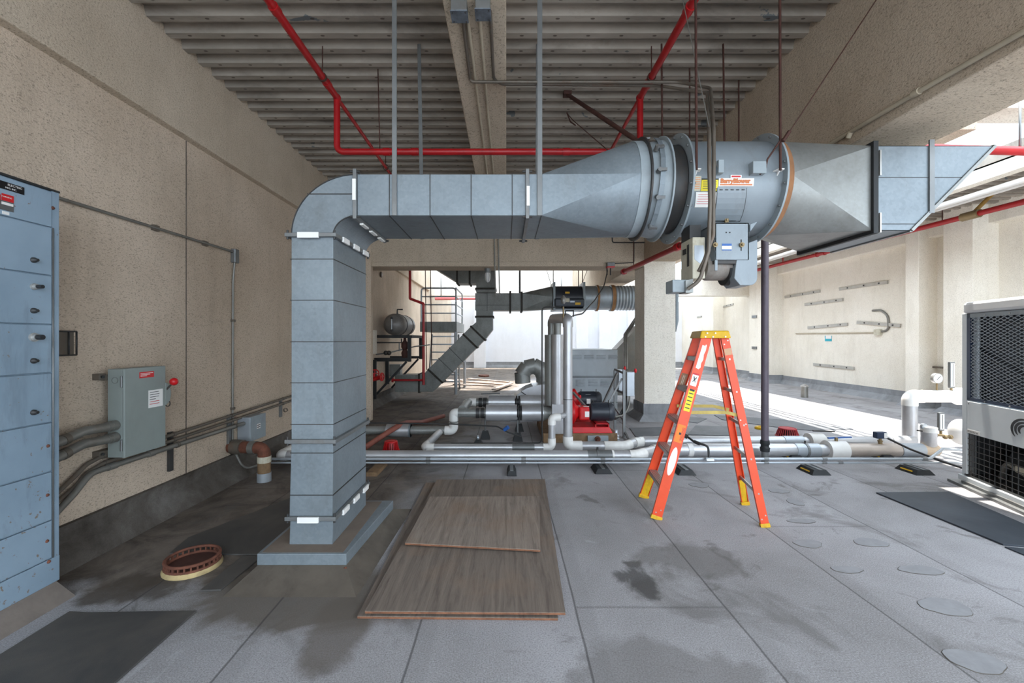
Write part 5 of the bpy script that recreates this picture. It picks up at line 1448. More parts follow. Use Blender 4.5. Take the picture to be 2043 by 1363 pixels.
block('black support block seen between the front legs of the ladder', 1372, 5.2, .3, False, .11)
block('black support block with yellow stripe right of the purple pole', 1640, 5.2, .3, True, .12)
block('black support block with yellow stripe beside the module unit', 1848, 5.2, .3, True, .12)
block('striped support block tucked under the silver pipe behind the purple pole', 1592, 5.85, .26, True, .1, False)
block('striped support block tucked under the silver pipe near its conical tee', 1776, 5.85, .26, True, .1, False)
mb = MB(); a = P(0, 0, 1)
t = thing('timber_sleeper', 'short weathered timber blocks under the silver pipe beside the tall duct', 'timber', G(752, 950))
p = G(740, 950); mb = MB(); mb.box((p.x - .05, p.y - .02, 0), (p.x + .08, p.y + .45, .05)); mb.build('timber', M['wood'], t, .003)
# purple pole
p = G(1526, 923); t = thing('standing_pipe', 'dark purplish pipe standing from floor to beam right of the ladder', 'pipe', p)
tubepart('pipe', [p + V((0, 0, .16)), V((p.x, p.y, 3.26))], .046, M['purple_pole'], t, 0, 18)
tubepart('floor_stub', [p + V((0, 0, -.01)), p + V((0, 0, .17))], .044, M['strut'], t, 0, 16)
mb = MB(); mb.lathe(p + V((0, 0, .15)), (0, 0, 1), [(0, .056), (.05, .062), (.06, .05), (.09, .05), (.1, .06), (.15, .054)], 18); mb.build('rubber_coupling', M['black'], t)

# ================================================================ pump group
YF_ = 7.0
zm1 = P(0, 824, YF_).z
def cylinders(lab, Y, zc, px, el):
    t = thing('suction_pipe', lab, 'pipe', (xat(1000, Y), Y, zc - .15))
    sc = Y / 7.0
    tubepart('jacketed_run', [(xat(px[0], Y), Y, zc), (xat(px[1], Y), Y, zc)], .068 * sc ** .5, M['galv_warm'], t, 0, 18)
    for a, b in ((px[1] - 20, px[1] - 13), (px[1] - 11, px[1] - 4)):
        sleeve('flange', (xat(a, Y), Y, zc), (xat(b, Y), Y, zc), .085, M['dark_steel'], t, 18)
    sleeve('insulated_body', (xat(px[1], Y), Y, zc), (xat(px[2], Y), Y, zc), .133, M['jacket'], t, 28)
    sleeve('joint_pipe', (xat(px[2], Y), Y, zc), (xat(px[3], Y), Y, zc), .07, M['dark_steel'], t, 16)
    for f_ in (.2, .65):
        a = px[2] + (px[3] - px[2]) * f_; sleeve('flange', (xat(a, Y), Y, zc), (xat(a + 3, Y), Y, zc), .12, M['dark_steel'], t, 20)
    sleeve('insulated_body', (xat(px[3], Y), Y, zc), (xat(px[4], Y), Y, zc), .133, M['jacket'], t, 28)
    mb = MB(); mb.lathe((xat(px[4], Y), Y, zc), (1, 0, 0), [(0, .125), (.06, .1), (.12, .1)], 22); mb.build('reducer', M['galv_warm'], t)
    return t
sp1 = cylinders('front insulated suction pipe with two fat silver bodies leading to the red pump', YF_, zm1, (912, 970, 1031, 1041, 1084), 0)
zl1 = P(0, 859, YF_).z; xe = xat(905, YF_)
tubepart('elbow_fitting', [(xat(914, YF_), YF_, zm1), (xe, YF_, zm1), (xe, YF_, zm1 - .13)], .075, M['pvc'], sp1, .1, 16)
tubepart('jacketed_run', [(xe, YF_, zm1 - .1), (xe, YF_, zl1 + .1)], .066, M['galv_warm'], sp1)
tubepart('elbow_fitting', [(xe, YF_, zl1 + .13), (xe, YF_, zl1), (xe - .14, YF_, zl1)], .075, M['pvc'], sp1, .1, 16)
tubepart('jacketed_run', [(xe - .1, YF_, zl1), (xat(700, YF_), YF_, zl1)], .066, M['galv_warm'], sp1, 0, 18)
sleeve('fat_sleeve', (xat(772, YF_), YF_, zl1), (xat(820, YF_), YF_, zl1), .105, M['jacket'], sp1, 26)
sleeve('sleeve_band', (xat(817, YF_), YF_, zl1), (xat(820, YF_), YF_, zl1), .112, M['galv'], sp1, 26)
Yb_ = 7.75; zm2 = P(0, 803, Yb_).z
sp2 = cylinders('rear insulated suction pipe half hidden behind the front silver bodies', Yb_, zm2, (945, 975, 1027, 1038, 1086), 0)
tubepart('elbow_fitting', [(xat(950, Yb_), Yb_, zm2), (xat(936, Yb_), Yb_, zm2), P(931, 806, Yb_ - .2)], .078, M['pvc'], sp2, .1)
tubepart('jacketed_run', [P(934, 803, Yb_ - .1), P(922, 818, Yb_ - .62)], .074, M['galv_warm'], sp2)
for px, py in ((970, 801), (980, 786)):
    q = P(px, py, Yb_ - .05); mb = MB(); mb.bar(q + V((-.18, 0, .0)), q + V((.16, 0, .01)), .03, .016); mb.build('valve_handle', M['dark_steel'], sp2)
    if py > 790: tubepart('valve_stem', [q, q - V((0, 0, .14))], .018, M['dark_steel'], sp2)
# stands of the suction pipes
for lab, px, Y, z1 in (('black stand under the joint of the front suction pipe', 1033, YF_, zm1 - .1), ('black stand under the valve of the front suction pipe', 968, YF_ + .15, zm1 - .06), ('black stand under the front suction pipe, right beside the thin black drop pipe', 1036, Yb_, zm2 - .12)):
    x = xat(px, Y); t = thing('pipe_stand', lab, 'stand', (x, Y, 0))
    mb = MB(); mb.loft([rect(x - .08, x + .08, Y - .08, Y + .08, 0), rect(x - .045, x + .045, Y - .045, Y + .045, .13)]); mb.build('foot', M['black'], t)
    tubepart('post', [(x, Y, .12), (x, Y, z1)], .014, M['strut'], t)
# pump pad, pumps
pad = thing('timber_plinth', 'low weathered wood and concrete plinth under the red pump frame', 'plinth', (xat(1160, 7.1), 7.5, 0))
xa_, xb_ = xat(1084, 6.85), xat(1232, 6.85)
mb = MB(); mb.box((xa_, 6.85, 0), (xb_, 8.3, .15)); mb.build('plinth', M['wood'], pad, .006)
a, b = P(1172, 890, 6.83), P(1213, 869, 6.83)
mb = MB(); mb.box((a.x, 6.8, .0), (b.x, 6.85, b.z)); fp_ = mb.build('front_plate', M['grey_paint'], pad, .003)
q = P(1192, 876, 6.8); mb = MB(); mb.lathe(q, (0, -1, 0), [(0, .045), (.03, .045), (.03, .025), (.07, .025)], 16); mb.build('drain_flange', M['rust'], fp_)
def pump(lab, Y, pyb, pym, x0, x1, xm0, xm1, rm):
    z0 = .15; zc = P(0, pym, Y).z
    t = thing('pump_set', lab, 'pump', (xat((x0 + x1) / 2, Y), Y, z0))
    xa, xb = xat(x0, Y - .25), xat(x1, Y - .25)
    mb = MB(); mb.box((xa, Y - .25, z0), (xb, Y + .25, z0 + .012)); mb.prism([(xa, Y - .25, z0 + .01), (xb, Y - .25, z0 + .01), (xb - .04, Y - .22, z0 + .09), (xa, Y - .22, z0 + .09)], (0, .44, 0)); mb.build('base_frame', M['red'], t, .004)
    xf = xat(xm0 + 12, Y - .25); xg = xat(xm1 - 9, Y - .25)
    mb = MB(); zt = zc - rm - .01
    mb.box((xf, Y - .2, z0 + .09), (xf + .015, Y + .2, zt)); mb.box((xg - .015, Y - .2, z0 + .09), (xg, Y + .2, zt)); mb.box((xf, Y - .2, zt - .015), (xg, Y + .2, zt)); mb.build('motor_pedestal', M['red'], t)
    mb = MB(); xm_a, xm_b = xat(xm0, Y), xat(xm1, Y); L = xm_b - xm_a
    prof = [(0, .05), (0, rm * .93), (.02, rm)]
    prof += [(L * .72, rm), (L * .72, rm * 1.05), (L * .88, rm * 1.05), (L * .97, rm * .8), (L, rm * .3)]
    mb.lathe((xm_a, Y, zc), (1, 0, 0), prof, 30); mo = mb.build('motor', M['motor'], t)
    mb = MB()
    for k in range(12):
        aa = -.9 + 1.8 * k / 11 + PI / 2
        d = V((0, math.cos(aa) , math.sin(aa)))
        mb.bar(V((xm_a + .03, Y, zc)) + d * (rm + .004), V((xm_a + L * .7, Y, zc)) + d * (rm + .004), .005, .012, d)
    mb.each('cooling_fin', M['motor'], mo)
    for xx in (xm_a + .05, xm_b - .1):
        mb = MB(); mb.tube([(xx, Y, zc + rm - .01), (xx, Y, zc + rm + .05)], .008, 6); mb.build('lifting_eye', M['dark_steel'], mo)
    mb = MB(); mb.box((xat(x0 + 10, Y), Y - .14, zc - .12), (xm_a - .03, Y + .14, zc + .1)); gd = mb.build('coupling_guard', M['red'], t, .03)
    xg0 = xat(x0 + 10, Y); mb = MB(); mb.box((xg0 + .09, Y - .143, zc - .06), (xg0 + .16, Y - .14, zc + .03)); mb.build('label', M['white'], gd)
    mb = MB(); mb.box((xg0 + .08, Y - .1, zc + .1), (xg0 + .17, Y - .03, zc + .102)); mb.build('label', M['white'], gd)
    mb = MB(); mb.lathe((xat(x0 - 14, Y), Y, zc), (1, 0, 0), [(0, .1), (0, .17), (.05, .2), (.12, .2), (.17, .12), (.22, .09)], 28); mb.build('volute', M['red'], t)
    return t
pump('front red pump set with black motor on a red frame', 7.12, 868, 822, 1143, 1222, 1177, 1226, .142)
pump('rear red pump set, its black motor showing above the front one', 8.0, 850, 797, 1148, 1200, 1154, 1200, .14)
mb = MB(); mb.bar(P(1143, 783, 7.4), P(1169, 812, 7.2), .04, .03); mb.build('brace_bar', M['strut'], None, 0, 'short grey brace bar slanting behind the riser down to the red coupling guard', 'brace')
# twin vessels
vs_ = thing('separator_vessel', 'pair of upright grey jacketed cylinders joined over the top, beside the tall riser', 'vessel', (xat(1106, 6.9), 6.9, .15))
zt_v = P(0, 668, 6.9).z; zb_v = P(0, 805, 6.9).z
xv2, xv1 = xat(1112, 6.85), xat(1097, 7.1)
sleeve('jacket_cylinder', (xv2, 6.85, zb_v), (xv2, 6.85, zt_v), .092, M['jacket'], vs_, 28)
sleeve('jacket_cylinder', (xv1, 7.05, zb_v - .05), (xv1, 7.05, zt_v), .09, M['galv_warm'], vs_, 28)
mb = MB(); mb.box((xv2 - .09, 6.8, .15), (xv2 + .1, 6.97, zb_v)); mb.build('pedestal', M['jacket'], vs_, .004)
zn = P(0, 648, 6.9).z
for x, y in ((xv2 - .0, 6.85), (xv1 + .02, 7.05)):
    sleeve('neck', (x, y, zt_v), (x, y, zn), .058, M['galv_warm'], vs_, 20)
mb = MB(); 
tubepart('top_elbow', [(xv1 + .02, 7.05, zn - .02), (xv1 + .02, 7.05, zn + .09), (xv1 + .16, 7.0, zn + .11)], .062, M['galv_warm'], vs_, .09, 18)
tubepart('top_elbow', [(xv2, 6.85, zn - .02), (xv2, 6.85, zn + .1), (xv2 + .12, 6.7, zn + .11)], .062, M['galv_warm'], vs_, .09, 18)
xr = X3; mb = MB(); mb.tube([(xr, Y3, zt3 - .02), (xr, Y3, zt3 + .1), (xr - .06, Y3 + .3, zt3 + .12), (xr - .14, Y3 + .62, zt3 + .13)], .075, 20, .12); mb.build('top_elbow', M['jacket'], riser)
# air vent and small valves on the top elbow
av = thing('air_vent', 'small air vent with valves and slim upright body on top of the riser elbow', 'valve', (X3, Y3, zt3 + .17))
tubepart('upright_body', [P(1124, 642, Y3), P(1124, 612, Y3)], .012, M['brass'], av); mb = MB(); mb.lathe(P(1124, 606, Y3) , (0, 0, 1), [(0, .02), (.03, .036), (.09, .036), (.12, .01)], 14); mb.build('float_chamber', M['conduit'], av)
for a, b in ((P(1128, 640, Y3), P(1128, 620, Y3)), (P(1128, 620, Y3), P(1145, 620, Y3)), (P(1144, 620, Y3), P(1144, 632, Y3)), (P(1130, 632, Y3), P(1142, 632, Y3))):
    tubepart('small_pipe', [a, b], .009, M['dark_steel'], av)
mb = MB(); mb.ball(P(1133, 632, Y3), .03, 10, 8, (1, 1, .8)); mb.build('valve_body', M['dark_steel'], av)
tubepart('vent_drop_pipe', [P(1128, 613, 6.15), P(1083, 613, 6.15), P(1083, 888, 6.15), P(1000, 888, 6.15), P(900, 889, 6.15)], .011, M['dark_steel'], None, .06, 10) if False else None
mb = MB(); mb.tube([P(1120, 613, 6.35), P(1081.5, 613, 6.35), P(1081.5, 884, 6.35), P(900, 885, 6.35)], .011, 10, .06); mb.build('drain_line', M['dark_steel'], None, 0, 'thin black pipe dropping beside the twin grey cylinders and running along the floor', 'pipe')
mb = MB(); mb.tube([P(1143, 630, Y3), P(1162, 626, 6.6), P(1186, 600, 8.0), P(1205, 572, 8.4), P(1212, 540, 8.6)], .011, 8, .6); mb.build('flexible_cable', M['dark_steel'], None, 0, 'black cable sagging from the riser valve up to the emergency light box', 'cable')
mb = MB(); mb.tube([P(738, 844, 6.8), P(900, 846, 6.7), P(992, 851, 6.6), P(1012, 862, 6.5), P(1040, 872, 6.45)], .012, 8, .1); o = mb.build('floor_tube', M['dark_steel'], None, 0, 'thin dark tube crossing in front of the white lower elbow to a blue-banded fitting', 'pipe')
mb = MB(); mb.cyl(P(1006, 858, 6.53), P(1014, 852, 6.5), .03, 10); mb.build('blue_fitting', M['blue_label'], o)
# hose
mb = MB(); mb.tube([P(728, 893, 6.35), P(748, 880, 6.5), P(775, 862, 6.72), P(798, 848, 6.95), P(812, 843, 7.35), P(840, 843, 8.0), P(885, 830, 8.9)], .042, 12, .3); mb.build('hose', M['hose'], None, 0, 'red-brown hose looping over the fat silver sleeve beside the tall duct', 'hose')
# small channel piece on floor blocks
q = G(888, 893); mb = MB(); mb.box((q.x - .1, q.y, 0), (q.x + .2, q.y + .07, .05)); mb.build('channel_offcut', M['dark_steel'], None, .003, 'short dark channel lying on the floor behind the thin grey pipe', 'offcut')
q = G(954, 890); t = thing('pipe_shoe', 'small dark pipe shoe on the floor between the silver pipe and the suction pipes', 'support', q); mb = MB(); mb.loft([rect(q.x - .1, q.x + .1, q.y - .08, q.y + .08, 0), rect(q.x - .03, q.x + .03, q.y - .03, q.y + .03, .1)]); mb.build('wedge', M['black'], t)
mb = MB(); mb.ring((q.x, q.y, .13), (1, 0, 0), .025, .035, .03, 16); mb.build('clamp', M['conduit_new'], t)

# disconnect stand
ds = thing('switch_stand', 'strut stand with two grey safety switches beside the concrete column', 'stand', (xat(1245, 7.4), 7.4, 0))
Ys = 7.25
for px, y in ((1227, 7.9), (1245, Ys)):
    x = xat(px, y); mb = MB(); mb.box((x - .02, y - .02, 0), (x + .02, y + .02, P(0, 738, y).z)); mb.build('upright', M['strut'], ds)
for py in (745, 785):
    mb = MB(); mb.bar(P(1227, py - 8, 7.88), P(1245, py, Ys), .03, .03); mb.build('cross_strut', M['dark_steel'], ds)
for (a, b) in ((P(1231, 745, 7.8), P(1204, 803, 7.6)), (P(1241, 755, 7.3), P(1212, 808, 7.3)), (P(1246, 860, 7.3), P(1254, 877, 7.0)), (P(1228, 815, 7.6), P(1245, 840, 7.4))):
    mb = MB(); mb.bar(a, b, .028, .028); mb.build('diagonal_brace', M['strut'], ds)
for (px0, px1, py0, py1, Y) in ((1233, 1243, 737, 780, 7.95), (1249, 1264, 742, 790, 7.3)):
    a, b = P(px0, py1, Y), P(px1, py0, Y)
    mb = MB(); mb.box((a.x, Y - .06, a.z), (b.x, Y + .12, b.z)); bx = mb.build('safety_switch', M['conduit_new'], ds, .006)
    mb = MB(); mb.tube([(b.x - .02, Y, b.z - .02), (b.x + .03, Y, b.z + .03)], .012, 8); lv = mb.build('lever', M['strut'], bx); mb = MB(); mb.ball((b.x + .03, Y - .01, b.z + .02), .035, 12, 8, (.7, .7, 1.1)); mb.build('red_grip', M['red'], lv)
for k in range(3):
    a = P(1256 - 6 * k, 790 - 6 * k, 7.3 + .1 * k); mb = MB(); mb.tube([a, P(1255 - 5 * k, 812, 7.3), P(1244 - 5 * k, 829 + 2 * k, 7.25), P(1227, 832 + 2 * k, 7.15)], .016, 8, .2); mb.build('whip_conduit', M['dark_steel'] if k else M['conduit'], ds)
mb = MB(); 
# insulator-like post
q = G(1229, 882); mb = MB(); mb.lathe(q, (0, 0, 1), [(0, .07), (.02, .07), (.03, .04), (.06, .055), (.08, .04), (.1, .055), (.12, .03), (.2, .03)], 16); mb.build('spring_mount', M['conduit_new'], None, 0, 'small ribbed mount on the floor at the end of the red pump frame', 'mount')

# ================================================================ air handler behind the pumps
YA = 10.2
ah = thing('air_handler', 'big louvred grey air handling cabinet behind the pumps with a slanted hood', 'air handler', (xat(1190, YA), YA + .8, 0))
a, b = P(1100, 820, YA), P(1232, 698, YA)
mb = MB(); mb.box((a.x, YA, 0), (b.x, YA + 1.6, b.z)); mb.build('cabinet', M['ahu'], ah, .01)
hz = lambda py: P(0, py, YA + .1).z
X1_, X2_ = b.x, xat(1275, YA + .1)
mb = MB(); mb.prism([(X1_, YA + .1, hz(697)), (X2_, YA + .1, hz(650)), (X2_, YA + .1, hz(735)), (X1_, YA + .1, hz(735))], (0, .45, 0)); mb.build('sloped_hood', M['conduit'], ah)
mb = MB(); mb.box((X1_, YA + .18, .3), (X2_ + .3, YA + 1.4, hz(715))); mb.build('inlet_section', M['conduit'], ah)
for (py, rows) in ((708, 2), (757, 3)):
    for r_ in range(rows):
        for px in (1127, 1151, 1175, 1199, 1223) if py < 720 else (1132, 1158, 1183, 1207):
            q = P(px - 9, py + 5 * r_, YA); q2 = P(px + 9, py + 5 * r_, YA)
            mb = MB(); mb.prism([q, q2, q2 + V((0, -.03, -.03)), q + V((0, -.03, -.03))], (0, .002, -.006)); mb.build('louvre', M['ahu'], ah)
for py in (751, 753.5, 690 + 113):
    z = P(0, py, YA).z; mb = MB(); mb.box((a.x, YA - .003, z - .006), (b.x, YA, z + .006)); mb.build('panel_seam', M['dark_steel'], ah)
for px in (1246, 1250):
    mb = MB(); mb.tube([P(px, 738, 8.15), P(px, 668, 9.1), P(px + 24, 632, 9.7), P(px + 60, 585, 10.15)], .024, 10, .2); mb.build('conduit', M['conduit'], None, 0, 'left one of two conduits bending up behind the column from the safety switches' if px < 1248 else 'right one of two conduits bending up behind the column from the safety switches', 'conduit')
# gooseneck
Yg = 9.3
cg = P(1063, 752, Yg); Rg, rg = 22 / F * Yg, 15.5 / F * Yg
gn = thing('gooseneck_vent', 'segmented galvanised gooseneck vent hooking over towards the sunny floor', 'vent', (xat(1083, Yg), Yg, .4))
pts = [V((cg.x + Rg, Yg, .5)), V((cg.x + Rg, Yg, cg.z))]
for k in range(1, 6):
    aa = PI * 1.14 * k / 5; pts.append(V((cg.x + Rg * math.cos(aa), Yg, cg.z + Rg * math.sin(aa))))
for i in range(len(pts) - 1):
    mb = MB(); d = (pts[i + 1] - pts[i]).normalized() * .03
    mb.tube([pts[i] - d * (i > 0), pts[i + 1] + d], rg, 20, 0, i == 0); mb.build('elbow_segment', M['galv_warm'], gn)
mb = MB(); mb.tube([pts[-1] + V((0, 0, 0)), pts[-1] + (pts[-2] - pts[-1]) * .5], rg * .93, 18); mb.build('dark_throat', M['black'], gn)
# curved hood
hd = thing('curved_duct', 'curved light grey duct hood on the floor under the gooseneck vent', 'duct', (xat(1055, 8.9), 8.9, 0))
L1 = []
c_ = V((xat(1088, 8.9), 8.6, P(0, 812, 8.9).z)); ro = P(1018, 0, 8.9).x
for k in range(9):
    aa = PI - PI / 2 * k / 8
    Rx, Rz = c_.x - ro, P(0, 764, 8.9).z - c_.z
    o_ = V((c_.x + Rx * math.cos(aa), 8.6, c_.z + Rz * math.sin(aa))); i_ = V((c_.x + Rx * .35 * math.cos(aa), 8.6, c_.z + Rz * .35 * math.sin(aa)))
    L1.append([o_, i_, i_ + V((0, .6, 0)), o_ + V((0, .6, 0))])
L1 = [[V((q.x, q.y, 0)) for q in L1[0]]] + L1
mb = MB(); mb.loft(L1); mb.build('curved_shell', M['jacket'], hd)
mb = MB(); k5 = L1[5]; mb.tube([k5[0] + V((0, -.005, 0)), k5[1] + V((0, -.005, 0))], .008, 6); mb.build('joint_seam', M['dark_steel'], hd)
# ================================================================ second duct run beyond the cross beam
YD2, YE2 = 11.7, 12.25
M['duct_old'] = galv('weathered_duct', srgb(132, 134, 130), srgb(108, 110, 106), srgb(76, 70, 60), .2, .5, .55)
M['mastic'] = paint('dark_mastic', srgb(58, 54, 48), .8, 0, .2, srgb(90, 80, 66), .4, 12)
sd2 = thing('old_duct', 'weathered grey duct beyond the beam that steps down diagonally into the left wall', 'duct', (xat(900, 12), 12, .6))
def ppoly(nm, pts, m=None, y0=YD2, y1=YE2):
    mb = MB(); mb.prism([P(px, py, YD2) + V((0, y0 - YD2, 0)) for px, py in pts], (0, y1 - y0, 0)); return mb.build(nm, m or M['duct_old'], sd2, .004)
ppoly('upper_branch', [(842, 520), (900, 520), (988, 520), (988, 584), (950, 584), (950, 565), (915, 565)])
ppoly('junction_box', [(948, 585), (1018, 585), (1018, 619), (948, 619)])
ppoly('drop_section', [(950, 619), (983, 619), (983, 640), (950, 640)])
ppoly('mitred_elbow', [(950, 640), (983, 640), (983, 658), (968, 677), (940, 651), (950, 643)])
ppoly('diagonal_section', [(939, 652), (967, 678), (882, 763), (854, 737)])
ppoly('lower_elbow', [(854, 737), (882, 763), (863, 782), (836, 782), (836, 747), (845, 747)])
ppoly('wall_section', [(788, 749), (836, 748), (836, 782), (788, 782)])
mb = MB(); mb.box((-3.26, 12.0, .62), (-2.95, 12.22, .95)); mb.build('wall_stub', M['duct_old'], sd2)
def seam2(a, b, w=.05, m='mastic', nm='sealed_joint'):
    pa, pb = P(a[0], a[1], YD2), P(b[0], b[1], YD2); d = (pb - pa).normalized(); n_ = V((d.z, 0, -d.x))
    mb = MB(); q = [pa - d * .03 - n_ * w/2, pb + d * .03 - n_ * w/2, pb + d * .03 + n_ * w/2, pa - d * .03 + n_ * w/2]
    mb.prism([p - V((0, .02, 0)) for p in q], (0, YE2 - YD2 + .04, 0)); mb.build(nm, M[m], sd2)
for a, b in (((912, 524), (912, 564)), ((937, 524), (937, 565)), ((950, 576), (988, 576)), ((950, 632), (983, 632)), ((940, 652), (967, 678)), ((925, 668), (951, 693)), ((855, 738), (882, 763)), ((836, 748), (836, 782)), ((1018, 583), (1018, 621))): seam2(a, b)
for a, b in (((897, 695), (924, 722)), ((876, 716), (903, 742)), ((972, 586), (972, 618))): seam2(a, b, .012, 'dark_steel', 'standing_seam')
mb = MB(); z = P(0, 609, YD2).z; mb.box((P(949, 0, YD2).x, YD2 - .004, z - .005), (P(1017, 0, YD2).x, YD2, z + .005)); mb.build('panel_seam', M['dark_steel'], sd2)
# transition, fan and flexible section
f2 = thing('small_inline_fan', 'blue-grey inline fan on the far duct, its belt tunnel facing the room, above the riser', 'fan', (xat(1130, 12), 12, 2.3))
yc2, zc2 = 11.975, P(0, 595, 11.975).z
rl = rloop(P(1018, 0, YD2).x - .01, YD2, YE2, P(0, 619, YD2).z, P(0, 585, YD2).z)
xm = P(1041, 0, YD2).x
mb = MB(); mb.box((rl[0].x, YD2, P(0, 619, YD2).z), (xm, YE2, P(0, 585, YD2).z)); square_round(xm, YD2, YE2, P(0, 619, YD2).z, P(0, 585, YD2).z, xat(1100, yc2), .325, mb, yc2, zc2); mb.build('transition', M['duct_old'], f2)
seamx = MB(); flange_rect(seamx, 'x', xm, YD2, YE2, P(0, 619, YD2).z, P(0, 585, YD2).z, .04, .05); seamx.build('flange', M['mastic'], f2)
Xf0, Xf1 = xat(1103, yc2), xat(1161, yc2)
mb = MB(); mb.lathe((Xf0, yc2, zc2), (1, 0, 0), [(0, .33), (Xf1 - Xf0, .33)], 36); mb.build('housing', M['motor'], f2)
for x in (Xf0, Xf1):
    mb = MB(); mb.box((x - .03, yc2 - .37, zc2 - .36), (x + .03, yc2 + .37, zc2 + .40)); mb.build('end_plate', M['grey_paint'], f2, .004)
mb = MB(); mb.box((Xf0, yc2 - .42, zc2 - .28), (Xf1, yc2 - .2, zc2 - .04)); tn = mb.build('belt_tunnel', M['motor'], f2, .04)
mb = MB(); mb.box((Xf0, yc2 - .4, zc2 - .36), (Xf1, yc2 + .3, zc2 - .32)); mb.build('motor_shelf', M['grey_paint'], f2)
for (px, py, w, h, m) in ((1132, 584, .06, .025, 'yellow'), (1153, 606, .07, .03, 'yellow'), (1142, 602, .06, .02, 'conduit_new'), (1131, 599, .07, .05, 'off_white')):
    q = P(px, py, yc2 - .425 if py > 590 else yc2 - .335); mb = MB(); mb.cbox(q, (w * 2, .01, h * 2)); mb.build('label', M[m], f2)
flx = MB(); prof = [(0, .315), (.33, .315)]
x0 = Xf1 + .04; x = x0; L = xat(1290, yc2) - x0; prof = [(0, .335), (.33, .335), (.34, .35), (.36, .35), (.37, .335), (.72, .335), (.73, .36), (.82, .36), (.83, .33)]
k = .83
while k < L:
    prof += [(k + .02, .345), (k + .05, .345), (k + .07, .32), (k + .085, .32)]; k += .085
flx.lathe((x0, yc2, zc2), (1, 0, 0), prof, 36); fo = flx.build('corrugated_duct', galv('corrugated_galv', srgb(168, 178, 186), srgb(140, 148, 152), srgb(140, 110, 80), .4, .4, .35), f2)
for kk, w in ((.34, .05), (.74, .09)):
    mb = MB(); mb.lathe((x0 + kk, yc2, zc2), (1, 0, 0), [(0, .352), (0, .364), (w, .364), (w, .352)], 36, False); mb.build('rusty_band', paint('rusty_band', srgb(160, 116, 74), .8, 0, .2, srgb(120, 80, 50), .6, 6), f2)
for (px, lab) in ((1104, 'dark hanger rod at the inlet end of the far blue-grey fan'), (1154, 'dark hanger rod at the belt end of the far blue-grey fan'), (1162, 'dark hanger rod at the outlet end of the far blue-grey fan')):
    q = P(px, 572, 11.9); mb = MB(); mb.tube([q, V((q.x, q.y, 4.55))], .012, 6); mb.build('threaded_rod', M['rust_rod'], None, 0, lab, 'rod')
q = P(1037, 585, 12.0); mb = MB(); mb.bar(q, V((q.x, q.y, 4.55)), .05, .03); mb.build('strap_hanger', M['dark_steel'], None, 0, 'dark strap holding the far duct just before its taper', 'hanger')
for (px, lab) in ((1085, 'stay wire slanting up on the inlet side of the far fan'), (1172, 'stay wire slanting up on the outlet side of the far fan')):
    a = P(1100 if px < 1100 else 1160, 570, 11.9); b = P(px - (6 if px < 1100 else -14), 500, 12.4); mb = MB(); mb.tube([a, b], .007, 6); mb.build('stay_wire', M['rust_rod'], None, 0, lab, 'cable')
for px, lab in ((848, 'thin dark rod hanging beside the red pipe down to the diagonal duct'), (858.5, 'second thin dark rod, nearer the platform ladder, down to the diagonal duct')):
    a = P(px, 500, 12.0); b = P(px + 3, 738, 12.0); mb = MB(); mb.tube([a, b], .012, 6); mb.build('threaded_rod', M['rust_rod'], None, 0, lab, 'rod')

# ================================================================ caged light, small boxes and lines on the cross beam
YB_ = YX - .02
cl = thing('caged_light', 'caged jar light under the cross beam in front of the far duct', 'light', P(973, 545, YB_ + .3))
q = P(973, 534, YB_ + .3)
mb = MB(); mb.lathe(V((q.x, q.y, 3.14)), (0, 0, -1), [(0, .07), (.03, .07), (.08, .055), (.1, .06)], 16); mb.build('lamp_base', M['strut'], cl)
mb = MB(); mb.lathe(V((q.x, q.y, 3.05)), (0, 0, -1), [(0, .05), (.05, .058), (.14, .055), (.2, .03), (.21, .005)], 16); mb.build('glass_jar', M['white'], cl)
for k in range(6):
    a = 2 * PI * k / 6; d = V((math.cos(a), math.sin(a), 0)); c0 = V((q.x, q.y, 0))
    mb = MB(); mb.tube([c0 + d * .06 + zu * 3.06, c0 + d * .068 + zu * 2.98, c0 + d * .06 + zu * 2.9, c0 + d * .02 + zu * 2.83], .005, 6); mb.build('cage_wire', M['strut'], cl)
for (px, lab) in ((985, 'first of two slim conduits running down the face of the cross beam'), (993, 'second of two slim conduits running down the face of the cross beam')):
    a = V((P(px, 500, YB_).x, YB_, 4.1)); mb = MB(); mb.tube([a, P(px + 2, 527, YB_ - .01), P(px + 4, 590, YB_ + .1)], .013, 8); mb.build('conduit', M['conduit'], None, 0, lab, 'conduit')
mb = MB(); mb.tube([P(1220, 455, YB_), P(1222, 484, YB_), P(1330, 484, YB_)], .012, 8, .04); mb.build('conduit', M['dark_steel'], None, 0, 'dark L-shaped conduit on the cross beam under the blower inlet', 'conduit')
mb = MB(); mb.tube([P(1265, 455, YB_), P(1265, 524, YB_), P(1222, 526, YB_ )], .009, 8, .03); mb.build('conduit', M['dark_steel'], None, 0, 'thin dark conduit dropping down the cross beam to the emergency light box', 'conduit')
el_ = thing('emergency_light', 'small grey box with red underside on the cross beam edge near the column', 'box', P(1218, 534, YB_))
a, b = P(1211, 532, YB_ - .06), P(1226, 524, YB_ - .06)
mb = MB(); mb.box((a.x, YB_ - .1, a.z), (b.x, YB_ + .05, b.z)); mb.build('body', M['strut'], el_, .005); mb = MB(); mb.box((a.x, YB_ - .1, a.z - .02), (b.x, YB_ + .05, a.z)); mb.build('red_lens', M['red_label'], el_)
for dx in (.0, .07): mb = MB(); mb.tube([(a.x + .02 + dx, YB_ + .02, a.z), (a.x + .02 + dx, YB_ + .02, a.z - .16)], .014, 8); mb.build('drop_fitting', M['dark_steel'], el_)
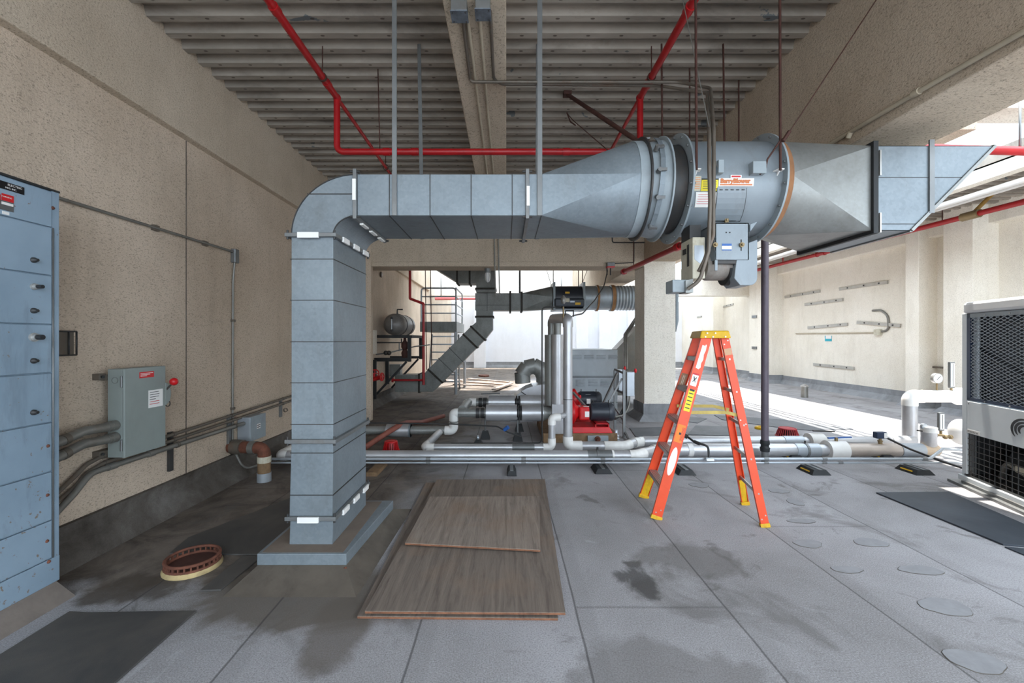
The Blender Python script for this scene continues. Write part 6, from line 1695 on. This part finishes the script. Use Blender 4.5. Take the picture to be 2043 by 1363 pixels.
# red pipe running under the blower towards the column
rp = thing('red_branch_pipe', 'red pipe slanting from under the blower towards the cross beam', 'pipe', P(1300, 520, 7.4))
a, b = P(1382, 479, 6.1), P(1243, 543, 8.55)
tubepart('pipe', [a, b], .042, M['red_pipe'], rp, 0, 14)
sleeve('coupling', a.lerp(b, .14), a.lerp(b, .18), .06, M['red'], rp, 14); sleeve('end_coupling', a.lerp(b, .97), b, .06, M['red_pipe'], rp, 14)
q = P(1371, 492, 6.0); mb = MB(); mb.ring(q, (.3, -1, .2), .06, .12, .03, 4); mb.build('square_clamp', M['red'], rp)
tubepart('hanger', [a.lerp(b, .8), V((a.lerp(b, .8).x, a.lerp(b, .8).y, 4.5))], .008, M['rust_rod'], rp, 0, 6)
# left wall: red pipe
rw = thing('red_wall_pipe', 'red pipe that drops beside the left wall, jogs outward and ends at the low duct', 'pipe', P(845, 770, 11.4))
tubepart('pipe_run', [P(818, 505, 11.4), P(818, 596, 11.4), P(845, 606, 11.4), P(845, 768, 11.4)], .035, M['red_pipe'], rw, .03, 12)
tubepart('cross_arm', [P(783, 758.5, 11.4), P(845, 758.5, 11.4)], .03, M['red_pipe'], rw, 0, 12)
mb = MB(); mb.cyl(P(782, 758.5, 11.4), P(785, 758.5, 11.4), .06, 12); mb.build('end_flange', M['red_pipe'], rw)
# tank and its black steel stand
tk = thing('expansion_tank', 'horizontal grey steel tank strapped on a black wall stand', 'tank', (-2.78, 11.2, 1.78))
tx, tzc, tr_ = -2.78, P(0, 648, 10.9).z, .27
mb = MB(); mb.lathe((tx, 10.55, tzc), (0, 1, 0), [(0, .02), (.03, tr_ * .55), (.09, tr_ * .85), (.17, tr_), (1.35, tr_), (1.43, tr_ * .85), (1.5, .02)], 30); mb.build('shell', galv('tank_steel', srgb(128, 124, 120), srgb(104, 100, 96), srgb(70, 64, 58), .3, .45, .4), tk)
for y in (10.95, 11.65):
    mb = MB(); mb.ring((tx, y, tzc), (0, 1, 0), tr_, tr_ + .012, .04, 30); mb.build('strap', M['dark_steel'], tk)
mb = MB(); mb.tube([(tx, 11.0, tzc + tr_), (tx, 11.0, tzc + tr_ + .12), (tx + .14, 11.0, tzc + tr_ + .12)], .02, 8); mb.build('relief_valve', M['dark_steel'], tk)
tubepart('sight_glass', [(tx - .02, 10.53, tzc - .15), (tx - .02, 10.53, tzc + .15)], .012, M['conduit_new'], tk)
for dz in (-.15, .15): mb = MB(); mb.ball((tx - .02, 10.54, tzc + dz), .035, 8, 6); mb.build('sight_valve', M['dark_steel'], tk)
st = thing('tank_stand', 'black steel wall stand with braces carrying the grey tank and small valves', 'stand', (-2.8, 11.2, .6))
zs0 = tzc - tr_ - .03
def br(a, b, w=.07, nm='steel_member'):
    mb = MB(); mb.bar(a, b, w, w); mb.build(nm, M['black'], st)
br((-3.23, 10.6, zs0), (-2.35, 10.6, zs0)); br((-3.23, 12.0, zs0), (-2.35, 12.0, zs0)); br((-2.35, 10.57, zs0), (-2.35, 12.03, zs0)); br((-3.2, 10.6, zs0), (-3.2, 12.0, zs0))
zl_ = P(0, 718, 10.5).z
for y in (10.6, 12.0): br((-2.38, y, zs0), (-2.38, y, zl_ - .05), .08, 'post')
br((-3.23, 10.6, zl_), (-2.35, 10.6, zl_), .09); br((-3.23, 12.0, zl_), (-2.35, 12.0, zl_), .07)
br((-2.45, 10.6, zl_ - .05), (-3.19, 10.6, zl_ - .85), .05, 'diagonal_brace'); br((-2.45, 12.0, zl_ - .05), (-3.19, 12.0, zl_ - .85), .05, 'diagonal_brace')
br((-3.2, 11.6, zl_), (-3.2, 11.6, zl_ - .7), .08, 'wall_leg'); br((-3.2, 10.5, zl_), (-3.2, 10.5, .2), .07, 'wall_leg')
vv = thing('valve_train', 'small pipes with dark valves and a brown regulator on the lower shelf under the tank', 'valve', (-2.8, 10.8, zl_ + .05))
tubepart('pipe_line', [(-3.25, 10.7, zs0 - .15), (-2.6, 10.7, zs0 - .15), (-2.6, 10.7, zs0 - .05)], .018, M['dark_steel'], vv)
tubepart('pipe_line', [(-3.25, 10.75, zl_ + .12), (-2.95, 10.75, zl_ + .16), (-2.3, 10.9, zl_ + .32), (-1.95, 11.0, zl_ + .36)], .016, M['strut'], vv)
tubepart('pipe_line', [(-2.68, 10.8, zl_ + .2), (-2.68, 10.8, zs0 - .15)], .014, M['strut'], vv)
mb = MB(); mb.lathe((-2.52, 10.72, zl_ + .04), (0, 0, 1), [(0, .07), (.12, .09), (.2, .05), (.26, .09), (.36, .09), (.42, .04), (.52, .03), (.56, .005)], 16); mb.build('regulator', M['rust_rod'], vv)
for x in (-3.0, -2.92): mb = MB(); mb.ball((x, 10.74, zl_ + .16), .06, 10, 8); mb.build('valve_body', M['dark_steel'], vv)
rv = thing('red_gate_valve', 'red gate valves with hand wheels on the left wall just behind the tall duct', 'valve', P(748, 752, 10.2))
for (px, py, Y, ax) in ((748, 745, 10.2, (.3, -.9, .3)), (762, 752, 10.1, (1, -.25, 0))):
    q = P(px, py, Y); mb = MB(); pts = []
    axv = V(ax).normalized(); u = axv.cross(V((0, 0, 1))).normalized(); w_ = axv.cross(u)
    pts = [q + (u * math.cos(2*PI*k/20) + w_ * math.sin(2*PI*k/20)) * .09 for k in range(21)]
    mb.tube(pts, .014, 6, 0, False); mb.bar(pts[0], pts[10], .02, .02); mb.bar(pts[5], pts[15], .02, .02)
    mb.build('hand_wheel', M['red'], rv)
tubepart('valve_body', [P(728, 758, 10.2), P(745, 757, 10.2), P(760, 753, 10.12)], .05, M['red'], rv, 0, 12)
tubepart('stem', [P(746, 745, 10.2), P(744, 758, 10.2)], .03, M['red'], rv, 0, 8)
a, b = P(726, 706, 10.4), P(752, 659, 10.4)
mb = MB(); mb.box((-3.25, 9.9, a.z), (b.x, 10.4, b.z)); mb.build('wall_cabinet', M['white_wall'], None, .006, 'pale box projecting from the left wall just behind the tall duct', 'box')
mb = MB(); q = W(761, 548, -3.22); mb.ball(q, .05, 10, 8, (.5, 1.4, 1.6)); mb.build('wall_plug', M['conduit_brown'], None, 0, 'dark oval plug on the left wall under the cross beam', 'plug')
# access platform ladder
pf = thing('access_platform', 'raised grey steel platform with railings and a ladder, behind the diagonal duct', 'platform', (xat(880, 14), 14.2, 0))
yn, yf = 12.9, 15.2
zd0, zd1 = P(0, 662, yn).z, P(0, 642, yn).z
xl_, xr_ = xat(838, yn), xat(911, yn)
mb = MB(); mb.box((xl_, yn, zd0), (xr_, yf, zd1)); mb.build('deck_box', M['duct_old'], pf)
zr_ = P(0, 575, yn).z
def rl_(nm, pts, r=.026, rad=.1): tubepart(nm, pts, r, M['conduit_new'], pf, rad, 10)
rl_('guard_rail', [(xl_ + .04, yn, zd1), (xl_ + .04, yn, zr_), (xr_ - .02, yn, zr_), (xr_ - .02, yn, zd1)])
for py in (592, 608, 625): z = P(0, py, yn).z; rl_('rail_bar', [(xl_ + .04, yn, z), (xr_ - .02, yn, z)], .02, 0)
xq = xat(922, 14.6)
rl_('guard_rail', [(xr_ - .02, yn, zr_), (xq, 14.6, zr_), (xq, 14.6, zd1)])
for py in (592, 608, 625): z = P(0, py, yn).z; rl_('rail_bar', [(xr_ - .02, yn, z), (xq, 14.6, z)], .02, 0)
rl_('support_post', [(xr_ - .03, yn + .05, 0), (xr_ - .03, yn + .05, zd0)], .05, 0); rl_('support_post', [(xat(927, 15), 15, 0), (xq + .05, 14.9, zd0)], .05, 0)
sa, sb_ = P(862, 668, 13.6), G(870, 765)
sa2, sb2 = P(915, 668, 13.6), G(926, 765)
rl_('ladder_rail', [sa, V((sb_.x, 14.6, .0))], .03, 0); rl_('ladder_rail', [sa2, V((sb2.x, 14.6, .0))], .03, 0)
for k in range(7):
    f_ = .03 + .14 * k; a = sa.lerp(V((sb_.x, 14.6, 0)), f_); b = sa2.lerp(V((sb2.x, 14.6, 0)), f_); mb = MB(); mb.bar(a, b, .12, .04); mb.build('ladder_rung', M['conduit_new'], pf)
# loose boards in the sunlight
for i, (lab, a, b, w) in enumerate((('long pale board lying in the sunlight beyond the platform ladder', (880, 759), (1005, 769), .12), ('board lying diagonally in the sunlight, nearest the gooseneck vent', (985, 782), (1020, 769), .14), ('short board in front of the sunlit pile', (905, 774), (985, 777), .14), ('board at the left of the sunlit pile by the ladder foot', (880, 772), (930, 766), .15), ('pale board crossing under the others in the sunlight', (935, 767), (1015, 775), .1))):
    p, q = G(*a), G(*b); mb = MB(); zz = .03 + .045 * i; mb.bar(p + zu * zz, q + zu * zz, w, .04); mb.build('loose_board', M['bleached'], None, 0, lab, 'board', 'boards in the sunlit strip')
q = G(966, 751); mb = MB(); mb.prism(blob(q, .25, .35, 5), (0, 0, .06)); mb.build('debris_clump', M['rust'], None, 0, 'small brown clump of debris on the floor near the far wall', 'debris')

# ================================================================ far wall and right wall fittings
XW_ = XR - .02
rails = [((1566, 593), (1636, 581), 'upper strut rail beside the wall corner, behind the purple pole'), ((1675, 577), (1771, 563), 'longest strut rail, high on the pale right wall'), ((1606, 608), (1682, 598), 'strut rail between the corner rail and the curved conduit, upper row'),
         ((1612, 654), (1691, 647), 'strut rail just above the teal notice'), ((1710, 643), (1797, 650), 'strut rail crossed by the curved conduit'), ((1623, 727), (1704, 735), 'lowest strut rail on the pale right wall'),
         ((1437, 614), (1463, 607), 'short strut rail on the pale wall seen above the ladder cap'), ((1391, 633), (1440, 625), 'strut rail on the pale wall between the column and the ladder'), ((1428, 705), (1462, 711), 'short low strut rail seen through the ladder top')]
for (a, b, lab) in rails:
    p, q = W(*a, XW_), W(*b, XW_)
    t = thing('strut_rail', lab, 'bracket', (XW_, (p.y + q.y) / 2, min(p.z, q.z)))
    m_ = (p.z + q.z) / 2 if 0 else None
    mb = MB(); mb.bar(p, q, .09, .04, (1, 0, 0)); mb.build('channel', M['rail_bright'], t, .004)
    for f_ in (.2, .55, .85): r_ = p.lerp(q, f_); mb = MB(); mb.cbox(r_ - V((.025, 0, 0)), (.02, .035, .035)); mb.build('channel_nut', M['dark_steel'], t)
for px, py in ((1505, 632), (1505, 694)):
    q = W(px, py, 9.73); mb = MB(); mb.cbox(q, (.04, .3, .1)); mb.build('wall_bracket', M['strut'], None, 0, 'upper small bracket on the pilaster behind the purple pole' if py < 650 else 'lower small bracket on the pilaster behind the purple pole', 'bracket')
t = thing('wall_conduit', 'curved grey conduit on the right wall, ending at a small white box', 'conduit', W(1752, 663, XW_))
tubepart('curved_run', [W(1741, 620, XW_), W(1758, 619, XW_), W(1772, 630, XW_), W(1773, 655, XW_), W(1768, 660, XW_), W(1757, 662, XW_)], .03, M['conduit'], t, .25, 8)
tubepart('long_run', [W(1748, 664, XW_), W(1588, 666, XW_)], .02, M['conduit_cream'], t, 0, 8)
q = W(1753, 663, XW_); mb = MB(); mb.cbox(q, (.12, .2, .16)); mb.build('junction_box', M['off_white'], t, .01)
p, q = W(1646, 670, XR - .01), W(1659, 681, XR - .01)
t = thing('wall_notice', 'small teal and white notice on the pale right wall', 'notice', (XR - .01, (p.y + q.y) / 2, q.z))
mb = MB(); mb.box((XR - .015, min(p.y, q.y), q.z), (XR, max(p.y, q.y), p.z)); mb.build('panel', M['teal'], t)
mb = MB(); mb.box((XR - .018, min(p.y, q.y), q.z + .08), (XR - .015, (p.y + q.y) / 2 + .1, p.z)); mb.build('white_field', M['white'], t)
p, q = W(1842, 731, XR - .02), W(1866, 734, XR - .02); mb = MB(); mb.box((XR - .12, 9.72, p.z - .02), (XR, 10.4, p.z + .02)); mb.build('wall_ledge', M['conduit_brown'], None, 0, 'dark ledge bar between the two pilasters left of the module unit', 'bar')
q = W(1959, 520, XR - .03); mb = MB(); mb.tube([V((XR - .03, q.y, 0)), V((XR - .03, q.y, W(0, 462, XR).z if 0 else 3.9))], .022, 8); mb.build('conduit', M['conduit_cream'], None, 0, 'cream vertical conduit on the shaded wall above the module unit', 'conduit')
# red mains in the right bay
rm_ = thing('red_main_pipe', 'long bright red pipe running away along the right bay, passing under the outlet duct', 'pipe', (9.4, 14, 4.0))
a, b = P(2100, 388, 9.3 * F / 1090), P(1346, 581, 9.3 * F / 336)
tubepart('pipe', [a, b], .055, M['red_pipe'], rm_, 0, 14)
for (px) in (1690, 1562, 1880):
    f_ = 0; Yq = 9.3 * F / (px - CX); tq = (Yq - a.y) / (b.y - a.y); q = a.lerp(b, tq); tubepart('pipe_hanger', [q, V((q.x, q.y, 4.5))], .018 if px < 1700 else .01, M['red_pipe'] if px < 1700 else M['rust_rod'], rm_, 0, 8)
for px in (1630, 1645, 1660):
    Yq = 9.3 * F / (px - CX); q = a.lerp(b, (Yq - a.y) / (b.y - a.y)); mb = MB(); mb.ring(q, b - a, .056, .07, .04, 16); mb.build('pipe_ring', M['red_pipe'], rm_)
br_ = thing('sway_brace', 'rusty yellow sway brace from the deck down to the long red pipe', 'brace', P(1935, 438, 8.6))
Yq = 9.3 * F / (1937 - CX); q = a.lerp(b, (Yq - a.y) / (b.y - a.y))
tubepart('brace_pipe', [q, P(2031, 337, 8.3)], .035, paint('rusty_yellow', srgb(170, 130, 60), .7, .1, .2, srgb(110, 80, 50), .5, 7), br_, 0, 10)
mb = MB(); mb.cyl(q - V((.0, .16, 0)), q + V((0, .16, 0)), .085, 12); mb.build('brace_clamp', M['brass'], br_)
mb = MB(); q2 = P(2031, 337, 8.3); mb.cbox(q2, (.12, .12, .06)); mb.build('deck_clamp', M['rust'], br_)
r2_ = thing('red_cross_pipe', 'red pipe crossing the open sky gap above the scoop', 'pipe', P(1950, 297, 5.5))
tubepart('pipe', [P(1790, 294, 5.1), P(2110, 304, 5.1)], .05, M['red_pipe'], r2_, 0, 14)
q = P(2035, 300, 5.1); tubepart('pipe_hanger', [q, V((q.x, q.y, 4.5))], .012, M['strut'], r2_, 0, 6)
for (lab, x, z, y0, y1, r) in (('white pipe under the deck edge along the sky gap', 8.35, 4.22, 5.7, 17.5, .05), ('second white pipe along the deck of the right bay, further from the sky gap', 9.0, 4.36, 5.7, 17.5, .045)):
    mb = MB(); mb.tube([(x, y0, z), (x, y1, z)], r, 12); mb.build('white_pipe', M['pvc'], None, 0, lab, 'pipe')
t = thing('far_red_pipe', 'red pipe crossing in front of the far wall below the far beam', 'pipe', (xat(900, 18), 18, 3.3)); a, b = P(868, 596, 17.9), P(1340, 585, 17.9)
tubepart('pipe', [(a.x, 17.9, a.z), (b.x, 17.9, a.z)], .06, M['pink_pipe'], t, 0, 12)
for px in (880, 1120): tubepart('pipe_hanger', [(xat(px, 17.9), 17.9, a.z), (xat(px, 17.9), 17.9, 4.4)], .02, M['strut'], t, 0, 6)
# grey-blue duct edge behind the column
mb = MB(); p = [P(1349, 575, 10.5), P(1354, 575, 10.5), P(1354, 640, 10.5), P(1349, 662, 10.5)]; mb.prism(p, (-.4, .5, 0)); mb.build('duct_tail', M['galv'], None, 0, 'blue-grey duct end just visible past the right edge of the column', 'duct')

# ================================================================ module unit at the right edge
C0 = G(1924, 958, .05); C0 = V((C0.x, C0.y, 0)); C1 = G(2043, 1009, .05)
u = V((C1.x - C0.x, C1.y - C0.y, 0)).normalized(); nf = V((-u.y, u.x, 0))
if nf.x > 0: nf = -nf
Mx = Matrix((u, -nf, V((0, 0, 1)))).transposed().to_4x4(); Mx.translation = C0
LU = 1.5
zt_u = P(0, 626, C0.y).z; zl_u = P(0, 604, C0.y).z
ac = thing('module_unit', 'pale grey module unit with mesh panel at the right edge of the picture', 'air conditioner', C0)
def ub(nm, a, b, m, bev=.0, par=None, each=False):
    mb = MB(); mb.box(a, b, Mx); return mb.build(nm, m, par or ac, bev)
def cz(py): return P(0, py, C0.y).z
zA, zB, zC = cz(797), cz(862), cz(948)
ub('corner_post', (-.04, .0, .03), (.035, .09, zt_u), M['unit'], .006)
ub('rear_shell', (0, .8, .05), (LU, .85, zt_u), M['unit']); ub('end_panel', (-.03, .06, .1), (-.01, .85, zt_u), M['unit'])
ub('top_lid', (-.0, -.02, zt_u), (LU, .9, zl_u), M['unit_lid'], .03)
# upper mesh panel: frame, mesh, coil
ub('mesh_frame', (.035, .002, zA), (.085, .03, zt_u - .005), M['blue_metal']); ub('mesh_frame', (.035, .002, zt_u - .05), (LU, .03, zt_u - .005), M['grey_paint']); ub('mesh_frame', (.035, .002, zA), (LU, .03, zA + .03), M['blue_metal'])
mb = MB(); x0, x1, z0, z1 = .085, LU, zA + .03, zt_u - .05
dw, dh = .084, .036; n_ = int((x1 - x0) / dw) + int((z1 - z0) / dh) + 2
def clipline(ax, az, sx_, sz_):
    """one mesh strand from the lower or side border across the opening"""
    t0 = 0; tmax = min((x1 - ax) / sx_ if sx_ > 0 else (ax - x0) / -sx_, (z1 - az) / sz_)
    return (ax, az), (ax + sx_ * tmax, az + sz_ * tmax)
starts = []
k = 0
while x0 + k * dw < x1:
    for s_ in (1, -1):
        (ax, az), (bx, bz) = clipline(x0 + k * dw, z0, s_ * dw, dh)
        if abs(bz - az) > .005: starts.append((ax, az, bx, bz))
    k += 1
k = 1
while z0 + k * dh < z1:
    (ax, az), (bx, bz) = clipline(x0, z0 + k * dh, dw, dh); starts.append((ax, az, bx, bz))
    (ax, az), (bx, bz) = clipline(x1, z0 + k * dh, -dw, dh); starts.append((ax, az, bx, bz))
    k += 1
for i, (ax, az, bx, bz) in enumerate(starts):
    dy = .008 if i % 2 else .009
    mb.bar(Mx @ V((ax, dy, az)), Mx @ V((bx, dy, bz)), .006, .006, nf)
o = mb.build('expanded_mesh', paint('mesh_steel', srgb(150, 158, 166), .4, .3, .05), ac)
mb = MB(); mb.box((.06, .10, zA), (LU, .14, zt_u), Mx); mb.build('coil_block', M['screen'], ac)
mb = MB()
for i in range(60): mb.box((.06, .092, zA + .03 + i * (zt_u - zA - .06) / 60), (LU, .1, zA + .034 + i * (zt_u - zA - .06) / 60), Mx)
mb.build('coil_fins', M['screen'], ac)
for i, zz in enumerate((zt_u - .03, zA + .012)):
    for xx in (.3, .62): mb = MB(); mb.cyl(Mx @ V((xx, .003, zz)), Mx @ V((xx, -.004, zz)), .007, 8); mb.build('panel_screw', M['alum'], ac)
# solid middle panel with module text and arcs
pan = ub('service_panel', (.045, -.002, zB + .0), (LU, .02, zA - .012), M['unit'], .004)
text('module_text', 'MODULE #1', M['ink'], pan, Mx @ V((.055, -.004, zB + .014)), .03, u, (0, 0, 1), .0005)
tg = ub('module_tag', (.05, -.003, zB + .004), (.24, -.002, zB + .046), M['white'], 0, pan)
cA = V((.94, 0, zB - .10)) 
ctr = (.80, (zA + zB) / 2 - .015)
for i, R0 in enumerate((.15, .108, .066)):
    mb = MB(); pts = []; wv = .013
    out_, in_ = [], []
    for k in range(15):
        aa = R(72) + R(150) * k / 14; tp_ = math.sin(PI * k / 14) ** .5
        out_.append(Mx @ V((ctr[0] + (R0 + wv * tp_ + .002) * math.cos(aa), -.0045, ctr[1] + (R0 + wv * tp_ + .002) * math.sin(aa) * .72)))
        in_.append(Mx @ V((ctr[0] + (R0 - wv * tp_ - .002) * math.cos(aa), -.0045, ctr[1] + (R0 - wv * tp_ - .002) * math.sin(aa) * .72)))
    vs2 = out_ + in_; n2 = 15
    vs2 += [p - nf * .002 for p in vs2]
    fs = []
    for k in range(14):
        fs += [(k, k+1, n2+k+1, n2+k), (2*n2+k, 3*n2+k, 3*n2+k+1, 2*n2+k+1), (k, 2*n2+k, 2*n2+k+1, k+1), (n2+k, n2+k+1, 3*n2+k+1, 3*n2+k)]
    fs += [(0, n2, 3*n2, 2*n2), (14, 2*n2+14, 3*n2+14, n2+14)]
    mb.add(vs2, fs); mb.build('logo_arc', M['black_label'], pan)
for (xx, zz) in ((.07, zA - .04),): mb = MB(); mb.cyl(Mx @ V((xx, -.001, zz)), Mx @ V((xx, -.006, zz)), .006, 8); mb.build('panel_screw', M['dark_steel'], pan)
# lower guard grille with machinery behind
mb = MB(); zc0 = zC
nx, nz = 20, 8
for i in range(nx + 1): xx = .06 + (LU - .06) * i / nx; mb.bar(Mx @ V((xx, .01, zc0)), Mx @ V((xx, .01, zB)), .006, .006, nf)
for i in range(nz + 1): zz = zc0 + (zB - zc0) * i / nz; mb.bar(Mx @ V((.045, .006, zz)), Mx @ V((LU, .006, zz)), .006, .006)
mb.build('guard_grille', M['dark_steel'], ac)
ub('inner_post', (.05, .02, zC), (.08, .06, zB), M['strut']); ub('inner_back', (.03, .5, .1), (LU, .52, zB), M['black']); ub('inner_floor', (0, .0, .1), (LU, .8, .13), M['dark_steel'])
for (xx, yy, r_) in ((.3, .3, .09), (.62, .34, .13), (1.0, .3, .12)):
    mb = MB(); mb.lathe(Mx @ V((xx, yy, .13)), (0, 0, 1), [(0, r_), (.26, r_), (.32, r_ * .7), (.34, .02)], 20); mb.build('compressor', M['black'], ac)
mb = MB(); mb.tube([Mx @ V((.2, .2, .15)), Mx @ V((.35, .15, .36)), Mx @ V((.62, .15, .28)), Mx @ V((.8, .2, .16))], .025, 10, .1); mb.build('refrigerant_line', M['conduit'], ac)
ub('shade_liner', (-.009, .03, .1), (-.002, .85, zB), M['black']); ub('shade_top', (.0, .03, zB), (LU, .8, zB + .02), M['black']); ub('inner_tag', (.5, .12, .30), (.6, .13, .36), M['off_white'])  # black liner and top added to block sun and darken the inside
ub('base_rail', (-.05, -.03, .05), (LU, .05, zC - .0), M['unit'], .004); ub('base_channel', (.04, -.05, .02), (LU, -.03, .06), M['strut']); ub('skid', (-.1, -.1, 0), (LU, .85, .03), M['strut'])
# ================================================================ repeats share a group
groups = {'strap_hanger': 'flat strap hangers holding the ducts', 'threaded_rod': 'hanger rods down from the deck', 'stay_cable': 'stay cables of the blower', 'junction_box': 'junction boxes under the centre beam',
          'floor_mat': 'walkway mats on the floor', 'roof_drain': 'roof drains with strainers', 'pipe_support_block': 'rubber blocks under the floor pipes', 'floor_pipe': 'silver pipes along the floor',
          'floor_conduit': 'bright conduits along the floor', 'suction_pipe': 'insulated suction pipes of the pumps', 'pump_set': 'red pump sets', 'pipe_stand': 'black stands under the suction pipes',
          'pipe_thermometer': 'stick thermometers by the module unit', 'wall_bracket': 'small brackets on the pilaster', 'stay_wire': 'stay wires of the far fan', 'white_pipe': 'white pipes along the sky gap'}
for o in list(COL.objects):
    if o.parent is None and 'label' in o and 'group' not in o:
        base = o.name.split('.')[0]
        if base in groups: o['group'] = groups[base]
        elif base == 'strut_rail': o['group'] = 'strut rails on the pale wall' if o.location.x > 0 else 'strut rails behind the wall conduits'
        elif base == 'conduit' and o.location.x < -2.5: o['group'] = 'conduits low along the left wall'
